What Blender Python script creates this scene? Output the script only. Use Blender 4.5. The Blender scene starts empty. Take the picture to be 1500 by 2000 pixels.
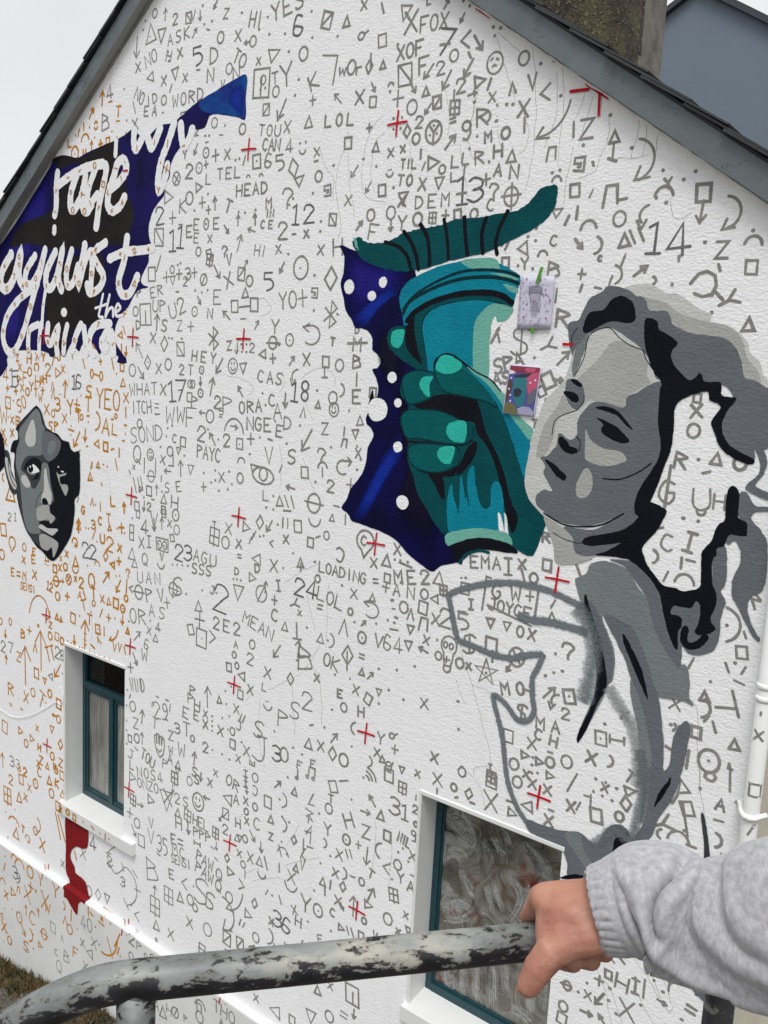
import bpy, bmesh, math, random
from mathutils import Vector, Matrix, noise
R = math.radians
sc = bpy.context.scene
COL = sc.collection
random.seed(7)

# ------------------------------------------------------------------ camera
cam = bpy.data.cameras.new('camera')
camo = bpy.data.objects.new('camera', cam); COL.objects.link(camo)
cam.sensor_fit = 'VERTICAL'; cam.sensor_height = 36; cam.sensor_width = 27
cam.lens = 30.2526
cam.clip_start = 0.05; cam.clip_end = 2000
camo.matrix_world = Matrix.Translation(Vector([5.6028, -3.3538, 4.7499])) @ Matrix([[0.788642, -0.1315267, 0.6006202], [0.6126638, 0.0857482, -0.7856783], [0.0518356, 0.9875971, 0.1482063]]).to_4x4()
sc.camera = camo
# ------------------------------------------------------------------ overcast sky
world = bpy.data.worlds.new('World'); sc.world = world; world.use_nodes = True
wn = world.node_tree.nodes; wl = world.node_tree.links
for n in list(wn): wn.remove(n)
wo = wn.new('ShaderNodeOutputWorld'); bg = wn.new('ShaderNodeBackground')
sky = wn.new('ShaderNodeTexSky'); sky.sky_type = 'NISHITA'; sky.sun_disc = False
SUN_EL, SUN_AZ = R(62), R(155)          # azimuth measured clockwise from +Y: the sun stands behind the camera, high
sky.sun_elevation = SUN_EL; sky.sun_rotation = SUN_AZ
sky.air_density = 1.0; sky.dust_density = 6.0; sky.ozone_density = 1.0
hs = wn.new('ShaderNodeHueSaturation'); hs.inputs['Saturation'].default_value = 0.10
mixc = wn.new('ShaderNodeMix'); mixc.data_type = 'RGBA'
mixc.inputs['Factor'].default_value = 0.72                  # cloud deck evens the clear sky out
mixc.inputs['B'].default_value = (7.6, 7.72, 7.82, 1)
wt = wn.new('ShaderNodeTexCoord'); wz = wn.new('ShaderNodeTexNoise'); wz.inputs['Scale'].default_value = 2.2; wz.inputs['Detail'].default_value = 5; wl.new(wt.outputs['Generated'], wz.inputs['Vector'])
wr = wn.new('ShaderNodeValToRGB'); wr.color_ramp.elements[0].position = .3; wr.color_ramp.elements[0].color = (6.9,7.05,7.2,1); wr.color_ramp.elements[1].position = .7; wr.color_ramp.elements[1].color = (8.3,8.4,8.45,1)
wl.new(wz.outputs['Fac'], wr.inputs['Fac']); wl.new(wr.outputs['Color'], mixc.inputs['B'])      # soft cloud tone, the same all round
wl.new(sky.outputs[0], hs.inputs['Color']); wl.new(hs.outputs[0], mixc.inputs['A'])
wl.new(mixc.outputs['Result'], bg.inputs['Color']); bg.inputs['Strength'].default_value = 0.105
wl.new(bg.outputs[0], wo.inputs['Surface'])
sun = bpy.data.lights.new('sun', 'SUN'); sun.energy = 1.35; sun.angle = R(22); sun.color = (1.0, 0.985, 0.965)
suno = bpy.data.objects.new('sun', sun); COL.objects.link(suno)
sd = Vector((math.sin(SUN_AZ)*math.cos(SUN_EL), math.cos(SUN_AZ)*math.cos(SUN_EL), math.sin(SUN_EL)))
suno.rotation_euler = sd.to_track_quat('Z', 'Y').to_euler(); suno.location = (3, -8, 14)
vs = sc.view_settings
vs.view_transform = 'Standard'; vs.look = 'None'; vs.exposure = 0.30; vs.gamma = 1.0; vs.use_curve_mapping = False
sc.render.engine = 'CYCLES'

# ------------------------------------------------------------------ materials
def srgb(r, g, b):
    def f(c):
        c /= 255.0
        return c/12.92 if c <= .04045 else ((c+.055)/1.055)**2.4
    return (f(r), f(g), f(b), 1)
def newmat(name):
    m = bpy.data.materials.new(name); m.use_nodes = True
    nt = m.node_tree; b = nt.nodes['Principled BSDF']
    return m, nt, b
def N(nt, t, **kw):
    n = nt.nodes.new(t)
    for k, v in kw.items():
        if k in n.inputs.keys(): n.inputs[k].default_value = v
        else: setattr(n, k, v)
    return n
def pos(nt, scale=(1,1,1)):
    g = N(nt, 'ShaderNodeNewGeometry'); mp = N(nt, 'ShaderNodeMapping'); mp.inputs['Scale'].default_value = scale
    nt.links.new(g.outputs['Position'], mp.inputs['Vector']); return mp.outputs[0]
def noise_tex(nt, vec, scale, detail=3, rough=.55, dist=0.0):
    n = N(nt, 'ShaderNodeTexNoise'); n.inputs['Scale'].default_value = scale; n.inputs['Detail'].default_value = detail
    n.inputs['Roughness'].default_value = rough; n.inputs['Distortion'].default_value = dist
    nt.links.new(vec, n.inputs['Vector']); return n.outputs['Fac']
def ramp(nt, fac, stops):
    r = N(nt, 'ShaderNodeValToRGB'); e = r.color_ramp.elements
    while len(e) > 1: e.remove(e[-1])
    e[0].position, e[0].color = stops[0]
    for p, c in stops[1:]:
        k = e.new(p); k.color = c
    nt.links.new(fac, r.inputs['Fac']); return r.outputs['Color']
def math_n(nt, op, a, b=None):
    n = N(nt, 'ShaderNodeMath', operation=op)
    for i, v in enumerate((a, b)):
        if v is None: continue
        if hasattr(v, 'is_linked'): nt.links.new(v, n.inputs[i])
        else: n.inputs[i].default_value = v
    return n.outputs[0]
def mixrgb(nt, fac, a, b):
    n = N(nt, 'ShaderNodeMix', data_type='RGBA')
    for key, v in (('Factor', fac), ('A', a), ('B', b)):
        if hasattr(v, 'is_linked'): nt.links.new(v, n.inputs[key])
        else: n.inputs[key].default_value = v
    return n.outputs['Result']
def stucco(nt, b, strength=0.7, dist=0.0062):
    """one roughcast relief for the wall and for every paint layer on it (world position, so they agree)"""
    v = pos(nt, (0.75, 0.75, 1.25))
    n1 = noise_tex(nt, v, 78, 3.0, .55, .35)
    n2 = noise_tex(nt, v, 22, 2.0, .5)
    n3 = noise_tex(nt, v, 3.2, 1.0)
    s = math_n(nt, 'ADD', math_n(nt, 'MULTIPLY', n1, .85), math_n(nt, 'MULTIPLY', n2, .5))
    s = math_n(nt, 'ADD', s, math_n(nt, 'MULTIPLY', n3, .6))
    bp = N(nt, 'ShaderNodeBump'); bp.inputs['Strength'].default_value = strength; bp.inputs['Distance'].default_value = dist
    nt.links.new(s, bp.inputs['Height']); nt.links.new(bp.outputs[0], b.inputs['Normal'])
    return n1
MATS = {}
def wall_mat():
    m, nt, b = newmat('white_roughcast'); n1 = stucco(nt, b)
    v = pos(nt)
    d = noise_tex(nt, v, 1.3, 5, .6)
    c = ramp(nt, d, [(.3, (.845,.85,.86,1)), (.7, (.885,.89,.90,1))])
    # faint run-off streaks and scuffs
    st = noise_tex(nt, pos(nt, (7,7,.45)), 1.0, 5, .6)
    c = mixrgb(nt, math_n(nt, 'MULTIPLY', ramp(nt, st, [(.56, (0,0,0,1)), (.78, (1,1,1,1))]), .16), c, (.60,.59,.56,1))
    f = noise_tex(nt, v, 160, 2)
    c = mixrgb(nt, math_n(nt, 'MULTIPLY', math_n(nt, 'LESS_THAN', f, .36), .12), c, (.45,.44,.42,1))
    nt.links.new(c, b.inputs['Base Color']); b.inputs['Roughness'].default_value = .75
    return m
def plinth_mat():
    m, nt, b = newmat('white_plinth_render'); stucco(nt, b, .35, .005)
    v = pos(nt)
    c = ramp(nt, noise_tex(nt, v, 2.2, 6, .6), [(.3, (.62,.63,.625,1)), (.65, (.74,.745,.74,1))])
    sp = ramp(nt, noise_tex(nt, v, 14, 6, .7), [(.66, (0,0,0,1)), (.76, (1,1,1,1))])
    c = mixrgb(nt, math_n(nt, 'MULTIPLY', sp, .35), c, (.33,.32,.29,1))
    nt.links.new(c, b.inputs['Base Color']); b.inputs['Roughness'].default_value = .7
    return m
PF = 1.2
def pig(rgb):
    """pigment colour: what the camera saw divided by the light on the wall"""
    c = srgb(*rgb); return tuple([min(.86, x*PF) for x in c[:3]]+[1])
def paint(key, rgb, var=.16, second=None, vscale=5.0, rough=.7, st=.62):
    m, nt, b = newmat('paint_'+key); n1 = stucco(nt, b, st)
    v = pos(nt)
    a = pig(rgb); a2 = pig(second) if second else tuple(list(x*(1-var) for x in a[:3])+[1])
    c = ramp(nt, noise_tex(nt, v, vscale, 4, .6), [(.35, a2), (.65, a)])
    # roller and brush passes
    bs = noise_tex(nt, pos(nt, (9,9,38)), 1.0, 4, .65, .3)
    c = mixrgb(nt, math_n(nt, 'MULTIPLY', ramp(nt, bs, [(.52, (0,0,0,1)), (.72, (1,1,1,1))]), .22), c, tuple([x*.72 for x in a[:3]]+[1]))
    # pits of the roughcast that the brush missed
    c = mixrgb(nt, math_n(nt, 'MULTIPLY', math_n(nt, 'GREATER_THAN', noise_tex(nt, v, 210, 2), .74), .10), c, (.55,.55,.55,1)); b.inputs['Specular IOR Level'].default_value = .1
    nt.links.new(c, b.inputs['Base Color']); b.inputs['Roughness'].default_value = rough
    MATS[key] = m; return m
def soft_paint(key, rgb):
    """sprayed paint: coverage falls off to the edge (attribute 'cover') and breaks up on the roughcast"""
    m, nt, b = newmat('spray_'+key); stucco(nt, b)
    at_ = N(nt, 'ShaderNodeAttribute', attribute_name='cover')
    v = pos(nt, (.75,.75,1.25))
    g = math_n(nt, 'SUBTRACT', noise_tex(nt, v, 110, 3, .7), .5)
    a = math_n(nt, 'ADD', at_.outputs['Fac'], math_n(nt, 'MULTIPLY', g, .9))
    mr = N(nt, 'ShaderNodeMapRange'); mr.inputs['From Min'].default_value = .12; mr.inputs['From Max'].default_value = .75
    nt.links.new(a, mr.inputs['Value'])
    edge = N(nt, 'ShaderNodeMapRange'); edge.inputs['From Min'].default_value = 0; edge.inputs['From Max'].default_value = .25
    nt.links.new(at_.outputs['Fac'], edge.inputs['Value'])
    nt.links.new(math_n(nt, 'MULTIPLY', mr.outputs[0], edge.outputs[0]), b.inputs['Alpha'])
    b.inputs['Base Color'].default_value = pig(rgb); b.inputs['Roughness'].default_value = .7; b.inputs['Specular IOR Level'].default_value = .16
    MATS['soft_'+key] = m; return m
def marker(key, rgb, dark):
    m, nt, b = newmat('marker_'+key); stucco(nt, b)
    v = pos(nt)
    c = ramp(nt, noise_tex(nt, v, 9, 4, .7), [(.3, pig(dark)), (.7, pig(rgb))])
    nt.links.new(c, b.inputs['Base Color']); b.inputs['Roughness'].default_value = .7; b.inputs['Specular IOR Level'].default_value = .2
    a = math_n(nt, 'SUBTRACT', 1.0, math_n(nt, 'MULTIPLY', math_n(nt, 'GREATER_THAN', noise_tex(nt, v, 230, 2), .68), .6))
    nt.links.new(a, b.inputs['Alpha'])
    MATS[key] = m; return m
def flat(key, rgb, rough=.5, bump=0.0, bscale=40, var=.12, vscale=6, metal=0.0):
    m, nt, b = newmat(key); v = pos(nt); a = srgb(*rgb)
    c = ramp(nt, noise_tex(nt, v, vscale, 5, .6), [(.3, tuple([x*(1-var) for x in a[:3]]+[1])), (.7, a)])
    nt.links.new(c, b.inputs['Base Color']); b.inputs['Roughness'].default_value = rough; b.inputs['Metallic'].default_value = metal
    if bump:
        bp = N(nt, 'ShaderNodeBump'); bp.inputs['Strength'].default_value = .6; bp.inputs['Distance'].default_value = bump
        nt.links.new(noise_tex(nt, v, bscale, 4), bp.inputs['Height']); nt.links.new(bp.outputs[0], b.inputs['Normal'])
    MATS[key] = m; return m
WALL = wall_mat(); PLINTH = plinth_mat()
MATS['white'] = WALL
paint('navyl', (24,16,84), second=(14,10,52), vscale=3)
paint('navy', (10,8,66), second=(8,6,40), vscale=3.5)
paint('bluet', (10,78,140), second=(22,34,110), vscale=5)
paint('blk', (16,18,26), var=.35)
paint('blk2', (34,30,28), second=(22,19,22), vscale=4)
paint('blk3', (12,6,22), var=.3)
paint('teald', (2,70,74), second=(2,60,66), vscale=4)
paint('tealm', (2,84,86), second=(2,74,78), vscale=4)
paint('tealk', (4,46,52), var=.25)
paint('tealb', (8,122,142), second=(8,108,130), vscale=5)
paint('tealp', (104,164,150), var=.1)
paint('tealn', (44,168,154), var=.1)
paint('gr1', (183,183,181), var=.07)
paint('gr2', (157,158,155), var=.08)
paint('gr3', (112,117,118), var=.1)
paint('gr4', (97,100,105), var=.1)
paint('gr5', (58,60,64), var=.15)
paint('red', (122,26,30), var=.15)
for k, c in (('blueb', (8,36,132)), ('bluem', (22,16,104)), ('gr3', (104,110,114)), ('gr2', (140,142,142)), ('blk3', (7,4,30))): soft_paint(k, c)
marker('grey', (138,136,132), (112,111,108)); marker('greyd', (108,107,107), (90,90,91)); marker('ochre', (190,130,20), (162,102,8)); marker('redm', (188,22,34), (160,14,30))
marker('pencil', (160,158,155), (128,127,125))
flat('trim_white', (226,227,226), .45, .0015, 30, .06)
flat('verge_grey', (104,113,117), .6, .003, 30, .22, 7)
def verge_mat():
    m = MATS['verge_grey']; nt = m.node_tree; b = nt.nodes['Principled BSDF']; v = pos(nt)
    old = b.inputs['Base Color'].links[0].from_socket
    d = math_n(nt, 'ABSOLUTE', math_n(nt, 'SUBTRACT', noise_tex(nt, v, 9, 5, .6), .5))
    cr = math_n(nt, 'MULTIPLY', ramp(nt, d, [(0, (1,1,1,1)), (.012, (0,0,0,1))]), ramp(nt, noise_tex(nt, v, 2.5, 3), [(.48, (0,0,0,1)), (.58, (1,1,1,1))]))
    sp = ramp(nt, noise_tex(nt, v, 70, 2), [(.70, (0,0,0,1)), (.74, (1,1,1,1))])
    c = mixrgb(nt, math_n(nt, 'MULTIPLY', math_n(nt, 'MAXIMUM', cr, math_n(nt, 'MULTIPLY', sp, .6)), .8), old, srgb(40,42,44))
    nt.links.new(c, b.inputs['Base Color'])
verge_mat()
flat('soffit_grey', (150,150,147), .7, .002, 30, .12)
flat('slate', (52,56,60), .55, .002, 60, .4, 9)
flat('frame_teal', (22,64,72), .4, .001, 60, .35, 20)
flat('neighbour_render', (112,124,137), .8, .001, 10, .07, 1.2)
flat('verge_dark', (56,62,70), .6, 0, 1, .3)
flat('cream_roughcast', (214,207,188), .85, .008, 60, .15)
flat('timber_brown', (120,100,80), .8, .002, 30, .3)
flat('pipe_white', (222,223,222), .38, 0, 1, .05)
flat('caulk_white', (240,240,238), .5, .003, 90, .03)
flat('interior_dark', (120,112,92), .9, 0, 1, .3)
flat('paper_white', (206,204,222), .6, 0, 1, .05)
flat('tape_green', (84,150,40), .4, 0, 1, .12, 60)
flat('stone_pink', (205,182,164), .8, .004, 30, .15)
for k, c in (('ink', (90,86,110)), ('p_pink', (196,84,120)), ('p_maroon', (140,46,74)), ('p_blue', (82,84,158)), ('p_teal', (44,120,132)), ('p_olive', (112,108,70)), ('p_lilac', (168,164,196)), ('p_grey', (104,104,122)), ('p_brown', (92,62,60)), ('p_white', (232,230,236)), ('p_black',(40,44,58))):
    flat(k, c, .35, 0, 1, .12, 40)

def glass_wash(key, swirl):
    """pane brushed over with thin whitewash: swirls on the big pane, streaks on the small ones"""
    m, nt, b = newmat('whitewashed_glass_'+key); v0 = pos(nt, (1,1,1) if swirl else (1.5,1,.5))
    nv = N(nt, 'ShaderNodeTexNoise'); nv.inputs['Scale'].default_value = 3.6; nv.inputs['Detail'].default_value = 1.5
    nt.links.new(v0, nv.inputs['Vector'])
    vm = N(nt, 'ShaderNodeVectorMath', operation='MULTIPLY_ADD'); vm.inputs[1].default_value = (.85,.85,.85) if swirl else (.2,.2,.2)
    nt.links.new(nv.outputs['Color'], vm.inputs[0]); nt.links.new(v0, vm.inputs[2])
    # bristle marks follow the warped coordinate
    sep = N(nt, 'ShaderNodeSeparateXYZ'); nt.links.new(vm.outputs[0], sep.inputs[0])
    cmb = N(nt, 'ShaderNodeCombineXYZ')
    nt.links.new(math_n(nt, 'MULTIPLY', sep.outputs['X'], 34.0), cmb.inputs['X']); nt.links.new(math_n(nt, 'MULTIPLY', sep.outputs['Z'], 2.6), cmb.inputs['Z'])
    br = noise_tex(nt, cmb.outputs[0], 1.0, 5, .62)
    cover = noise_tex(nt, v0, 4.2, 3, .55, .8)
    under = ramp(nt, noise_tex(nt, v0, 3.3, 3, .6, .5), [(.34, srgb(36,33,27)), (.46, srgb(70,65,54)), (.56, srgb(94,88,78)), (.60, srgb(84,76,64)), (.64, srgb(84,52,26)), (.69, srgb(98,32,28))] if swirl else [(.3, srgb(72,70,64)), (.6, srgb(120,118,112))])  # brown and red stops put window reflections into the big pane's colour
    a = math_n(nt, 'MULTIPLY', ramp(nt, br, [(.38, (0,0,0,1)), (.70, (1,1,1,1))]), ramp(nt, cover, [(.36, (.18,.18,.18,1)), (.64, (.85,.85,.85,1))]))
    c = mixrgb(nt, a, under, srgb(182,184,180))
    nt.links.new(c, b.inputs['Base Color']); b.inputs['Roughness'].default_value = .35
    b.inputs['Coat Weight'].default_value = .35; b.inputs['Coat Roughness'].default_value = .03
    return m
GLASSW = glass_wash('swirled', True); GLASSS = glass_wash('streaked', False)
def wash_reflection_mat(key, rgb):
    m, nt, b = newmat('whitewash_'+key); at_ = N(nt, 'ShaderNodeAttribute', attribute_name='cover')
    g = noise_tex(nt, pos(nt), 55, 4, .7)
    nt.links.new(math_n(nt, 'MULTIPLY', at_.outputs['Fac'], ramp(nt, g, [(.35, (.35,.35,.35,1)), (.6, (1,1,1,1))])), b.inputs['Alpha'])
    b.inputs['Base Color'].default_value = srgb(*rgb); b.inputs['Roughness'].default_value = .5
    return m
PANEM = {'w': wash_reflection_mat('white', (206,208,206)), 'k': wash_reflection_mat('dark', (34,30,24)), 'r': wash_reflection_mat('red', (124,36,30)), 'b': wash_reflection_mat('brown', (126,84,34))}  # red and brown strokes are reflections painted onto the glass
def clear_glass():
    m = bpy.data.materials.new('clear_glass'); m.use_nodes = True; nt = m.node_tree; nt.nodes.clear()
    o = N(nt, 'ShaderNodeOutputMaterial'); mx = N(nt, 'ShaderNodeMixShader'); t = N(nt, 'ShaderNodeBsdfTransparent'); g = N(nt, 'ShaderNodeBsdfGlossy')
    t.inputs[0].default_value = (.86,.88,.86,1); g.inputs['Roughness'].default_value = .02
    fr = N(nt, 'ShaderNodeFresnel'); fr.inputs['IOR'].default_value = 1.3
    nt.links.new(fr.outputs[0], mx.inputs[0]); nt.links.new(t.outputs[0], mx.inputs[1]); nt.links.new(g.outputs[0], mx.inputs[2]); nt.links.new(mx.outputs[0], o.inputs[0])
    return m
GLASSC = clear_glass()
def chipped(key, thr):
    """green-grey paint flaked off a dark steel tube"""
    m, nt, b = newmat('flaked_rail_paint_'+key); v1 = pos(nt)
    mr_ = N(nt, 'ShaderNodeMapping'); mr_.inputs['Rotation'].default_value = (0,0,-.876); nt.links.new(v1, mr_.inputs['Vector'])
    ms_ = N(nt, 'ShaderNodeMapping'); ms_.inputs['Scale'].default_value = (.5,1,1); nt.links.new(mr_.outputs[0], ms_.inputs['Vector']); v = ms_.outputs[0]
    g = N(nt, 'ShaderNodeNewGeometry')
    sx = N(nt, 'ShaderNodeSeparateXYZ'); nt.links.new(g.outputs['Normal'], sx.inputs[0])
    big = noise_tex(nt, v, 40, 7, .7, .5); fine = noise_tex(nt, v, 120, 4, .7)
    s = math_n(nt, 'ADD', math_n(nt, 'MULTIPLY', big, .72), math_n(nt, 'MULTIPLY', fine, .28))
    # chip mask widens as the surface turns downward
    s = math_n(nt, 'ADD', s, math_n(nt, 'MULTIPLY', math_n(nt, 'MINIMUM', sx.outputs['Z'], .6), .13))
    chip = ramp(nt, s, [(thr-.014, (1,1,1,1)), (thr, (0,0,0,1))])
    col = ramp(nt, noise_tex(nt, v, 11, 6, .6), [(.3, srgb(80,84,84)), (.44, srgb(108,113,112)), (.56, srgb(134,138,136)), (.70, srgb(178,174,160))])
    wear = ramp(nt, s, [(thr, (1,1,1,1)), (thr+.05, (0,0,0,1))]); col = mixrgb(nt, math_n(nt, 'MULTIPLY', wear, .55), col, srgb(96,88,80))
    metal = ramp(nt, noise_tex(nt, v, 40, 4), [(.35, srgb(18,17,20)), (.6, srgb(40,38,44)), (.8, srgb(84,72,58))])
    nt.links.new(mixrgb(nt, chip, col, metal), b.inputs['Base Color'])
    b.inputs['Roughness'].default_value = .42
    bp = N(nt, 'ShaderNodeBump'); bp.inputs['Strength'].default_value = .5; bp.inputs['Distance'].default_value = .0012
    nt.links.new(math_n(nt, 'SUBTRACT', math_n(nt, 'MULTIPLY', fine, .4), chip), bp.inputs['Height']); nt.links.new(bp.outputs[0], b.inputs['Normal'])
    return m
RAIL = chipped('rail', .536); RAILB = chipped('worn', .60)
def chimney_mat():
    m, nt, b = newmat('mossy_pebbledash'); v = pos(nt)
    peb0 = noise_tex(nt, v, 75, 3, .5, .6)
    moss = ramp(nt, noise_tex(nt, v, 8, 7, .72), [(.32, srgb(34,31,26)), (.46, srgb(58,52,42)), (.56, srgb(80,72,54)), (.66, srgb(84,84,56)), (.76, srgb(104,96,84))])
    peb = ramp(nt, peb0, [(.60, (0,0,0,1)), (.66, (1,1,1,1))])
    c = mixrgb(nt, math_n(nt, 'MULTIPLY', peb, .7), moss, srgb(146,134,114))
    pit = ramp(nt, peb0, [(.30, (1,1,1,1)), (.40, (0,0,0,1))])
    c = mixrgb(nt, math_n(nt, 'MULTIPLY', pit, .7), c, srgb(18,16,14))
    # grey cement repair up the far corner
    g = N(nt, 'ShaderNodeNewGeometry'); sx = N(nt, 'ShaderNodeSeparateXYZ'); nt.links.new(g.outputs['Position'], sx.inputs[0])
    rep = math_n(nt, 'GREATER_THAN', math_n(nt, 'ADD', sx.outputs['Y'], math_n(nt, 'MULTIPLY', math_n(nt, 'LESS_THAN', sx.outputs['Z'], 6.20), .035)), .425)
    cem = ramp(nt, noise_tex(nt, v, 9, 6, .65), [(.3, srgb(84,80,74)), (.5, srgb(118,114,108)), (.7, srgb(140,135,130))])
    c = mixrgb(nt, rep, c, cem)
    nt.links.new(c, b.inputs['Base Color']); b.inputs['Roughness'].default_value = .9
    bp = N(nt, 'ShaderNodeBump'); bp.inputs['Strength'].default_value = .8; bp.inputs['Distance'].default_value = .012
    nt.links.new(math_n(nt, 'MULTIPLY', peb0, math_n(nt, 'SUBTRACT', 1.0, math_n(nt, 'MULTIPLY', rep, .85))), bp.inputs['Height']); nt.links.new(bp.outputs[0], b.inputs['Normal'])
    return m
CHIM = chimney_mat()
def ground_mat():
    m, nt, b = newmat('gravel_and_soil'); v = pos(nt)
    vo = N(nt, 'ShaderNodeTexVoronoi'); vo.inputs['Scale'].default_value = 38; nt.links.new(v, vo.inputs['Vector'])
    c = ramp(nt, noise_tex(nt, v, 30, 6, .7), [(.3, srgb(46,42,36)), (.55, srgb(80,76,68)), (.75, srgb(118,112,100))])
    c = mixrgb(nt, math_n(nt, 'MULTIPLY', vo.outputs['Color'], .25), c, srgb(150,146,138))
    nt.links.new(c, b.inputs['Base Color']); b.inputs['Roughness'].default_value = .95
    bp = N(nt, 'ShaderNodeBump'); bp.inputs['Strength'].default_value = .9; bp.inputs['Distance'].default_value = .02
    nt.links.new(vo.outputs['Distance'], bp.inputs['Height']); nt.links.new(bp.outputs[0], b.inputs['Normal'])
    return m
GROUND = ground_mat()
def grass_mat():
    m, nt, b = newmat('dry_grass'); v = pos(nt)
    c = ramp(nt, noise_tex(nt, v, 6, 4, .7), [(.3, srgb(62,70,34)), (.5, srgb(96,82,46)), (.7, srgb(128,98,60))])
    nt.links.new(c, b.inputs['Base Color']); b.inputs['Roughness'].default_value = .8
    return m
GRASS = grass_mat()
def skin_mat():
    m, nt, b = newmat('skin'); v = pos(nt)
    c = ramp(nt, noise_tex(nt, v, 34, 4, .6), [(.28, srgb(154,98,82)), (.5, srgb(172,120,101)), (.72, srgb(184,138,118))])
    f = noise_tex(nt, v, 420, 2)
    c = mixrgb(nt, math_n(nt, 'MULTIPLY', ramp(nt, noise_tex(nt, v, 16, 3), [(.45, (0,0,0,1)), (.65, (1,1,1,1))]), .5), c, srgb(186,138,112))
    vein = math_n(nt, 'ABSOLUTE', math_n(nt, 'SUBTRACT', noise_tex(nt, v, 14, 2, .4), .5))
    c = mixrgb(nt, math_n(nt, 'MULTIPLY', ramp(nt, vein, [(0, (1,1,1,1)), (.03, (0,0,0,1))]), .18), c, srgb(140,104,104))
    c = mixrgb(nt, math_n(nt, 'MULTIPLY', math_n(nt, 'GREATER_THAN', noise_tex(nt, v, 55, 2), .70), .45), c, srgb(128,66,52))
    nt.links.new(c, b.inputs['Base Color']); b.inputs['Roughness'].default_value = .55
    b.inputs['Subsurface Weight'].default_value = .25; b.inputs['Subsurface Radius'].default_value = (.012,.005,.003); b.inputs['Subsurface Scale'].default_value = .5
    bp = N(nt, 'ShaderNodeBump'); bp.inputs['Strength'].default_value = .5; bp.inputs['Distance'].default_value = .0009
    wr_ = noise_tex(nt, pos(nt, (1,1,1)), 95, 5, .7, 1.2); nt.links.new(math_n(nt, 'ADD', math_n(nt, 'MULTIPLY', f, .5), math_n(nt, 'MULTIPLY', wr_, 1.6)), bp.inputs['Height']); nt.links.new(bp.outputs[0], b.inputs['Normal'])
    return m
SKIN = skin_mat()
flat('nail', (176,120,100), .3, 0, 1, .1)
def marl_mat():
    m, nt, b = newmat('grey_marl_jersey')
    tc = N(nt, 'ShaderNodeTexCoord'); mp = N(nt, 'ShaderNodeMapping'); mp.inputs['Scale'].default_value = (1,1,1)
    nt.links.new(tc.outputs['UV'], mp.inputs['Vector'])
    m1 = N(nt, 'ShaderNodeMapping'); m1.inputs['Scale'].default_value = (120, 46, 1); nt.links.new(tc.outputs['UV'], m1.inputs['Vector'])
    a = noise_tex(nt, m1.outputs[0], 1.0, 4, .65)
    c = ramp(nt, a, [(.28, srgb(142,141,146)), (.5, srgb(166,165,169)), (.72, srgb(188,187,190))])
    nt.links.new(c, b.inputs['Base Color']); b.inputs['Roughness'].default_value = .95
    b.inputs['Sheen Weight'].default_value = .3
    m2 = N(nt, 'ShaderNodeMapping'); m2.inputs['Scale'].default_value = (520, 380, 1); nt.links.new(tc.outputs['UV'], m2.inputs['Vector'])
    bp = N(nt, 'ShaderNodeBump'); bp.inputs['Strength'].default_value = .5; bp.inputs['Distance'].default_value = .0008
    nt.links.new(noise_tex(nt, m2.outputs[0], 1.0, 2), bp.inputs['Height']); nt.links.new(bp.outputs[0], b.inputs['Normal'])
    return m
MARL = marl_mat()

# ------------------------------------------------------------------ object helpers
def link(o, parent=None):
    COL.objects.link(o)
    if parent: o.parent = parent
    return o
def tag(o, label=None, cat=None, group=None, kind=None):
    if label: o['label'] = label
    if cat: o['category'] = cat
    if group: o['group'] = group
    if kind: o['kind'] = kind
    return o
def empty(name, label=None, cat=None, loc=(0,0,0)):
    o = bpy.data.objects.new(name, None); o.empty_display_size = .1; o.location = loc
    link(o); return tag(o, label, cat)
def mobj(name, verts, faces, mat, parent=None, smooth=False):
    me = bpy.data.meshes.new(name); me.from_pydata([tuple(v) for v in verts], [], faces); me.update()
    me.materials.append(mat)
    if smooth: me.polygons.foreach_set('use_smooth', [True]*len(me.polygons))
    o = bpy.data.objects.new(name, me); link(o)
    if parent: o.parent = parent; o.matrix_parent_inverse = Matrix.Translation(parent.location).inverted()
    return o
def box_data(x0,x1,y0,y1,z0,z1):
    v = [(x0,y0,z0),(x1,y0,z0),(x1,y1,z0),(x0,y1,z0),(x0,y0,z1),(x1,y0,z1),(x1,y1,z1),(x0,y1,z1)]
    f = [(0,3,2,1),(4,5,6,7),(0,1,5,4),(1,2,6,5),(2,3,7,6),(3,0,4,7)]
    return v, f
def box(name, x0,x1,y0,y1,z0,z1, mat, parent=None, bev=0.0):
    v, f = box_data(x0,x1,y0,y1,z0,z1); o = mobj(name, v, f, mat, parent)
    if bev: bevel(o, bev)
    return o
def bevel(o, w, seg=2):
    bm = bmesh.new(); bm.from_mesh(o.data)
    bmesh.ops.bevel(bm, geom=list(bm.edges), offset=w, segments=seg, affect='EDGES', profile=.6); bm.to_mesh(o.data); bm.free()
def catmull(pts, closed=False, n=6):
    P = [Vector(p) for p in pts]; out = []; L = len(P)
    rng = range(L) if closed else range(L-1)
    for i in rng:
        if closed: a,b,c,d = P[(i-1)%L],P[i],P[(i+1)%L],P[(i+2)%L]
        else: a,b,c,d = P[max(i-1,0)],P[i],P[i+1],P[min(i+2,L-1)]
        for k in range(n):
            t = k/n
            out.append(.5*((2*b)+(c-a)*t+(2*a-5*b+4*c-d)*t*t+(3*b-a-3*c+d)*t**3))
    if not closed: out.append(P[-1].copy())
    return out
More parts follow.
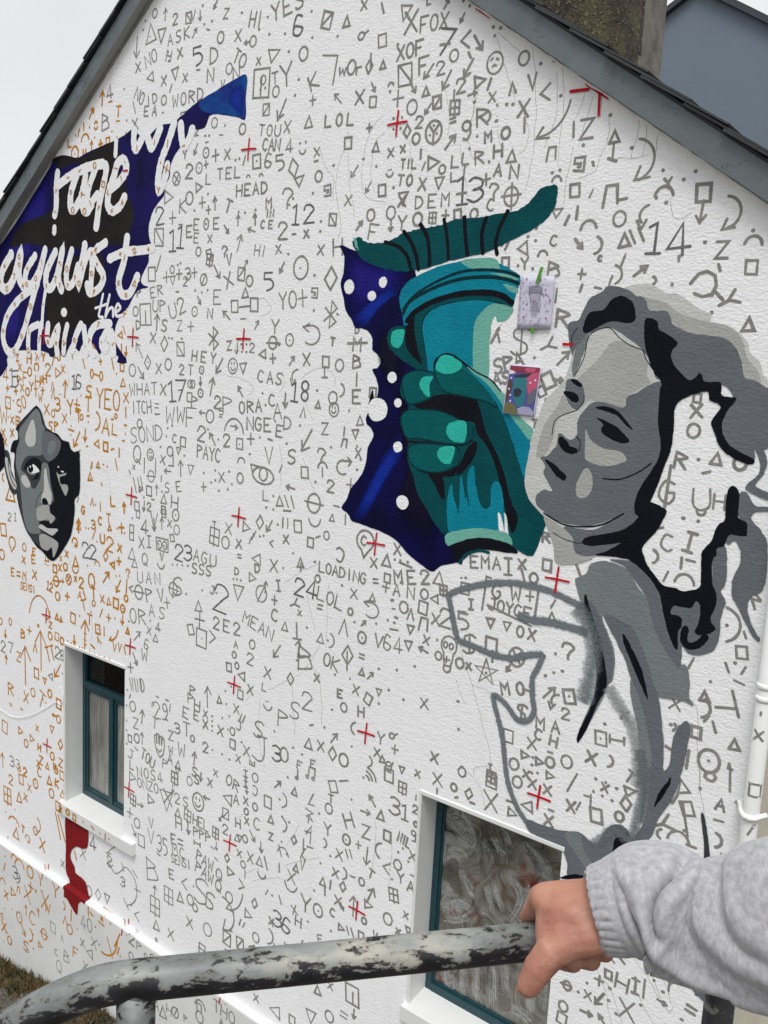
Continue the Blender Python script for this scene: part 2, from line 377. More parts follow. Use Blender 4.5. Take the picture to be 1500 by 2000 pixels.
def tube(name, path, r, mat, parent=None, seg=20, cap=True):
    P = [Vector(p) for p in path]; v=[]; f=[]
    t0 = (P[1]-P[0]).normalized(); up = Vector((0,0,1)) if abs(t0.z) < .9 else Vector((1,0,0))
    nrm = t0.cross(up).normalized()
    for i,p in enumerate(P):
        t = (P[min(i+1,len(P)-1)]-P[max(i-1,0)]).normalized()
        nrm = (nrm - t*nrm.dot(t)).normalized(); bn = t.cross(nrm)
        rr = r(i) if callable(r) else r
        for k in range(seg):
            a = 2*math.pi*k/seg; v.append(p+(nrm*math.cos(a)+bn*math.sin(a))*rr)
    for i in range(len(P)-1):
        for k in range(seg):
            f.append((i*seg+k, i*seg+(k+1)%seg, (i+1)*seg+(k+1)%seg, (i+1)*seg+k))
    if cap:
        f.append(tuple(range(seg-1,-1,-1))); f.append(tuple(range((len(P)-1)*seg, len(P)*seg)))
    return mobj(name, v, f, mat, parent, True)

# ------------------------------------------------------------------ the setting
G = 5.95                                # height of the mural grid's origin above the ground
APX, APZ = 1.92, G+1.491                # gable apex (lower edge of the verge boards)
SL, SR = .7357, .7156                   # roof pitch left and right
XL, XR = -1.0, 4.905
def ground_z(x, y):
    t = max(0, min(1, (x+1.0)/2.4)); k = math.exp(-((y+.3)/2.2)**2) if y < 0 else 1
    return -.09 + .34*t*t*(3-2*t)*k
def build_ground():
    xs = [-400,-60,-20,-8,-4]+[-3+.25*i for i in range(0,49)]+[12,20,60,400]
    ys = [-400,-60,-20,-8]+[-5+.2*i for i in range(0,31)]+[3,8,20,60,400]
    v=[(x,y,ground_z(x,y)+(.012*noise.noise(Vector((x*3,y*3,0))) if abs(x)<9 and abs(y)<6 else 0)) for y in ys for x in xs]; nx=len(xs)
    f=[(j*nx+i,j*nx+i+1,(j+1)*nx+i+1,(j+1)*nx+i) for j in range(len(ys)-1) for i in range(nx-1)]
    tag(mobj('ground', v, f, GROUND, None, True), kind='structure')
build_ground()

house = empty('gable_house', 'white roughcast gable house whose whole end wall carries a half-painted mural', 'house', (APX, 0, 0))
def roofline(x): return APZ+.06-(SL*(APX-x) if x < APX else SR*(x-APX))
W1 = (.236, .940, G-4.385, G-3.170)      # left window opening  x0 x1 z0 z1
W2 = (3.368, 4.132, G-4.385, G-3.208)    # right window opening
def gable_wall():
    v=[]; f=[]
    def poly(pts):
        b=len(v); v.extend([(x,0,z) for x,z in pts]); f.append(tuple(range(b,b+len(pts))))
    zb = -.35
    poly([(XL,zb),(W1[0],zb),(W1[0],roofline(W1[0])),(XL,roofline(XL))])
    poly([(W1[0],zb),(W1[1],zb),(W1[1],W1[2]),(W1[0],W1[2])]); poly([(W1[0],W1[3]),(W1[1],W1[3]),(W1[1],roofline(W1[1])),(W1[0],roofline(W1[0]))])
    poly([(W1[1],zb),(W2[0],zb),(W2[0],roofline(W2[0])),(APX,roofline(APX)),(W1[1],roofline(W1[1]))])
    poly([(W2[0],zb),(W2[1],zb),(W2[1],W2[2]),(W2[0],W2[2])]); poly([(W2[0],W2[3]),(W2[1],W2[3]),(W2[1],roofline(W2[1])),(W2[0],roofline(W2[0]))])
    poly([(W2[1],zb),(XR,zb),(XR,roofline(XR)),(W2[1],roofline(W2[1]))])
    tag(mobj('wall', v, f, WALL, house), 'white roughcast gable wall covered in symbols')
gable_wall()
# side and back walls, cream where they were never repainted
mobj('side_wall', [(XR,0,-.35),(XR,6,-.35),(XR,6,G-.66),(XR,0,G-.66)], [(0,1,2,3)], MATS['cream_roughcast'], house)
mobj('side_wall', [(XL,6,-.35),(XL,0,-.35),(XL,0,G-.66),(XL,6,G-.66)], [(0,1,2,3)], MATS['cream_roughcast'], house)
box('corner_batten', XR, XR+.03, .03, .09, 2.52, 2.93, MATS['timber_brown'], house)
# plinth with a weathered ledge
PY = -.045
pl = mobj('plinth', [(XL-.04,PY,-.35),(XR,PY,-.35),(XR,PY,G-5.012),(XL-.04,PY,G-5.012)], [(0,1,2,3)], PLINTH, house)
lv=[]; lf=[]
n=60
for i in range(n+1):
    x=XL-.04+(XR-XL+.04)*i/n; w=.004*noise.noise(Vector((x*6,0,3)))
    lv += [(x,PY-.001,G-5.020+w),(x,PY+.004,G-5.004+w),(x,-.0005,G-4.997+w*.3)]
for i in range(n):
    for k in range(2): lf.append((3*i+k,3*i+3+k,3*i+4+k,3*i+1+k))
mobj('plinth_ledge', lv, lf, MATS['trim_white'], house, True)

# windows
DEP=.14
def window(w, lights, label):
    x0,x1,z0,z1 = w
    root = tag(bpy.data.objects.new('window', None), label); link(root, house); root.matrix_parent_inverse = Matrix.Translation(house.location).inverted()
    root.location = (x0,0,z0)
    def ch(o): o.parent = root; o.matrix_parent_inverse = Matrix.Translation(root.location).inverted(); return o
    D=DEP+.06
    ch(mobj('reveal', [(x0,0,z0),(x0,D,z0),(x0,D,z1),(x0,0,z1)], [(0,1,2,3)], MATS['trim_white']))
    ch(mobj('reveal', [(x1,0,z0),(x1,0,z1),(x1,D,z1),(x1,D,z0)], [(0,1,2,3)], MATS['trim_white']))
    ch(mobj('reveal', [(x0,0,z1),(x0,D,z1),(x1,D,z1),(x1,0,z1)], [(0,1,2,3)], MATS['trim_white']))
    # raised white plaster band along the head and the jamb arrises
    ch(box('head_band', x0-.012, x1+.012, -.006, .02, z1-.001, z1+.022, MATS['trim_white'], None, .004))
    ch(box('jamb_band', x0-.016, x0+.001, -.004, .02, z0+.02, z1-.002, MATS['trim_white'], None, .003))
    # sloping sill with ears
    sx0,sx1=x0-.052,x1+.137
    if w is W2: sx0,sx1=x0-.03,x1+.05
    yf=-.035
    sv=[(sx0,yf,z0-.065),(sx1,yf,z0-.065),(sx1,yf,z0+.022),(sx0,yf,z0+.022),(sx0,D,z0-.065),(sx1,D,z0-.065),(sx1,D,z0+.045),(sx0,D,z0+.045)]
    sf=[(0,1,2,3),(3,2,6,7),(0,3,7,4),(1,5,6,2),(4,5,1,0),(5,4,7,6)]
    s=mobj('sill', sv, sf, MATS['trim_white']); bevel(s,.006,2); ch(s)
    fw=.038; zb=z0+.035
    def bar(nm,a,b,c,d,y0=DEP,y1=DEP+.05,mat='frame_teal'):
        o=box(nm,a,b,y0,y1,c,d,MATS[mat],None,.004); return ch(o)
    bar('frame',x0+.001,x0+fw,zb,z1-.001); bar('frame',x1-fw,x1-.001,zb,z1-.001); bar('frame',x0+fw,x1-fw,z1-fw-.001,z1-.001,DEP+.002); bar('frame',x0+fw,x1-fw,zb,zb+.05,DEP-.002)
    if lights:
        zt=z1-.29; xm=(x0+x1)/2
        bar('transom',x0+fw,x1-fw,zt-.04,zt,DEP-.012); bar('mullion',xm-.016,xm+.028,zb+.05,zt-.04,DEP-.006)
        for a,b in ((x0+fw,xm-.016),(xm+.028,x1-fw)):
            cw=.022
            bar('casement_rail',a+.001,b-.001,zt-.04-cw-.012,zt-.042,DEP+.004); bar('casement_rail',a+.001,b-.001,zb+.051,zb+.05+cw,DEP+.004)
            bar('casement_stile',a+.001,a+cw,zb+.05+cw,zt-.04-cw-.012,DEP+.006); bar('casement_stile',b-cw,b-.001,zb+.05+cw,zt-.04-cw-.012,DEP+.006)
            ch(box('pane',a+cw,b-cw,DEP+.022,DEP+.027,zb+.05+cw,zt-.04-cw-.012,GLASSS))
        ch(box('pane',x0+fw,x1-fw,DEP+.02,DEP+.025,zt,z1-fw,GLASSC))
        # the dim room behind the clear light
        v,f=box_data(x0-.3,x1+.3,DEP+.09,DEP+1.6,zt-.5,z1+.3)
        ch(mobj('dim_room',v,[f[0],f[1],f[3],f[4],f[5]],MATS['interior_dark']))
        ch(box('room_shelf',x0+.1,x1+.25,DEP+.6,DEP+.75,zt-.1,zt+.06,MATS['timber_brown'])); ch(box('room_shelf',x0+.25,x1+.25,DEP+.9,DEP+1.0,zt+.1,zt+.2,MATS['soffit_grey']))
    else:
        ch(box('pane',x0+fw,x1-fw,DEP+.02,DEP+.026,zb+.05,z1-fw,GLASSW))
        bar('glazing_bead',x0+fw,x0+fw+.012,zb+.05,z1-fw,DEP+.008); bar('glazing_bead',x0+fw+.012,x1-fw,zb+.05,zb+.064,DEP+.008)
    return root
window(W1, True, 'narrow teal window with clear top light over two whitewashed casements')
BIGWIN=window(W2, False, 'teal framed window with one large whitewash-smeared pane')

def whitewash():
    """swirled brush strokes of whitewash on the big pane, dark streaks, and red and brown reflections put in as colour"""
    rnd=random.Random(21); P={k:Paint() for k in PANEM}; n=0
    x0,x1,z0,z1=W2[0]+.052,W2[1]-.04,W2[2]+.1,W2[3]-.04
    for l in '''w 3416,2564 3475,2605 3538,2588 3588,2518 3554,2477 3492,2481
w 3447,2562 3511,2530 3583,2489 3622,2477
w 3430,2583 3508,2571 3558,2520
w 3424,2342 3459,2412 3519,2429 3561,2390
w 3419,2311 3446,2372 3499,2393 3533,2358
w 3417,2225 3453,2169 3511,2137 3554,2085
w 3432,2245 3475,2192 3532,2160
w 3423,2047 3488,2127 3572,2149 3627,2125
w 3429,2072 3494,2151 3578,2166
w 3440,2026 3518,2047 3598,2105
w 3627,2506 3696,2560 3770,2535 3812,2545
w 3636,2482 3699,2527 3766,2500
w 3726,2632 3772,2603 3794,2551
w 3834,2613 3893,2571 3945,2519 3997,2469
w 3868,2626 3926,2584 3976,2519
w 3904,2601 3963,2546 4002,2484
w 3798,2419 3853,2395 3882,2340 3864,2258 3827,2194
w 3810,2403 3863,2359 3872,2295 3840,2214
w 3802,2407 3847,2372 3873,2316 3845,2230
w 3546,2286 3580,2238 3621,2206
w 3525,2355 3545,2293 3602,2254
w 3421,2496 3415,2409 3447,2351
w 3458,2628 3535,2622 3598,2584
w 3679,2321 3707,2250 3728,2170
w 3734,2358 3755,2285 3790,2212
w 3900,2415 3926,2346 3927,2253
w 3974,2577 4013,2515 4028,2417
w 3487,1823 3486,1735 3502,1625
w 3579,1854 3580,1746 3597,1631
w 3654,1876 3659,1764 3676,1651
w 3754,1939 3758,1800 3776,1668
w 3825,1966 3829,1871 3844,1774
w 3964,1905 3977,1843 3979,1741
w 3871,1753 3928,1756 4001,1725
w 3880,1737 3937,1733 3988,1712
w 4018,2000 4040,1910 4035,1806
w 3466,1681 3511,1718 3530,1684 3493,1643
k 3610,2622 3658,2573 3707,2510 3721,2434
k 3645,2554 3646,2445 3672,2318
k 3660,2546 3715,2500 3744,2417
k 3731,2574 3792,2530 3819,2461
k 3856,2596 3915,2553 3961,2493
k 3800,2600 3854,2621 3904,2601
k 3670,2611 3729,2600 3769,2628
k 3604,2220 3631,2175 3665,2121
k 3735,1901 3744,1835 3745,1779
k 3695,1839 3704,1773 3701,1714
r 3558,2326 3597,2314 3623,2277
r 3589,2129 3634,2135 3670,2158
r 3687,2221 3710,2210
b 3770,2360 3783,2297 3801,2251
b 3714,2432 3798,2459 3882,2454
b 3853,2475 3909,2471 3938,2444'''.strip().split('\n'):
        q=l.split(' '); pts=[tuple(float(a)/1000 for a in p.split(',')) for p in q[1:]]
        c=[p.to_2d() for p in catmull([(a,b,0) for a,b in pts],False,8)]
        nb_=11 if q[0] in 'wk' else 7
        for rep in range(2 if q[0]=='w' else 1):
            sh=Vector((rnd.uniform(-.02,.02),rnd.uniform(-.02,.02)))*rep
            for k in range(nb_):
                o_=(k-nb_/2)*rnd.uniform(.0026,.0040); cm=rnd.uniform(.05,.62)*(1.0 if rep==0 else .6)
                if q[0]!='w': cm=rnd.uniform(.1,.5)
                w=[]
                for i,p in enumerate(c):
                    t=(c[min(i+1,len(c)-1)]-c[max(i-1,0)]).normalized(); v_=p+sh+Vector((-t.y,t.x))*(o_+.003*noise.noise(Vector((p.x*30,p.y*30,k))))
                    w.append(Vector((min(x1,max(x0,v_.x)),min(z1,max(z0,v_.y)))))
                i0=rnd.randrange(0,max(1,len(w)//3)); i1=len(w)-rnd.randrange(0,max(1,len(w)//3))
                n+=1; P[q[0]].ribbon(w[i0:i1],rnd.uniform(.003,.0075),-(DEP+.0185)+.000003*n,.3,True,cm)
    return P
WP=whitewash
# roof: verge boards, verge slates, roof planes, chimney
roof = mobj('roof', [], [], MATS['slate'], house)
def roof_planes():
    v=[]; f=[]
    for sgn,sl,xe in ((-1,SL,XL-.3),(1,SR,XR+.3)):
        b=len(v); h=.135
        ze=APZ+h-sl*abs(xe-APX)
        v.extend([(APX,-.05,APZ+h),(xe,-.05,ze),(xe,6.0,ze),(APX,6.0,APZ+h)]); v.extend([(p[0],p[1],p[2]-.04) for p in v[b:b+4]])
        f.extend([(b,b+1,b+2,b+3) if sgn<0 else (b+3,b+2,b+1,b),(b+4,b+7,b+6,b+5) if sgn<0 else (b+5,b+6,b+7,b+4),(b,b+4,b+5,b+1),(b+1,b+5,b+6,b+2)])
    me=roof.data; me.clear_geometry(); me.from_pydata(v,[],f); me.update(); me.materials.append(MATS['slate']) if not me.materials else None
roof_planes()
def sub(o, par): o.parent=par; o.matrix_parent_inverse=par.matrix_world.inverted() if False else Matrix.Translation(house.location).inverted() if par is house else Matrix(); return o
for sgn,sl,xe in ((-1,SL,XL-.32),(1,SR,XR+.32)):
    n=46; v=[]; f=[]
    ln=math.hypot(1,sl); ux,uz=sgn/ln,-sl/ln; nx,nz=sgn*sl/ln,1/ln        # along slope, up off the slope
    L=abs(xe-APX)*ln; hb=.098
    for i in range(n+1):
        s=L*i/n; cx,cz=APX+ux*s,APZ+uz*s; j=.003*noise.noise(Vector((s*5,sgn*7,0)))
        top=hb; bx=0 if i else 0
        for yy,t in ((-.06,0+j),(-.06,top),(.02,top),(.02,0+j)):
            v.append((cx+nx*t,yy,cz+nz*t))
        if i==0:
            for k in range(-4,0): v[k]=(APX,v[k][1],APZ+(v[k][2]-APZ)+ (0 if k in(-4,-1) else hb*(ln-1/ln)))
    for i in range(n):
        for k in range(4): f.append((4*i+k,4*i+(k+1)%4,4*i+4+(k+1)%4,4*i+4+k))
    if sgn>0: f=[tuple(reversed(q)) for q in f]
    o=mobj('verge_board', v, f, MATS['verge_grey'], house); o.data.materials.append(MATS['soffit_grey'])
    for p in o.data.polygons:
        if p.index%4==3 : p.material_index=1
    tag(o,'grey painted verge board '+('on the left slope' if sgn<0 else 'on the right slope'))
    # ragged mortar bead where board meets wall
    sv=[]
    for i in range(int(L/.045)):
        s=i*.045+random.random()*.02; sv.append(Vector((APX+ux*s-nx*.004,-.004-.004*random.random(),APZ+uz*s-nz*(.004+.006*random.random()))))
    tube('mortar_bead', sv, lambda i: .004+.004*random.random(), MATS['soffit_grey'] if sgn<0 else MATS['caulk_white'], house, 5)
    # slates stepping up the verge
    d=0.0; k=0
    while d < L-.1:
        ll=.36+.05*random.random(); th=.007; lift=.012+.006*random.random(); y0=-.078-.012*random.random()
        vv=[]
        for yy in (y0,y0+.26):
            for s,t in ((d-.02,hb+.003+.004),(d+ll,hb+lift+.014),(d+ll,hb+lift+.014+th),(d-.02,hb+.010+th)):
                vv.append((APX+ux*s+nx*t,yy,APZ+uz*s+nz*t))
        mobj('roof_slate', vv, [(0,1,2,3),(7,6,5,4),(0,4,5,1),(1,5,6,2),(2,6,7,3),(3,7,4,0)], MATS['slate'], roof)
        d += .19+.02*random.random()
def chimney():
    x1=3.985; x0=3.05; y0,y1=.20,.655; z0=G-.35; z1=G+2.6
    bm=bmesh.new(); v,f=box_data(x0,x1,y0,y1,z0,z1)
    vs_=[bm.verts.new(p) for p in v]
    for q in f: bm.faces.new([vs_[i] for i in q])
    bmesh.ops.subdivide_edges(bm,edges=list(bm.edges),cuts=18,use_grid_fill=True)
    for q in bm.verts:
        n_=noise.noise_vector(q.co*4)*.012; q.co+=n_
    me=bpy.data.meshes.new('chimney'); bm.to_mesh(me); bm.free(); me.materials.append(CHIM)
    o=bpy.data.objects.new('chimney',me); link(o,roof); tag(o,'mossy pebbledashed chimney stack with grey cement repair')
chimney()

# the taller house behind
nb = empty('neighbour_house', 'blue-grey rendered house gable rising behind the chimney', 'house', (2.136,6.05,0))
NX,NZ=2.136,G+2.972
def nbz(x): return NZ-(.56*(NX-x) if x<NX else .649*(x-NX))
mobj('wall', [(-2.4,6.05,-.2),(7.4,6.05,-.2),(7.4,6.05,nbz(7.4)),(NX,6.05,NZ),(-2.4,6.05,nbz(-2.4))], [(0,1,2,3,4)], MATS['neighbour_render'], nb)
for xa,xb in ((-2.6,NX),(NX,7.6)):
    za,zb=nbz(xa),nbz(xb)
    v=[(xa,5.98,za-.02),(xb,5.98,zb-.02),(xb,5.98,zb+.03),(xa,5.98,za+.03),(xa,6.3,za-.02),(xb,6.3,zb-.02),(xb,6.3,zb+.03),(xa,6.3,za+.03)]
    mobj('verge_board', v, [(0,1,2,3),(3,2,6,7),(4,5,1,0)], MATS['verge_dark'], nb)
    v=[(xa,6.0,za+.033),(xb,6.0,zb+.033),(xb,13,zb+.033),(xa,13,za+.033),(xa,6.0,za+.055),(xb,6.0,zb+.055),(xb,13,zb+.055),(xa,13,za+.055)]
    mobj('roof', v, [(4,5,6,7),(0,1,5,4),(3,2,1,0)], MATS['slate'], nb)

# ------------------------------------------------------------------ flat paint on the wall
def surf_y(x, z, off):
    if z < G-5.006: return PY-off
    return -off
class Paint:
    def __init__(s): s.v=[]; s.f=[]; s.c=[]
    def ribbon(s, pts, w, y, jit=.12, cover=False, cmax=1.0, dy=1.5e-7):
        """flat brush stroke: a strip with rounded ends and an unsteady edge"""
        P=[Vector(p) for p in pts]
        Q=[P[0]]
        for p in P[1:]:
            if (p-Q[-1]).length>1e-5: Q.append(p)
        P=Q
        if len(P)<2: P=[P[0],P[0]+Vector((.001,0))]
        n=len(P); b=len(s.v); L=[];Rr=[]
        seed=P[0].x*37+P[0].y*91
        for i in range(n):
            a=(P[i]-P[i-1]).normalized() if i else (P[1]-P[0]).normalized()
            c=(P[i+1]-P[i]).normalized() if i<n-1 else a
            t=(a+c); t=t.normalized() if t.length>1e-4 else a
            m=1/max(.55,math.sqrt(max(.05,(1+a.dot(c))/2)))
            q=Vector((-t.y,t.x))
            k=.5*w*(1+jit*noise.noise(Vector((seed+i*.9,seed*.3,0))))*m
            L.append(P[i]+q*k); Rr.append(P[i]-q*k*(1+jit*noise.noise(Vector((seed-i*1.1,5,0)))))
        t0=(P[0]-P[1]).normalized()*w*.42; t1=(P[-1]-P[-2]).normalized()*w*.42
        if cover:
            C_=[p.copy() for p in P]
            for i in range(n):
                for pt,cv in ((L[i],0.0),(P[i]*.5+L[i]*.5,.7),(C_[i],1.0),(P[i]*.5+Rr[i]*.5,.7),(Rr[i],0.0)):
                    s.v.append((pt.x,surf_y(pt.x,pt.y,y),pt.y)); s.c.append((cv if 0<i<n-1 else cv*.25)*cmax)
            for i in range(n-1):
                for k in range(4): s.f.append((b+5*i+k,b+5*i+k+1,b+5*i+6+k,b+5*i+5+k))
            return
        ring=[]
        for i in range(n): 
            yi=y+i*dy; s.v.append((L[i].x,surf_y(L[i].x,L[i].y,yi),L[i].y)); s.v.append((Rr[i].x,surf_y(Rr[i].x,Rr[i].y,yi),Rr[i].y))
        for i in range(n-1): s.f.append((b+2*i,b+2*i+1,b+2*i+3,b+2*i+2))
        for (A,B,t,i0,i1,yc) in ((L[0],Rr[0],t0,b,b+1,y-6*dy),(Rr[-1],L[-1],t1,b+2*n-1,b+2*n-2,y+(n+6)*dy)):
            e=len(s.v); 
            for pt in (A*.8+B*.2+t*.85,A*.5+B*.5+t,A*.2+B*.8+t*.85): s.v.append((pt.x,surf_y(pt.x,pt.y,yc),pt.y))
            s.f.append((i0,e,e+1,e+2,i1))
    def disc(s, x, z, rx, rz, y, n=12):
        b=len(s.v); ph=x*13+z*7
        for k in range(n):
            a=2*math.pi*k/n; j=1+.10*noise.noise(Vector((math.cos(a)*1.3+ph,math.sin(a)*1.3,ph)))
            px,pz=x+rx*j*math.cos(a),z+rz*j*math.sin(a); s.v.append((px,surf_y(px,pz,y),pz))
        s.f.append(tuple(range(b,b+n)))
    def poly(s, pts, y):
        b=len(s.v)
        for p in pts: s.v.append((p[0],surf_y(p[0],p[1],y),p[1]))
        s.f.append(tuple(range(b,b+len(pts))))
    def softpoly(s, pts, y):
        c=Vector((sum(p[0] for p in pts)/len(pts),sum(p[1] for p in pts)/len(pts))); n=len(pts); b=len(s.v)
        for k,cv in ((1.16,0),(.85,.3),(.5,.7),(.2,.95)):
            for p in pts:
                q=c+(Vector(p)-c)*k; s.v.append((q.x,surf_y(q.x,q.y,y),q.y)); s.c.append(cv)
        for r in range(3):
            for i in range(n): s.f.append((b+r*n+i,b+r*n+(i+1)%n,b+(r+1)*n+(i+1)%n,b+(r+1)*n+i))
        s.f.append(tuple(b+3*n+i for i in range(n)))
    def make(s, name, mat, parent):
        o=mobj(name, s.v, s.f, mat)
        o.data.polygons.foreach_set('use_smooth',[False]*len(o.data.polygons))
        if s.c:
            at=o.data.attributes.new('cover','FLOAT','POINT'); at.data.foreach_set('value', s.c)
        # faces look out of the wall
        me=o.data; bm=bmesh.new(); bm.from_mesh(me)
        for fc in bm.faces:
            fc.normal_update()
            if fc.normal.y>0: fc.normal_flip()
        bmesh.ops.triangulate(bm, faces=[f for f in bm.faces if len(f.verts)>4], ngon_method='EAR_CLIP')
        bm.to_mesh(me); bm.free(); me.update()
        if parent is not None:
            o.parent=parent
            o.matrix_parent_inverse = Matrix.Translation(house.location).inverted()
        return o

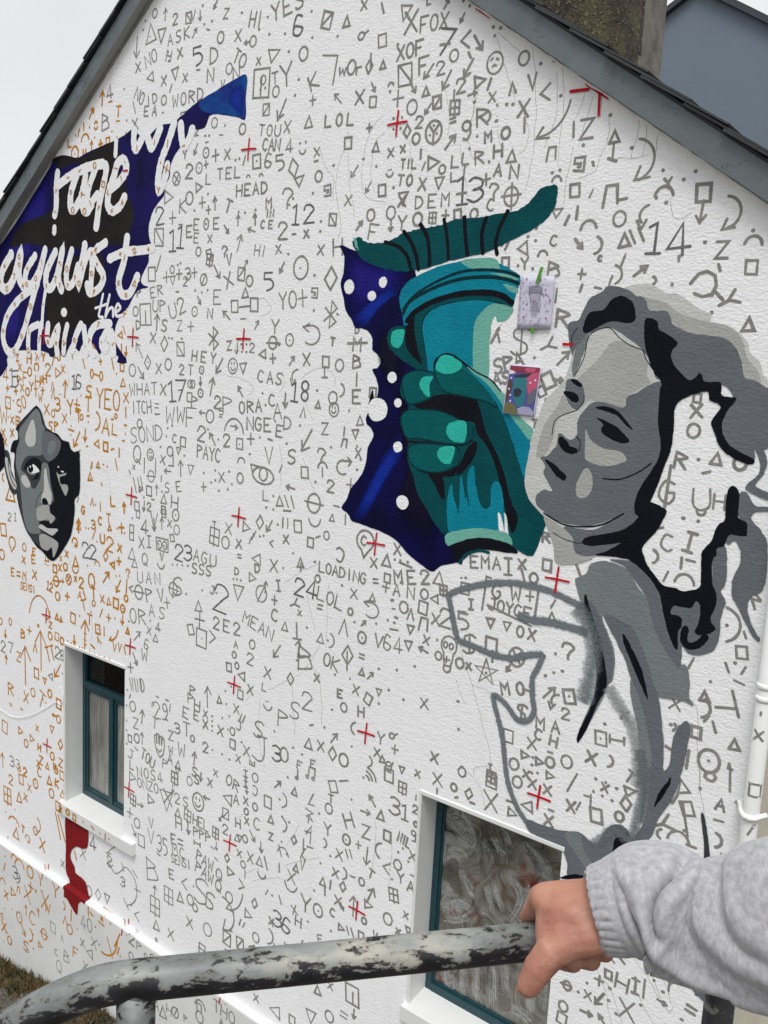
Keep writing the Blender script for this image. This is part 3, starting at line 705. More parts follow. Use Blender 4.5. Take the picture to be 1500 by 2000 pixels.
PAINT='''lettering_banner|navy_ground|navyl|P|1964,6333 1964,6220 1965,6111 1904,6127 1805,6151 1721,6168 1675,6164 1654,6128 1629,6107 1577,6106 1524,6118 1490,6064 1427,6027 1373,5985 1342,5932 1334,5873 1293,5831 1284,5774 1232,5737 1190,5700 1161,5654 1142,5593 1158,5524 1189,5489 1150,5443 1146,5398 1102,5346 1072,5295 1093,5267 1144,5250 1048,5234 992,5189 946,5134 893,5103 846,5059 814,5005 809,4944 831,4902 896,4843 929,4818 929,4789 838,4790 848,4826 810,4847 755,4927 705,4943 661,4851 632,4844 564,4908 459,4900 418,4853 377,4872 317,4898 255,4822 218,4815 157,4855 118,4812 74,4808 30,4835 -80,4847 -247,4847 -420,4833 -499,4784 -507,4717 -690,4696 -797,5523 -577,5592 -297,5778 62,6050 118,6109 244,6118 391,6085 533,6110 788,6141 907,6165 993,6190 1034,6149 1108,6117 1228,6171 1346,6172 1423,6195 1512,6233 1590,6259 1684,6272 1767,6302 1860,6319
lettering_banner|blue_tail|bluet|P|1964,6331 1964,6220 1961,6114 1896,6131 1805,6156 1687,6175 1613,6205 1582,6242 1633,6269 1738,6291 1840,6317
lettering_banner|bright_blue_patch|blueb|G|1946,6287 1948,6139 1866,6169 1823,6228 1862,6282
lettering_banner|bright_blue_patch|bluem|G|-162,5904 61,6001 90,5817 -37,5692 -232,5671 -365,5714
lettering_banner|bright_blue_patch|bluem|G|-506,5617 -265,5655 -103,5560 -169,5460 -474,5491
lettering_banner|bright_blue_patch|bluem|G|-517,5186 -375,5291 -275,5147 -313,4933 -490,4858 -593,5004
lettering_banner|black_patch|blk2|P|118,6109 274,6111 448,6076 616,6116 788,6138 841,6105 842,5999 752,5933 391,6054 214,6034 166,6055
lettering_banner|black_patch|blk2|P|214,5969 391,5968 616,5993 752,5979 884,5920 937,5809 1001,5684 940,5566 889,5514 562,5532 211,5510 -167,5577 -437,5571 -298,5709 -4,5757 152,5812 201,5906
lettering_banner|black_patch|blk2|P|54,5281 210,5411 390,5469 618,5490 702,5392 703,5264 620,5186 648,5072 620,5024 389,5007 207,4869 81,4833 31,4971 21,5144
lettering_banner|black_patch|blk2|P|-581,5441 -439,5489 -372,5398 -444,5293 -586,5242
lettering_banner|letter_r|white|S39|169,6014 153,5934 152,5812 133,5747
lettering_banner|letter_r|white|S42|171,5933 274,5968 391,5996 519,6014 671,6019
lettering_banner|letter_a|white|S41|391,5976 326,5878 320,5782 361,5767 437,5837 482,5943
lettering_banner|letter_a|white|S41|488,5966 465,5850 460,5771 500,5740 556,5779
lettering_banner|letter_g|white|S37|603,6002 540,5914 508,5831 534,5789 617,5837
lettering_banner|letter_g|white|S40|701,6007 709,5968 672,5863 638,5773 607,5638
lettering_banner|letter_e|white|S40|753,5856 846,5893 916,5954 894,6016 831,6004 790,5929 740,5842 730,5766 784,5724 860,5751 901,5797
lettering_banner|paint_drip|white|S33|128,5665 126,5638
lettering_banner|paint_drip|white|S30|814,6138 807,6056
lettering_banner|letter_b|white|S38|996,6175 991,6117 1013,6066 1060,6108 1084,6142
lettering_banner|letter_b|white|S38|1121,6130 1140,6091 1165,6059 1212,6111 1241,6158
lettering_banner|letter_y|white|S37|1369,6169 1314,6063 1259,5977 1229,5871 1239,5805 1283,5852 1314,5942
lettering_banner|letter_y|white|S36|1429,6154 1440,6076 1464,6031 1506,6064 1529,6113
lettering_banner|letter_a|white|S50|-424,5517 -546,5411 -570,5311 -486,5280 -386,5363 -301,5522 -325,5361 -252,5281
lettering_banner|letter_g|white|S41|-116,5492 -223,5400 -238,5316 -158,5303 -66,5387 13,5527
lettering_banner|letter_g|white|S41|6,5514 -66,5353 -160,5181 -278,4969 -398,4837 -497,4843 -551,4945 -491,5084 -335,5198 -172,5265
lettering_banner|letter_a|white|S43|138,5507 36,5390 23,5295 86,5273 161,5359 223,5516 173,5345 210,5257
lettering_banner|paint_drip|white|S27|23,5281 -17,5144 -32,5005
lettering_banner|letter_i|white|S39|331,5505 271,5375 283,5282 354,5306 402,5403
lettering_banner|letter_n|white|S39|483,5536 437,5402 413,5285 483,5432 551,5487 563,5397 541,5236
lettering_banner|letter_s|white|S38|707,5536 574,5480 619,5408 686,5329 642,5259 541,5229 506,5282
lettering_banner|letter_t|white|S40|931,5555 901,5415 849,5298 882,5216 966,5221 1037,5317
lettering_banner|letter_t|white|S38|751,5437 921,5469 1115,5472 1185,5481
lettering_banner|letter_t|white|S16|682,5217 649,5121 638,5082 682,5072
lettering_banner|letter_t|white|S13|598,5131 721,5155
lettering_banner|letter_h|white|S16|753,5212 726,5136 710,5078 748,5123 786,5129 792,5078
lettering_banner|letter_e|white|S16|819,5103 867,5128 840,5154 814,5116 830,5081 884,5084
lettering_banner|letter_d|white|S35|-84,5026 -190,4991 -212,4898 -206,4819
lettering_banner|letter_d|white|S31|-44,5033 -65,4935 -73,4829
lettering_banner|letter_y|white|S38|45,5026 32,4936 70,4895 133,4972 171,5006 145,4903 157,4834
lettering_banner|letter_i|white|S34|276,5020 245,4938 232,4842
lettering_banner|letter_i|white|E|239,5108 37,30
lettering_banner|letter_n|white|S37|437,5027 378,4953 341,4858
lettering_banner|letter_n|white|S36|472,5007 484,4934 495,4834
lettering_banner|letter_g|white|S39|755,5033 632,5027 553,4981 530,4901 576,4836
lettering_banner|letter_g|white|S35|744,5008 667,4916 712,4865 777,4976 800,4847
torch_panel|night_ground|navy|P|2680,5416 2707,5363 2708,5284 2691,5227 2715,5159 2732,5101 2775,5051 2801,5013 2840,5011 2887,4994 2912,4960 2915,4910 2942,4891 2973,4855 2953,4822 2921,4811 2950,4767 2964,4706 2942,4642 2900,4584 2902,4546 2933,4523 2949,4486 2917,4425 2911,4360 2888,4293 2819,4207 2795,4151 2764,4102 2810,4076 2836,4045 2881,4038 2965,4027 3047,4013 3129,3984 3211,3926 3312,3880 3352,3871 3399,3907 3478,3936 3518,3976 3483,4415 3378,4877 3181,5202 3112,5345 2993,5314 2798,5378
torch_panel|bright_blue_patch|bluem|G|2733,5374 2930,5324 3085,5299 3092,5205 2941,5148 2816,5088 2732,5164 2700,5252
torch_panel|bright_blue_patch|blueb|G|3063,5181 2959,5111 2860,5014 2786,5038 2784,5068 2909,5161 3030,5216
torch_panel|bright_blue_patch|blueb|G|3145,4519 3145,4432 3060,4299 2974,4148 2897,4051 2845,4060 2875,4135 2978,4328 3065,4463
torch_panel|black_patch|blk3|G|3057,4820 3155,4727 3269,4394 3374,4162 3362,3938 3207,3989 3104,4126 3154,4309 3106,4553
torch_panel|black_patch|blk3|G|2936,4989 3059,5014 3118,4822 3032,4721 2963,4817
torch_panel|black_patch|blk3|P|2927,4716 2914,4666 2905,4615 2921,4565 2954,4557 2931,4616 2940,4672
torch_panel|white_spot|white|E|2749,5213 33,35
torch_panel|white_spot|white|E|2896,5166 26,24
torch_panel|white_spot|white|E|2961,5229 25,26
torch_panel|white_spot|white|E|3047,4778 28,27
torch_panel|white_spot|white|E|3090,4658 22,22
torch_panel|white_spot|white|E|3104,4446 28,27
torch_panel|white_spot|white|E|3150,4180 37,35
torch_panel|white_spot|white|E|2966,4618 64,57
torch_flame|flame|teald|P|2756,5429 2794,5449 2814,5441 2834,5425 2893,5415 2961,5416 3016,5431 3066,5450 3140,5463 3209,5468 3294,5476 3359,5494 3472,5493 3584,5502 3676,5510 3734,5545 3774,5585 3809,5594 3847,5597 3857,5553 3848,5507 3809,5458 3745,5421 3656,5388 3595,5361 3519,5339 3432,5325 3318,5308 3205,5283 3102,5275 3011,5283 2915,5306 2840,5333 2792,5374
torch_flame|flame_tip|tealp|P|2761,5449 2785,5433 2798,5383 2777,5409
torch_flame|flame_line|blk|S19|2961,5416 3043,5390 3097,5345 3126,5279
torch_flame|flame_line|blk|S21|3069,5459 3114,5410 3151,5343 3167,5282
torch_flame|flame_line|blk|S21|3164,5485 3206,5427 3227,5339 3227,5298
torch_flame|flame_line|blk|S18|3295,5498 3317,5421 3333,5321
torch_flame|flame_line|blk|S20|3405,5500 3417,5415 3434,5334
torch_flame|flame_line|blk|S20|3520,5489 3502,5421 3514,5339
torch_flame|flame_line|blk|S19|3626,5509 3591,5441 3576,5378 3587,5331
torch_cup|dark_bowl|tealk|P|3098,5014 3106,5062 3159,5109 3273,5148 3384,5169 3546,5171 3645,5153 3680,5114 3657,5082 3589,5038 3558,4937 3567,4825 3510,4777 3299,4792 3171,4830 3121,4895
torch_cup|bowl|tealb|P|3211,5003 3220,5056 3262,5096 3346,5121 3455,5134 3549,5132 3596,5118 3545,5094 3506,5049 3494,4982 3498,4902 3510,4823 3443,4763 3269,4803 3246,4874
torch_cup|bowl_highlight|tealp|P|3589,5120 3681,5102 3680,5075 3653,5049 3616,5035 3588,5016 3579,4943 3588,4809 3552,4768 3508,4811 3492,4970 3499,5046 3536,5091
torch_cup|bowl_edge|teald|P|3162,5068 3204,5097 3288,5131 3385,5149 3481,5153 3587,5149 3659,5133 3683,5111 3674,5106 3602,5126 3522,5135 3414,5134 3318,5119 3241,5091 3208,5044 3209,4991 3232,4909 3257,4815 3223,4825 3189,4908 3165,4997
torch_cup|rim|tealb|P|3111,5023 3085,5086 3065,5152 3085,5202 3142,5244 3277,5289 3401,5309 3502,5302 3594,5293 3667,5260 3707,5235 3711,5208 3697,5165 3683,5106 3638,5153 3566,5171 3472,5175 3370,5166 3273,5139 3182,5091
torch_cup|rim_highlight|tealp|P|3401,5306 3454,5318 3573,5314 3606,5273 3597,5262 3532,5264 3465,5272 3433,5285
torch_cup|rim_highlight|tealp|P|3559,5250 3637,5245 3702,5222 3671,5216 3605,5240
torch_cup|rim_highlight|tealp|P|3628,5202 3692,5189 3702,5165 3672,5167
torch_cup|rim_line|tealk|S14|3091,5098 3148,5159 3268,5220 3404,5261 3538,5266 3636,5253 3704,5232
torch_cup|rim_line|tealk|S17|3092,5077 3134,5139 3269,5197 3407,5230 3541,5235 3639,5223 3704,5203
torch_cup|rim_line|blk|S26|3117,5044 3168,5091 3274,5137 3412,5165 3546,5168 3625,5153 3679,5122
torch_cup|dark_side|blk|P|3114,5014 3158,5062 3163,5003 3189,4920 3219,4837 3149,4883 3112,4918
torch_cup|bowl_highlight|white|P|3583,5024 3599,5065 3612,5039 3638,5038 3617,5016 3594,4982 3588,4971
painted_hand|index_finger|teald|P|3005,4959 3021,5008 3074,5023 3111,5014 3113,4960 3144,4895 3257,4815 3225,4809 3132,4847 3036,4905
painted_hand|palm|teald|P|3285,4833 3300,4875 3342,4896 3384,4891 3450,4855 3521,4812 3599,4764 3668,4716 3720,4635 3790,4562 3823,4542 3825,4448 3807,4362 3825,4302 3893,4237 3918,4201 3922,4173 3906,4120 3873,4035 3809,4042 3757,4080 3717,4208 3631,4120 3425,4065 3373,4082 3326,4125 3301,4159 3236,4237 3207,4314 3173,4373 3161,4434 3165,4477 3119,4541 3111,4596 3155,4630 3145,4659 3104,4700 3104,4755 3128,4798 3194,4819 3287,4813
painted_hand|shadow|blk|P|3187,4653 3255,4689 3362,4713 3475,4707 3530,4698 3563,4631 3596,4553 3656,4466 3703,4379 3728,4307 3760,4237 3786,4200 3781,4142 3763,4122 3740,4165 3706,4264 3654,4408 3600,4496 3549,4544 3525,4594 3470,4596 3332,4637 3230,4637
painted_hand|shadow|blk|P|3228,4346 3332,4346 3444,4382 3476,4420 3500,4475 3542,4508 3552,4468 3513,4394 3461,4345 3348,4329
painted_hand|shadow|blk|P|3296,4330 3368,4344 3395,4232 3361,4243 3332,4291
painted_hand|shadow|blk|S10|3240,4495 3291,4503 3350,4498
painted_hand|shadow|blk|S10|3166,4477 3263,4482 3380,4483 3478,4488 3525,4513
painted_hand|index_finger|tealm|P|3108,4749 3128,4795 3195,4816 3283,4810 3300,4781 3300,4727 3277,4691 3205,4663 3145,4662
painted_hand|finger_outline|tealk|O7|3108,4749 3128,4795 3195,4816 3283,4810 3300,4781 3300,4727 3277,4691 3205,4663 3145,4662
painted_hand|middle_finger|tealm|P|3114,4584 3148,4626 3237,4634 3347,4632 3456,4598 3520,4570 3517,4518 3478,4491 3380,4486 3232,4495 3149,4500
painted_hand|finger_outline|tealk|O7|3114,4584 3148,4626 3237,4634 3347,4632 3456,4598 3520,4570 3517,4518 3478,4491 3380,4486 3232,4495 3149,4500
painted_hand|ring_finger|tealm|P|3168,4446 3219,4472 3337,4479 3437,4476 3465,4437 3444,4387 3346,4347 3243,4349 3180,4386
painted_hand|finger_outline|tealk|O7|3168,4446 3219,4472 3337,4479 3437,4476 3465,4437 3444,4387 3346,4347 3243,4349 3180,4386
painted_hand|thumb|tealm|P|3289,4827 3307,4875 3349,4895 3436,4861 3522,4806 3601,4741 3639,4670 3585,4689 3475,4707 3362,4724 3315,4769
painted_hand|finger_outline|tealk|O7|3289,4827 3308,4875 3349,4895 3436,4861 3522,4806 3601,4741 3639,4670 3585,4689 3475,4707 3362,4724 3315,4769
painted_hand|forearm_highlight|tealb|P|3451,4834 3522,4806 3599,4764 3652,4716 3721,4630 3790,4562 3818,4542 3823,4448 3808,4367 3768,4442 3718,4551 3675,4632 3617,4708 3566,4757 3502,4806
painted_hand|forearm_highlight|tealp|P|3471,4846 3534,4824 3597,4786 3674,4728 3745,4648 3785,4617 3829,4582 3817,4536 3756,4593 3686,4661 3628,4726 3564,4782 3501,4817
painted_hand|thumb_outline|blk|S7|3289,4827 3294,4866 3342,4896 3391,4891 3449,4860 3521,4820 3597,4789 3654,4741
painted_hand|fingernail|tealn|P|3026,4966 3042,4999 3102,5005 3103,4960 3089,4929 3066,4918 3036,4932
painted_hand|finger_end|teald|P|3267,4750 3288,4792 3302,4775 3303,4728 3279,4694
painted_hand|finger_end|teald|P|3484,4506 3484,4593 3520,4567 3519,4518
painted_hand|finger_end|teald|P|3421,4406 3432,4475 3466,4437 3444,4387
painted_hand|fingernail|tealn|P|3300,4827 3315,4875 3356,4894 3432,4865 3444,4843 3418,4819 3356,4805
painted_hand|fingernail|tealn|P|3212,4747 3227,4784 3286,4790 3270,4750 3274,4696 3238,4714
painted_hand|fingernail|tealn|P|3379,4548 3401,4585 3484,4593 3484,4505 3428,4499 3391,4519
painted_hand|fingernail|tealn|P|3337,4434 3352,4464 3430,4475 3421,4409 3401,4391 3357,4402
torch_handle|shaft|tealb|P|3411,4167 3412,4252 3428,4302 3447,4232 3475,4188 3476,4266 3477,4346 3512,4240 3513,4359 3541,4397 3558,4317 3596,4218 3640,4223 3641,4314 3667,4341 3695,4309 3714,4213 3721,4115 3678,4120 3591,4114 3509,4095 3436,4070
torch_handle|shaft_line|teald|S7|3447,4352 3464,4264 3474,4169
torch_handle|shaft_line|teald|S7|3492,4363 3516,4270 3529,4213
torch_handle|shaft_gap|white|P|3685,4198 3703,4183 3722,4121 3699,4118
torch_handle|collar|tealp|P|3413,4058 3495,4094 3591,4116 3671,4120 3745,4112 3768,4067 3702,4076 3607,4075 3526,4053 3434,4007
torch_handle|collar_shadow|blk|P|3434,4007 3526,4052 3608,4074 3702,4075 3768,4063 3800,4035 3745,4027 3639,4023 3572,4003 3506,3947 3470,3956 3453,3996
torch_handle|collar_line|teald|S14|3500,3943 3532,3982 3599,4013 3653,4012
painted_woman|hair_wash|gr1|P|4180,5171 4268,5187 4310,5174 4353,5149 4403,5145 4456,5109 4507,5080 4536,5070 4535,5042 4597,5028 4646,5000 4677,4963 4690,4927 4724,4900 4742,4854 4763,4830 4767,4791 4683,4824 4615,4944 4468,4989 4310,5067 4242,5126
painted_woman|hair_wash|gr2|P|4236,5136 4304,5128 4367,5105 4410,5076 4491,5047 4559,5035 4627,5007 4663,4963 4683,4908 4724,4863 4738,4817 4688,4824 4648,4935 4566,4971 4443,4999 4361,5066 4300,5072
painted_woman|hair|gr4|P|3953,5027 3998,5048 4017,5089 4041,5135 4089,5159 4120,5183 4196,5166 4236,5141 4260,5137 4277,5121 4294,5086 4319,5081 4360,5081 4382,5057 4398,5028 4467,4998 4588,4981 4633,4949 4660,4907 4681,4838 4718,4830 4757,4804 4772,4791 4793,4597 4746,4584 4746,4541 4681,4549 4624,4597 4600,4653 4626,4717 4649,4761 4601,4811 4486,4816 4409,4843 4357,4806 4310,4869 4278,4928 4217,4957 4136,5012 4050,4986 4001,4897 3979,4912
painted_woman|face_light|gr1|P|4049,4992 4135,5017 4215,4977 4294,4919 4350,4821 4376,4806 4398,4543 4326,4434 4261,4280 4123,4197 3983,4181 3886,4235 3825,4295 3806,4379 3819,4492 3822,4541 3846,4627 3865,4694 3897,4739 3952,4795 3974,4859 3988,4912 4011,4959
painted_woman|forehead|gr2|P|4152,4960 4228,4953 4286,4918 4306,4887 4310,4829 4327,4804 4267,4767 4232,4735 4222,4701 4120,4718 4074,4720 4028,4682 4004,4786 4093,4883
painted_woman|cheek|gr4|P|4376,4806 4323,4796 4280,4766 4236,4743 4227,4702 4146,4718 4093,4715 4056,4679 4032,4635 4033,4575 4002,4556 3953,4578 3943,4525 3904,4477 3870,4474 3898,4433 3896,4397 3941,4331 3902,4329 3868,4300 3873,4262 3916,4232 4001,4199 4123,4203 4231,4251 4325,4310 4352,4386 4379,4450 4404,4524 4390,4703
painted_woman|nose_shade|gr2|P|3995,4790 3961,4746 3929,4684 3882,4612 3858,4522 3853,4464 3875,4470 3903,4491 3930,4567 3935,4616 3960,4652 4014,4674 3984,4700 3966,4742 3982,4777
painted_woman|hair|gr3|P|4007,4959 4049,4992 4034,4913 4001,4818 3987,4849 3993,4912
painted_woman|hair|gr4|P|3952,5031 3990,5017 4047,5017 4040,4992 4007,4950 3984,4958 3990,4996
painted_woman|hairline|blk|S4|4001,4818 4036,4892 4054,4986 4131,5017 4183,4977 4233,4947 4281,4930 4301,4895 4343,4844
painted_woman|hairline|blk|S4|3997,5017 3977,4985 3972,4933
painted_woman|cheek_light|gr2|P|4072,4600 4093,4567 4151,4532 4215,4527 4252,4510 4252,4485 4189,4462 4130,4462 4086,4475 4077,4498
painted_woman|cheek_light|gr2|P|4050,4361 4072,4424 4094,4442 4119,4412 4120,4352 4094,4319 4061,4319
painted_woman|eyebrow|blk|P|4106,4693 4143,4703 4200,4688 4240,4653 4274,4615 4242,4633 4202,4667 4157,4681
painted_woman|eye|blk|P|4115,4655 4149,4645 4206,4622 4246,4590 4264,4567 4234,4558 4190,4569 4150,4589 4139,4613 4146,4628
painted_woman|far_eye|gr4|P|3970,4802 4010,4804 4041,4784 4053,4736 4042,4699 4019,4681 3989,4701 3966,4742
painted_woman|far_eye|blk|P|3956,4750 3988,4756 4022,4741 4029,4716 4007,4710 3982,4726
painted_woman|far_eye|blk|P|3984,4805 4012,4804 4041,4782 4028,4775 4004,4786
painted_woman|nose_line|blk|S4|4052,4742 4052,4715 4036,4693 4019,4677 3958,4652 3927,4624 3920,4567
painted_woman|nose_line|blk|S4|4029,4571 4051,4551 4052,4521 4040,4503
painted_woman|nostril|blk|P|3952,4554 3968,4564 3993,4546 4009,4526 4038,4520 4037,4501 4008,4494 3978,4506 3957,4530
painted_woman|mouth|blk|P|3896,4461 3936,4448 3974,4421 3999,4404 4003,4389 3985,4380 3952,4399 3925,4427
painted_woman|neck|gr2|P|3912,4216 4008,4180 4125,4186 4235,4213 4273,4159 4168,4084 4136,4059 4069,4030 3988,4023 3966,4102
painted_woman|neck|gr4|P|4012,4185 4147,4192 4283,4283 4333,4321 4373,4295 4369,4211 4298,4127 4157,4080 4074,4079 4054,4143
painted_woman|jaw_line|blk|S6|4167,4407 4238,4412 4310,4447 4362,4489
painted_woman|jaw_line|blk|S7|3911,4229 4007,4193 4101,4196 4189,4221 4268,4275
painted_woman|jaw_line|blk|S4|3962,4151 4012,4132 4072,4123 4107,4129
painted_woman|neck_shadow|blk|P|4100,4128 4118,4155 4194,4179 4268,4207 4318,4250 4356,4303 4347,4217 4294,4164 4198,4134 4131,4119
painted_woman|curl|gr4|P|4226,4077 4302,4085 4389,4078 4465,3945 4575,3967 4639,4061 4639,4147 4649,4188 4678,4207 4693,4141 4696,4062 4681,4029 4704,3993 4698,3962 4693,3915 4695,3849 4681,3798 4636,3765 4587,3758 4560,3782 4560,3735 4558,3695 4526,3732 4464,3802 4419,3883 4391,3952 4347,4018 4299,4058
painted_woman|hair|gr4|P|4711,4340 4744,4350 4762,4318 4802,4280 4827,4231 4837,4117 4827,4057 4793,4031 4784,3999 4794,3951 4822,3898 4841,3878 4835,3864 4809,3885 4781,3929 4748,3982 4723,4022 4720,4086 4739,4149 4733,4202 4711,4230 4690,4211 4677,4231 4694,4255 4732,4251 4750,4258
painted_woman|hair|gr4|P|4746,4581 4767,4538 4767,4491 4731,4447 4732,4427 4774,4406 4813,4399 4810,4425 4761,4445 4787,4493 4792,4541 4768,4588
painted_woman|hair|gr4|P|4712,4413 4735,4416 4769,4372 4816,4373 4818,4357 4768,4345 4754,4307 4730,4314 4710,4364
painted_woman|hair_black|blk|P|4032,4995 4022,5025 4046,5078 4101,5088 4136,5128 4172,5143 4217,5122 4239,5082 4240,5045 4209,5036 4155,5042 4123,5037 4075,5012
painted_woman|hair_black|blk|P|4284,5053 4329,5045 4342,5013 4390,4984 4420,4959 4400,4929 4408,4887 4472,4824 4499,4831 4517,4849 4539,4818 4597,4816 4606,4769 4659,4762 4635,4718 4618,4669 4627,4622 4667,4577 4743,4543 4739,4522 4683,4534 4623,4573 4598,4619 4578,4671 4606,4726 4563,4750 4555,4780 4515,4774 4459,4747 4434,4711 4438,4642 4436,4557 4416,4484 4390,4385 4365,4315 4361,4278 4315,4282 4318,4366 4371,4470 4391,4523 4391,4578 4373,4652 4368,4777 4370,4807 4332,4855 4294,4938 4283,4998
painted_woman|hair_black|blk|P|4319,4299 4363,4335 4438,4314 4432,4272 4406,4217 4361,4152 4369,4117 4389,4078 4424,4043 4458,4012 4505,4010 4526,4003 4561,4008 4598,4027 4602,4065 4594,4159 4606,4187 4627,4220 4640,4276 4666,4305 4663,4363 4667,4422 4689,4435 4711,4403 4714,4321 4745,4306 4751,4257 4732,4250 4690,4249 4675,4206 4649,4188 4651,4161 4639,4146 4645,4062 4666,4016 4668,3966 4655,3911 4675,3886 4674,3869 4628,3843 4601,3849 4613,3902 4611,3953 4594,3971 4573,3940 4513,3937 4501,3905 4542,3897 4548,3868 4538,3829 4540,3764 4516,3788 4490,3845 4469,3904 4447,3973 4393,4037 4330,4079 4280,4092 4163,4086 4217,4114 4294,4174 4342,4234
painted_woman|curl_line|blk|S29|4564,3856 4562,3809 4586,3789 4622,3807 4643,3840
painted_woman|shoulder|gr3|P|4089,3940 4084,3970 4130,4001 4144,4042 4193,4066 4249,4065 4306,4048 4355,3988 4403,3933 4427,3858 4459,3801 4495,3751 4542,3704 4583,3709 4603,3645 4607,3589 4627,3554 4577,3562 4484,3555 4458,3602 4417,3695 4369,3792 4328,3821 4272,3825 4232,3844 4219,3822 4250,3765 4285,3690 4291,3581 4271,3550 4261,3505 4212,3378 4169,3273 4156,3292 4209,3474 4217,3567 4193,3702 4134,3835 4105,3901
painted_woman|shade_fold|gr4|P|4224,3842 4328,3822 4371,3787 4418,3706 4458,3608 4483,3565 4502,3495 4525,3371 4532,3258 4486,3243 4468,3353 4414,3503 4366,3600 4331,3674 4279,3755
painted_woman|shade_fold|gr4|P|4159,3890 4203,3838 4244,3764 4284,3662 4281,3567 4263,3548 4259,3600 4208,3728 4157,3839
painted_woman|shade_fold|gr4|P|4297,4060 4346,4028 4411,3961 4452,3943 4478,3869 4512,3792 4559,3691 4528,3711 4465,3791 4427,3857 4403,3938 4354,3998
painted_woman|fold_black|blk|P|4130,3901 4139,3908 4163,3852 4205,3755 4238,3668 4262,3584 4262,3525 4234,3453 4198,3339 4164,3261 4155,3274 4164,3324 4202,3427 4218,3562 4199,3670 4158,3800 4138,3852
painted_woman|fold_black|blk|P|4313,3775 4325,3772 4366,3715 4406,3649 4433,3579 4444,3530 4406,3587 4360,3669 4322,3737
painted_woman|arm|gr3|P|4367,3595 4419,3504 4469,3354 4488,3243 4489,3081 4479,3010 4462,3015 4460,3127 4441,3233 4414,3392 4374,3520
painted_woman|arm|gr4|P|4480,3252 4530,3268 4541,3255 4558,3294 4562,3404 4596,3478 4617,3480 4624,3434 4617,3324 4608,3256 4602,3216 4579,3135 4536,3041 4518,2962 4475,2893 4439,2834 4418,2787 4376,2750 4347,2755 4367,2840 4428,2911 4467,2971 4487,3069 4483,3192
painted_woman|fold_black|blk|P|4569,3237 4572,3216 4556,3167 4519,3091 4516,3102 4529,3157 4555,3210
painted_woman|hand_shape|gr4|P|3946,2824 4036,2827 4129,2837 4201,2859 4250,2842 4287,2832 4306,2881 4335,2933 4373,2959 4413,2951 4441,2898 4424,2839 4402,2772 4324,2692 4178,2638 4161,2698 4125,2750 4042,2761 3963,2774
painted_woman|hand_shape|gr3|P|4137,2822 4189,2851 4226,2844 4255,2796 4306,2757 4322,2710 4258,2701 4212,2742
painted_woman|hand_shape|gr4|P|4214,2851 4245,2840 4290,2804 4328,2766 4309,2722 4265,2752 4232,2787
painted_woman|fold_black|blk|P|4359,2837 4363,2885 4384,2904 4413,2899 4428,2858 4426,2817 4402,2772 4354,2741 4322,2710 4356,2777
painted_woman|fold_black|blk|P|4131,2612 4172,2644 4219,2666 4243,2665 4209,2638
painted_woman|dark_mark|gr5|P|4702,3120 4714,3125 4733,3061 4756,2961 4765,2910 4740,2900 4726,3004
painted_woman|dark_mark|gr4|P|4710,2425 4811,2487 4835,2357 4796,2348 4741,2383
sprayed_outline|spray_line|gr3|F27|3445,3773 3517,3815 3652,3867 3783,3896 3879,3898 3973,3893 4096,3863 4132,3854
sprayed_outline|spray_line|gr3|F27|3444,3785 3471,3710 3496,3627 3518,3570
sprayed_outline|spray_line|gr3|F27|3511,3568 3607,3560 3712,3546 3812,3552 3887,3584 3967,3608
sprayed_outline|spray_line|gr3|F23|3967,3612 3942,3538 3921,3485 3929,3398 3941,3335 3913,3284 3861,3275 3819,3313 3783,3340 3733,3357 3739,3315 3772,3232 3799,3147 3822,3030 3846,2950 3897,2862 3950,2810
sprayed_outline|spray_line|gr3|F32|3821,3758 3892,3748 3985,3757 4107,3753 4160,3745
sprayed_outline|spray_shade|gr3|F57|4098,3850 4150,3793 4194,3691 4189,3566 4171,3435
sprayed_outline|spray_shade|gr2|F44|4271,3542 4323,3478 4379,3415 4414,3337 4434,3243 4438,3148
sprayed_outline|spray_shade|gr3|F35|4433,3315 4457,3183 4451,3022 4428,2911 4359,2930 4307,2864 4264,2823
painted_man|hair_shadow|blk|P|-128,4456 -85,4455 -44,4421 -20,4375 11,4324 84,4294 157,4282 219,4246 293,4237 313,4202 354,4175 402,4186 423,4165 428,3964 412,3886 365,3850 361,3751 319,3597 238,3494 161,3415 86,3370 20,3385 -46,3418 -124,3443 -213,3505 -284,3570 -349,3687 -382,3778 -394,3871 -419,3994 -410,4095 -460,4103 -456,4141 -420,4188 -361,4205 -366,4260 -390,4277 -347,4317 -255,4378
painted_man|shade|gr5|P|-120,4442 -74,4431 -44,4392 -21,4346 30,4302 115,4279 178,4248 199,4206 177,4160 135,4121 60,4081 39,4064 43,4011 82,3895 113,3820 100,3793 59,3765 57,3722 110,3693 142,3673 23,3648 -21,3608 66,3559 162,3519 142,3449 97,3397 65,3459 -12,3428 -79,3449 -213,3503 -281,3570 -337,3689 -379,3810 -398,3996 -387,4110 -350,4200 -357,4279 -255,4365
painted_man|skin|gr3|P|-120,4436 -65,4414 -34,4339 -2,4305 -35,4255 -37,4123 -215,4096 -284,4057 -319,3986 -240,3951 -162,3860 -72,3932 -49,4001 -37,4057 39,4052 69,3923 101,3819 46,3770 67,3699 23,3651 -76,3631 -88,3586 -66,3550 -201,3530 -258,3566 -300,3662 -321,3785 -342,3908 -387,3998 -384,4110 -336,4201 -346,4249 -311,4301 -221,4367
painted_man|brow_shade|gr4|P|-24,4274 41,4291 178,4248 194,4197 146,4128 50,4082 -26,4117 -42,4177
painted_man|highlight|gr1|P|-177,4352 -141,4349 -120,4279 -123,4206 -157,4167 -225,4167 -258,4207 -243,4263
painted_man|highlight|gr3|P|72,4222 126,4227 138,4186 82,4128 34,4134 29,4171
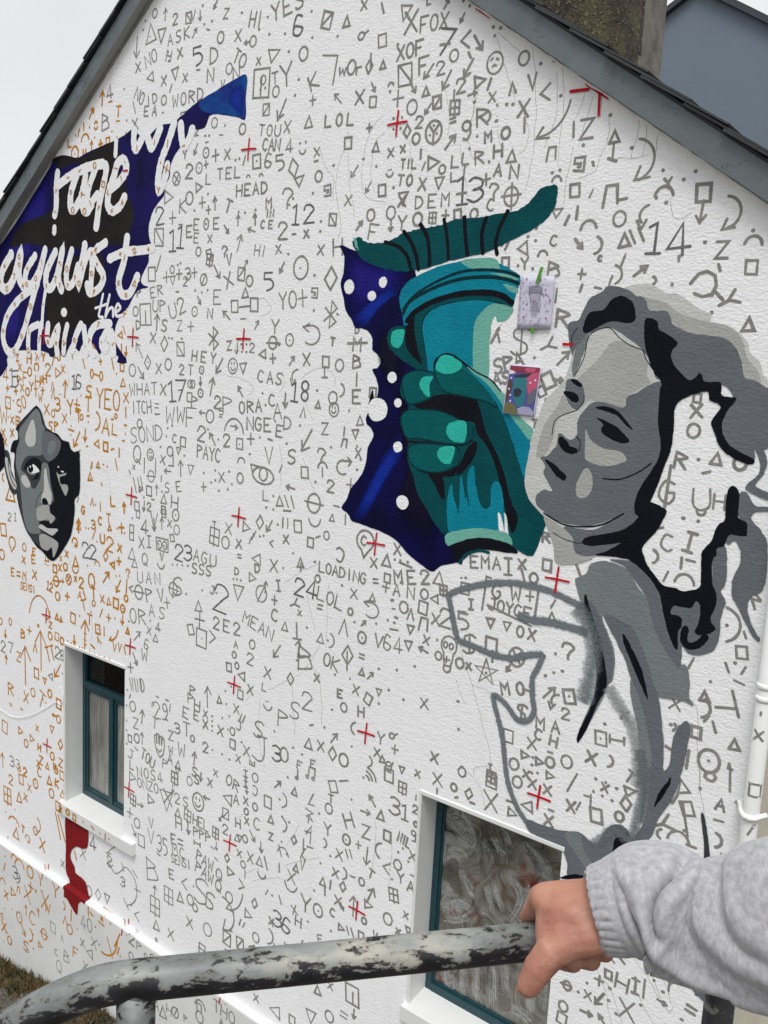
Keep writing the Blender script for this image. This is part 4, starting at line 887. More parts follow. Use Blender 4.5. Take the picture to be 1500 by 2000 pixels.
painted_man|highlight|gr1|P|-316,3937 -263,3949 -206,3911 -200,3875 -253,3861 -310,3893
painted_man|nose|gr1|P|-10,4017 12,4026 27,3967 58,3886 82,3847 68,3778 36,3779 3,3807 -54,3774 -47,3825 -18,3877 -17,3962
painted_man|nostril|blk|P|-46,3795 3,3813 36,3777 -19,3761
painted_man|nose_line|gr5|S7|-45,3853 -107,3793 -125,3729
painted_man|lip|gr2|P|-108,3731 36,3767 59,3717 123,3689 69,3639 24,3663 -98,3639
painted_man|mouth|blk|P|-85,3629 13,3652 67,3631 153,3674 154,3615 23,3607
painted_man|lip|gr1|P|-90,3590 -54,3615 23,3600 142,3612 154,3596 90,3556 23,3564
painted_man|chin|blk|P|-35,3558 88,3555 154,3596 164,3518 66,3534
painted_man|chin|gr2|P|-77,3536 1,3549 152,3517 143,3455 97,3398 78,3468 21,3435 -56,3446 -78,3488
painted_man|eye_socket|blk|P|-278,3995 -249,4042 -192,4078 -103,4090 -48,4056 -60,4006 -104,3970 -194,3967 -239,3988
painted_man|eye_white|white|P|-159,4040 -82,4010 -86,3991 -160,3974 -184,3987
painted_man|pupil|blk|E|-189,4006 34,28
painted_man|eye_rim|gr1|P|-225,4014 -218,3984 -177,3971 -115,3976 -171,3965 -216,3972 -236,3993
painted_man|glint|white|E|-195,4019 8,8
painted_man|under_eye|blk|P|-163,3928 -127,3961 -71,3976 -93,3947 -149,3928
painted_man|right_eye|gr2|P|143,4015 177,4001 260,4021 252,4003 187,3984 197,3938 270,3940 286,3913 259,3862 228,3882 176,3947
painted_man|right_eye|white|E|167,4054 8,6
painted_man|right_eye|white|E|217,4026 19,5
painted_man|ear|gr5|P|-555,4100 -504,4107 -470,4052 -460,3971 -402,3895 -385,3834 -393,3801 -440,3789 -487,3834 -544,3950 -568,4043
painted_man|ear|gr1|P|-546,4051 -506,4049 -471,3989 -449,3928 -391,3878 -392,3832 -439,3840 -497,3904 -531,3983
painted_man|ear|gr5|S11|-500,4037 -484,3956 -450,3890 -403,3851
painted_man|hair_edge|blk3|P|-697,4265 -587,4223 -553,4142 -541,4028 -580,3967 -707,3926
red_patch|red_shape|red|P|244,1472 387,1479 514,1479 530,1422 515,1337 451,1302 386,1292 321,1241 304,1173 353,1122 369,1078 451,1071 502,1048 531,975 552,965 475,901 455,806 390,833 324,876 287,880 291,984 243,1046 244,1251'''
LBL={'lettering_banner':'navy and black ragged band with white handwritten words rage against the dying',
'torch_panel':'deep blue night patch with white spots behind the torch','torch_flame':'dark teal flame with black stripes','torch_cup':'turquoise torch bowl with ringed rim',
'painted_hand':'teal painted hand clasping the torch','torch_handle':'turquoise torch shaft with pale collar','painted_woman':'large grey and black painted woman with swept hair',
'sprayed_outline':'soft grey sprayed outline of unfinished sleeves','painted_man':'grey painted man\'s face half in shadow','red_patch':'dark red unfinished patch under the narrow window'}
def build_paint():
    parts={}; letters=[]
    for n,l in enumerate(PAINT.strip().split('\n')):
        part,subn,col,kind,pts=l.split('|')
        off=.0012+n*.000014
        P=[tuple(float(a)/1000 for a in p.split(',')) for p in pts.split()]
        pa=Paint(); mat=MATS[col] if col in MATS else None
        if kind=='E': pa.disc(P[0][0],P[0][1],P[1][0],P[1][1],off,20)
        elif kind[0]=='S':
            q=[p.to_2d() for p in catmull([(a,b,0) for a,b in P],False,7)]; w=float(kind[1:])/1000
            if part=='lettering_banner':
                w*=1.48 if w>.03 else 1.3
                for k,p in enumerate(q): pa.disc(p.x,p.y,w*.5*(1+.12*noise.noise(Vector((p.x*40,p.y*40,4)))),w*.5,off+.000006*(k+1),12)
                if w>.03: letters.append(q)
            pa.ribbon(q, w, off-.000002, .22)
        elif kind[0]=='O':
            q=[p.to_2d() for p in catmull([(a,b,0) for a,b in P],True,6)]; q.append(q[0]); pa.ribbon(q,float(kind[1:])/1000,off,.5)
        elif kind[0]=='F': pa.ribbon([p.to_2d() for p in catmull([(a,b,0) for a,b in P],False,8)], (1.9 if subn=='spray_shade' else 1.6)*float(kind[1:])/1000, off, .25, True, .62 if subn=='spray_shade' else 1.0); mat=MATS['soft_'+col]
        elif kind=='G': pa.softpoly([p.to_2d() for p in catmull([(a,b,0) for a,b in P],True,4)],off); mat=MATS['soft_'+col]
        else:
            q=catmull([(a,b,0) for a,b in P],True,5); q=[p.to_2d() for p in q]
            # hand-cut edge
            q=[p+Vector((noise.noise(Vector((p.x*60,p.y*60,1))),noise.noise(Vector((p.x*60,p.y*60,9)))))*(.006 if part=='torch_flame' else .003) for p in q]
            if part=='red_patch':
                q=[(p.x,p.y) for p in q]; zc=G-5.004
                def clip(poly,up):
                    out=[]
                    for i in range(len(poly)):
                        a,b=poly[i],poly[(i+1)%len(poly)]; ia=(a[1]>zc)==up; ib=(b[1]>zc)==up
                        if ia: out.append(a)
                        if ia!=ib:
                            t=(zc-a[1])/(b[1]-a[1]); out.append((a[0]+(b[0]-a[0])*t,zc+(.0015 if up else -.003)))
                    return out
                U,D=clip(q,True),clip(q,False)
                pa.poly(U,off); 
                pd=Paint(); pd.poly(D,off)
                xs=[p[0] for p in q if abs(p[1]-zc)<.06]
                pl_=Paint(); pl_.v=[(min(xs),PY-.003,G-5.02),(max(xs),PY-.003,G-5.02),(max(xs),PY-.001,G-4.998),(min(xs),PY-.001,G-4.998),(max(xs),-.0012,G-4.992),(min(xs),-.0012,G-4.992)]; pl_.f=[(0,1,2,3),(3,2,4,5)]
            else: pa.poly([tuple(p) for p in q],off)
        if part not in parts:
            parts[part]=o=pa.make(part,mat,house); tag(o,LBL[part])
        else:
            o=pa.make(subn,mat,None); o.parent=parts[part]
        if part=='red_patch':
            for x_ in (pd,pl_):
                o=x_.make('red_lower_part',mat,None); o.parent=parts[part]
    # ochre signs that show in the unpainted letters
    rnd=random.Random(5); pa=Paint(); kinds=['x','tu','o','-','/','\\','T','s','L','.','.','Y','+','od','au']
    for q in letters:
        d=0
        for a,b in zip(q,q[1:]):
            d+=(b-a).length
            if d>.13:
                d=rnd.uniform(-.02,.03); k=rnd.choice(kinds); h=rnd.uniform(.022,.04); y_=.0046+.00003*rnd.randrange(9)
                if k=='.': pa.disc(a.x,a.y,.006,.006,y_,8)
                else:
                    r_=R(rnd.uniform(-30,30)); c_,s_=math.cos(r_),math.sin(r_)
                    for st in GL[k]: pa.ribbon([Vector((a.x+h*(x*c_-z*s_),a.y+h*(x*s_+z*c_))) for x,z in st],.0062,y_,.3)
    o=pa.make('ochre_signs',MATS['ochre'],None); o.parent=parts['lettering_banner']; tag(o,'small ochre signs inside the white letters',kind='stuff')

# ------------------------------------------------------------------ hand-drawn marks
F={}
def G_(s):
    for l in s.strip().split('\n'):
        k,_,r=l.partition(' '); F[k]=r
G_('''A 003860 1353
B 0008 ~0837563504 ~0445624100
C ~572805023051
D 0008 ~0847644100
E 60000868 0444
F 000868 0444
G ~57280502305254 3454
H 0008 6068 0464
I 3038 1858 1050
J ~58523001 2868
K 0008 680460
L 080060
M 0008346860
N 00086068
O @3434
P 0008 ~0847664504
Q @3434 3260
R 0008 ~0847664504 2460
S ~674817153453512001
T 0868 3830
U ~0802306268
V 083068
W 0810355068
X 0068 0860
Y 083468 3430
Z 08680060
0 @3434
1 173830 1050
2 ~061848664400 0060
3 ~0728575524 ~2454623001
4 40480262
5 580805 ~0545635120
6 ~572804013052431403
7 086820
8 @3622 @3222
9 @3622 ~56532000
w 0410335064
o @3434
r 0004 ~032444
d @3232 5850
q @3622 565020
g @3622 5651~51302010
n 0004~04267864 6864
x 0068 0860
+ 0464 3008
/ 0068
\\ 0860
| 3038
- 0484
= 0363 0565
? ~0628667644333032
$ ~674817153453512001 3939
^ 003860
''')
F['+']='0464 3038'; F['?']='~061848664432 ~323130'; F['$']='~674817153453512001 3038'
def el(cx,cy,rx,ry,a0=0,a1=360,n=18): return [(cx+rx*math.cos(R(a0+(a1-a0)*i/n)),cy+ry*math.sin(R(a0+(a1-a0)*i/n))) for i in range(n+1)]
def parse(r):
    out=[]
    for s in r.split(' '):
        if s[0]=='@': a=[int(c) for c in s[1:]]; out.append([((x-3)/8,(y-4)/8) for x,y in el(a[0],a[1],a[2]*.95,a[3])]); continue
        sm=s[0]=='~'; s=s.replace('~','')
        p=[((int(s[i])-3)/8,(int(s[i+1])-4)/8) for i in range(0,len(s)-1,2)]
        if sm: p=[tuple(q.to_2d()) for q in catmull([(a,b,0) for a,b in p],False,5)]
        out.append(p)
    return out
GL={k:parse(v) for k,v in F.items() if k not in 'gn'}
C_=el(0,0,.44,.5)
SQ=[(-.4,-.46),(.4,-.5),(.38,.48),(-.42,.5),(-.4,-.48)]
TU=[(-.42,-.45),(.02,.5),(.45,-.38),(-.45,-.43)]
DI=[(0,-.5),(.36,.02),(.02,.5),(-.36,-.02),(0,-.5)]
def rot(S,a): c,s=math.cos(R(a)),math.sin(R(a)); return [[(x*c-y*s,x*s+y*c) for x,y in p] for p in S]
def mov(S,dx,dy,k=1): return [[(x*k+dx,y*k+dy) for x,y in p] for p in S]
AU=[[(0,-.5),(0,.5)],[(-.24,.16),(0,.5),(.24,.18)]]
dot=lambda x=0,y=0:[[(x-.02,y),(x+.02,y)]]
GL.update({'o':[C_],'s':[SQ],'d':[DI],'tu':[TU],'td':rot([TU],180),'tl':rot([TU],90),'tr':rot([TU],-90),'tud':[TU]+dot(0,-.15),'od':[C_]+dot(),'sd':[SQ]+dot(),'dd':[DI]+dot(),
'au':AU,'ad':rot(AU,180),'al':rot(AU,90),'ar':rot(AU,-90),'aul':rot(AU,40),'aur':rot(AU,-40),'adl':rot(AU,145),'adr':rot(AU,-145),
's1':[SQ,[(-.35,-.4),(.35,.42)]],'s2':[SQ,[(-.35,.42),(.35,-.42)]],'sp':[SQ,[(0,-.62),(0,.5)],[(-.4,0),(.4,0)]],'sb':[SQ,[(0,-.45),(0,.2)]],'s+':[SQ,[(-.55,0),(.55,0)]],
'sS':[[(-.4,-.45),(.4,-.5),(.4,.5),(-.4,.45),(-.4,.05),(.12,.05),(.1,-.2),(-.1,-.2)]],
'ox':[C_,[(-.3,-.35),(.3,.35)],[(-.3,.35),(.3,-.35)]],'oplus':[el(0,0,.36,.42),[(0,-.58),(0,.58)],[(-.5,0),(.5,0)]],'oth':[C_,[(-.65,0),(.65,0)]],'oph':[C_,[(-.25,-.5),(.3,.55)]],
'oy':[C_,[(-.28,.38),(0,0),(.28,.38)],[(0,0),(-.02,-.5)],]+dot(-.2,-.1)+dot(.2,-.1)+dot(0,.3),
'os':[el(0,.2,.26,.3),[(0,-.1),(0,-.5)]],'oq':[DI,[(0,.2),(0,-.8)]],'osr':[[(-.7,-.45),(.7,-.6),(.75,.4),(-.7,.5),(-.7,-.45)],el(-.3,0,.24,.32),el(.35,-.05,.24,.32)]+dot(-.3,0)+dot(.35,-.05),
've':[[(-.32,.5),(0,-.5),(.32,.5)]],'ca':[[(-.34,-.5),(0,.5),(.34,-.45)]],'lt':[[(.34,.5),(-.34,0),(.3,-.5)]],'gt':[[(-.34,.5),(.34,0),(-.34,-.5)]],
'pn':[el(0,-.4,.7,.8,10,170,10)],'pu':[el(0,.4,.7,.8,190,350,10)],'p(':[el(.35,0,.6,.55,110,250,10)],'p)':[el(-.35,0,.6,.55,-70,70,10)],'n':[[(-.42,-.5),(-.2,.45),(.35,.42),(.32,-.45)]],
'sm':[C_,[(-.12,.1),(-.12,.22)],[(.12,.1),(.12,.22)],el(0,-.02,.22,.26,200,340,8)],'frn':[C_,[(-.2,.12),(-.08,.2)],[(.1,.2),(.22,.12)],[(-.1,-.18),(0,-.1),(.12,-.16)]],'smo':[el(0,.1,.5,.55,195,345,10)]+dot(-.15,.3)+dot(.15,.35),
'bt':[[(-.3,-.26),(.3,.24),(.02,.5),(-.02,-.5),(.3,-.26),(-.3,.24)]],'key':[el(-.9,.1,.28,.5),el(.9,-.1,.28,.5),[(-.62,.1),(.62,-.1)]],
'hexo':[[(-.55,-.05),(-.3,.3),(0,.4),(.3,.25),(.4,-.1),(.3,-.42),(-.05,-.5),(-.35,-.4)],[(.35,-.3),(.7,-.6)]],
'eye':[el(0,0,.9,.55,0,180,12),el(0,0,.9,.5,180,360,12),el(0,.12,.34,.4),[(-.9,0),(-1.15,.5),(-.3,.5)]],
'star':[[(.55*math.cos(R(90+k*144)),.55*math.sin(R(90+k*144))) for k in range(6)][:6]],
'bub':[el(0,.12,.42,.4,-60,240,18)+[(-.1,-.55)]+[(.2,-.23)]],
'wifi':[el(-.4,-.4,.35,.35,10,80,6),el(-.4,-.4,.65,.65,10,80,8),el(-.4,-.4,.95,.95,10,80,8)],
'hnd':[[(-.3,.1),(-.32,.42),(-.2,.45),(-.16,.1)],[(-.16,.1),(-.14,.5),(-.02,.5),(0,.1)],[(0,.1),(.03,.48),(.14,.45),(.14,.08)],[(.14,.08),(.2,.4),(.3,.34),(.32,0),(.2,-.35),(0,-.5),(-.2,-.3),(-.32,.1)],[(-.15,-.15),(0,-.25),(.15,-.12)]],
'skl':[el(0,.2,.24,.26,-50,230,18),[(-.16,0),(-.14,-.2),(-.1,-.3)],[(.16,0),(.14,-.2),(.1,-.3)],el(-.09,.22,.06,.08),el(.1,.2,.06,.08),[(-.1,-.22),(.1,-.2)],[(0,-.12),(0,-.28)],[(-.1,-.34),(.12,-.32),(.1,-.46),(0,-.52),(-.1,-.46),(-.1,-.34)]],
'note':[[(.2,.5),(.2,-.35)],el(.05,-.4,.16,.12)],'note2':[[(-.25,-.4),(-.2,.5),(.45,.5),(.42,-.4)],el(-.38,-.42,.14,.12),el(.28,-.42,.14,.12)],
'%d':[[(-.42,0),(.42,-.03)]]+dot(0,.4)+dot(0,-.42),'OM':[el(0,.1,.4,.4,-55,235,14)],
'...':dot(-.3,0)+dot(.1,-.1)+dot(.5,-.2),
'aca':[el(-.5,.5,.9,1.0,-85,-5,10),[(-.3,-.2),(-.48,-.5),(-.08,-.48)]],'aca2':[el(-.25,0,.5,.5,-70,85,12),[(-.1,-.18),(-.2,-.5),(.18,-.44)]],'aca3':[el(.3,.05,.5,.45,100,215,10),[(-.35,-.1),(-.14,-.5),(.1,-.12)]],
'aca4':[el(0,0,.6,.5,-130,80,14),[(-.2,.2),(-.6,.42),(-.15,.62)],[(.1,.5),(-.6,.42)]],'aca5':[el(0,0,.55,.5,60,300,14),[(.25,.43),(.75,.4)],[(.5,.7),(.78,.4),(.55,.1)]],
'ca2':[el(0,0,.5,.5,-60,190,12),[(-.1,-.35),(.25,-.43),(.1,-.05)]],'arc':[el(.1,-.5,.75,1.0,20,175,14),[(.6,-.3),(.82,-.2),(.85,.1)]],'arc2':[el(0,-.4,.9,.7,10,170,12),[(-.4,.3),(-.55,.0)],[(.4,.3),(.55,.0)],[(0,.15),(0,.45)]],'arc3':[el(-.5,.5,.9,1.0,-100,0,12)],
'ser':[[tuple(q.to_2d()) for q in catmull([(-.05,.5,0),(-.3,.3,0),(-.28,.1,0),(-.1,-.02,0),(.08,.1,0),(.2,.2,0),(.42,.1,0),(.5,-.12,0),(.42,-.35,0),(.2,-.5,0)],False,5)],[(-.36,.3),(-.2,.32)],[(-.3,.02),(-.16,.1)],[(.1,.22),(.16,.08)],[(.36,.2),(.5,.1)],[(.42,-.1),(.58,-.1)],[(.34,-.45),(.46,-.3)],[(.1,-.42),(.24,-.58)]],
'lng':[[(0,.5),(-.05,.36),(.03,.38)],[(-.06,.28),(.05,.27),(-.04,.2),(.06,.18),(0,.23),(0,.14)],[(-.04,0),(.02,.12),(.03,-.08)],[(-.04,.03),(.04,.04)],[(-.05,-.06),(-.04,-.18),(.0,-.16)],[(-.02,-.12),(.06,-.1)],[(0,-.2),(-.03,-.28),(.03,-.3),(0,-.44),(-.04,-.3)]],
})
GL['-']=[[(-.5,0),(.5,0)]]; GL['/']=[[(-.22,-.5),(.22,.5)]]; GL['\\']=[[(-.22,.5),(.22,-.5)]]; GL['|']=[[(0,-.5),(0,.5)]]
GL['=']=[[(-.4,.25),(.4,.28)],[(-.4,-.25),(.4,-.22)]]; GL['g']=[el(0,.25,.26,.25),[(.26,.3),(.25,-.2),(.05,-.5),(-.2,-.4)]]; GL['x']=[[(-.4,-.46),(.4,.48)],[(-.38,.48),(.42,-.46)]]
GL['+']=[[(-.42,0),(.42,.02)],[(0,-.5),(0,.5)]]; GL['ochreE']=GL['E']; GL[':']=dot()
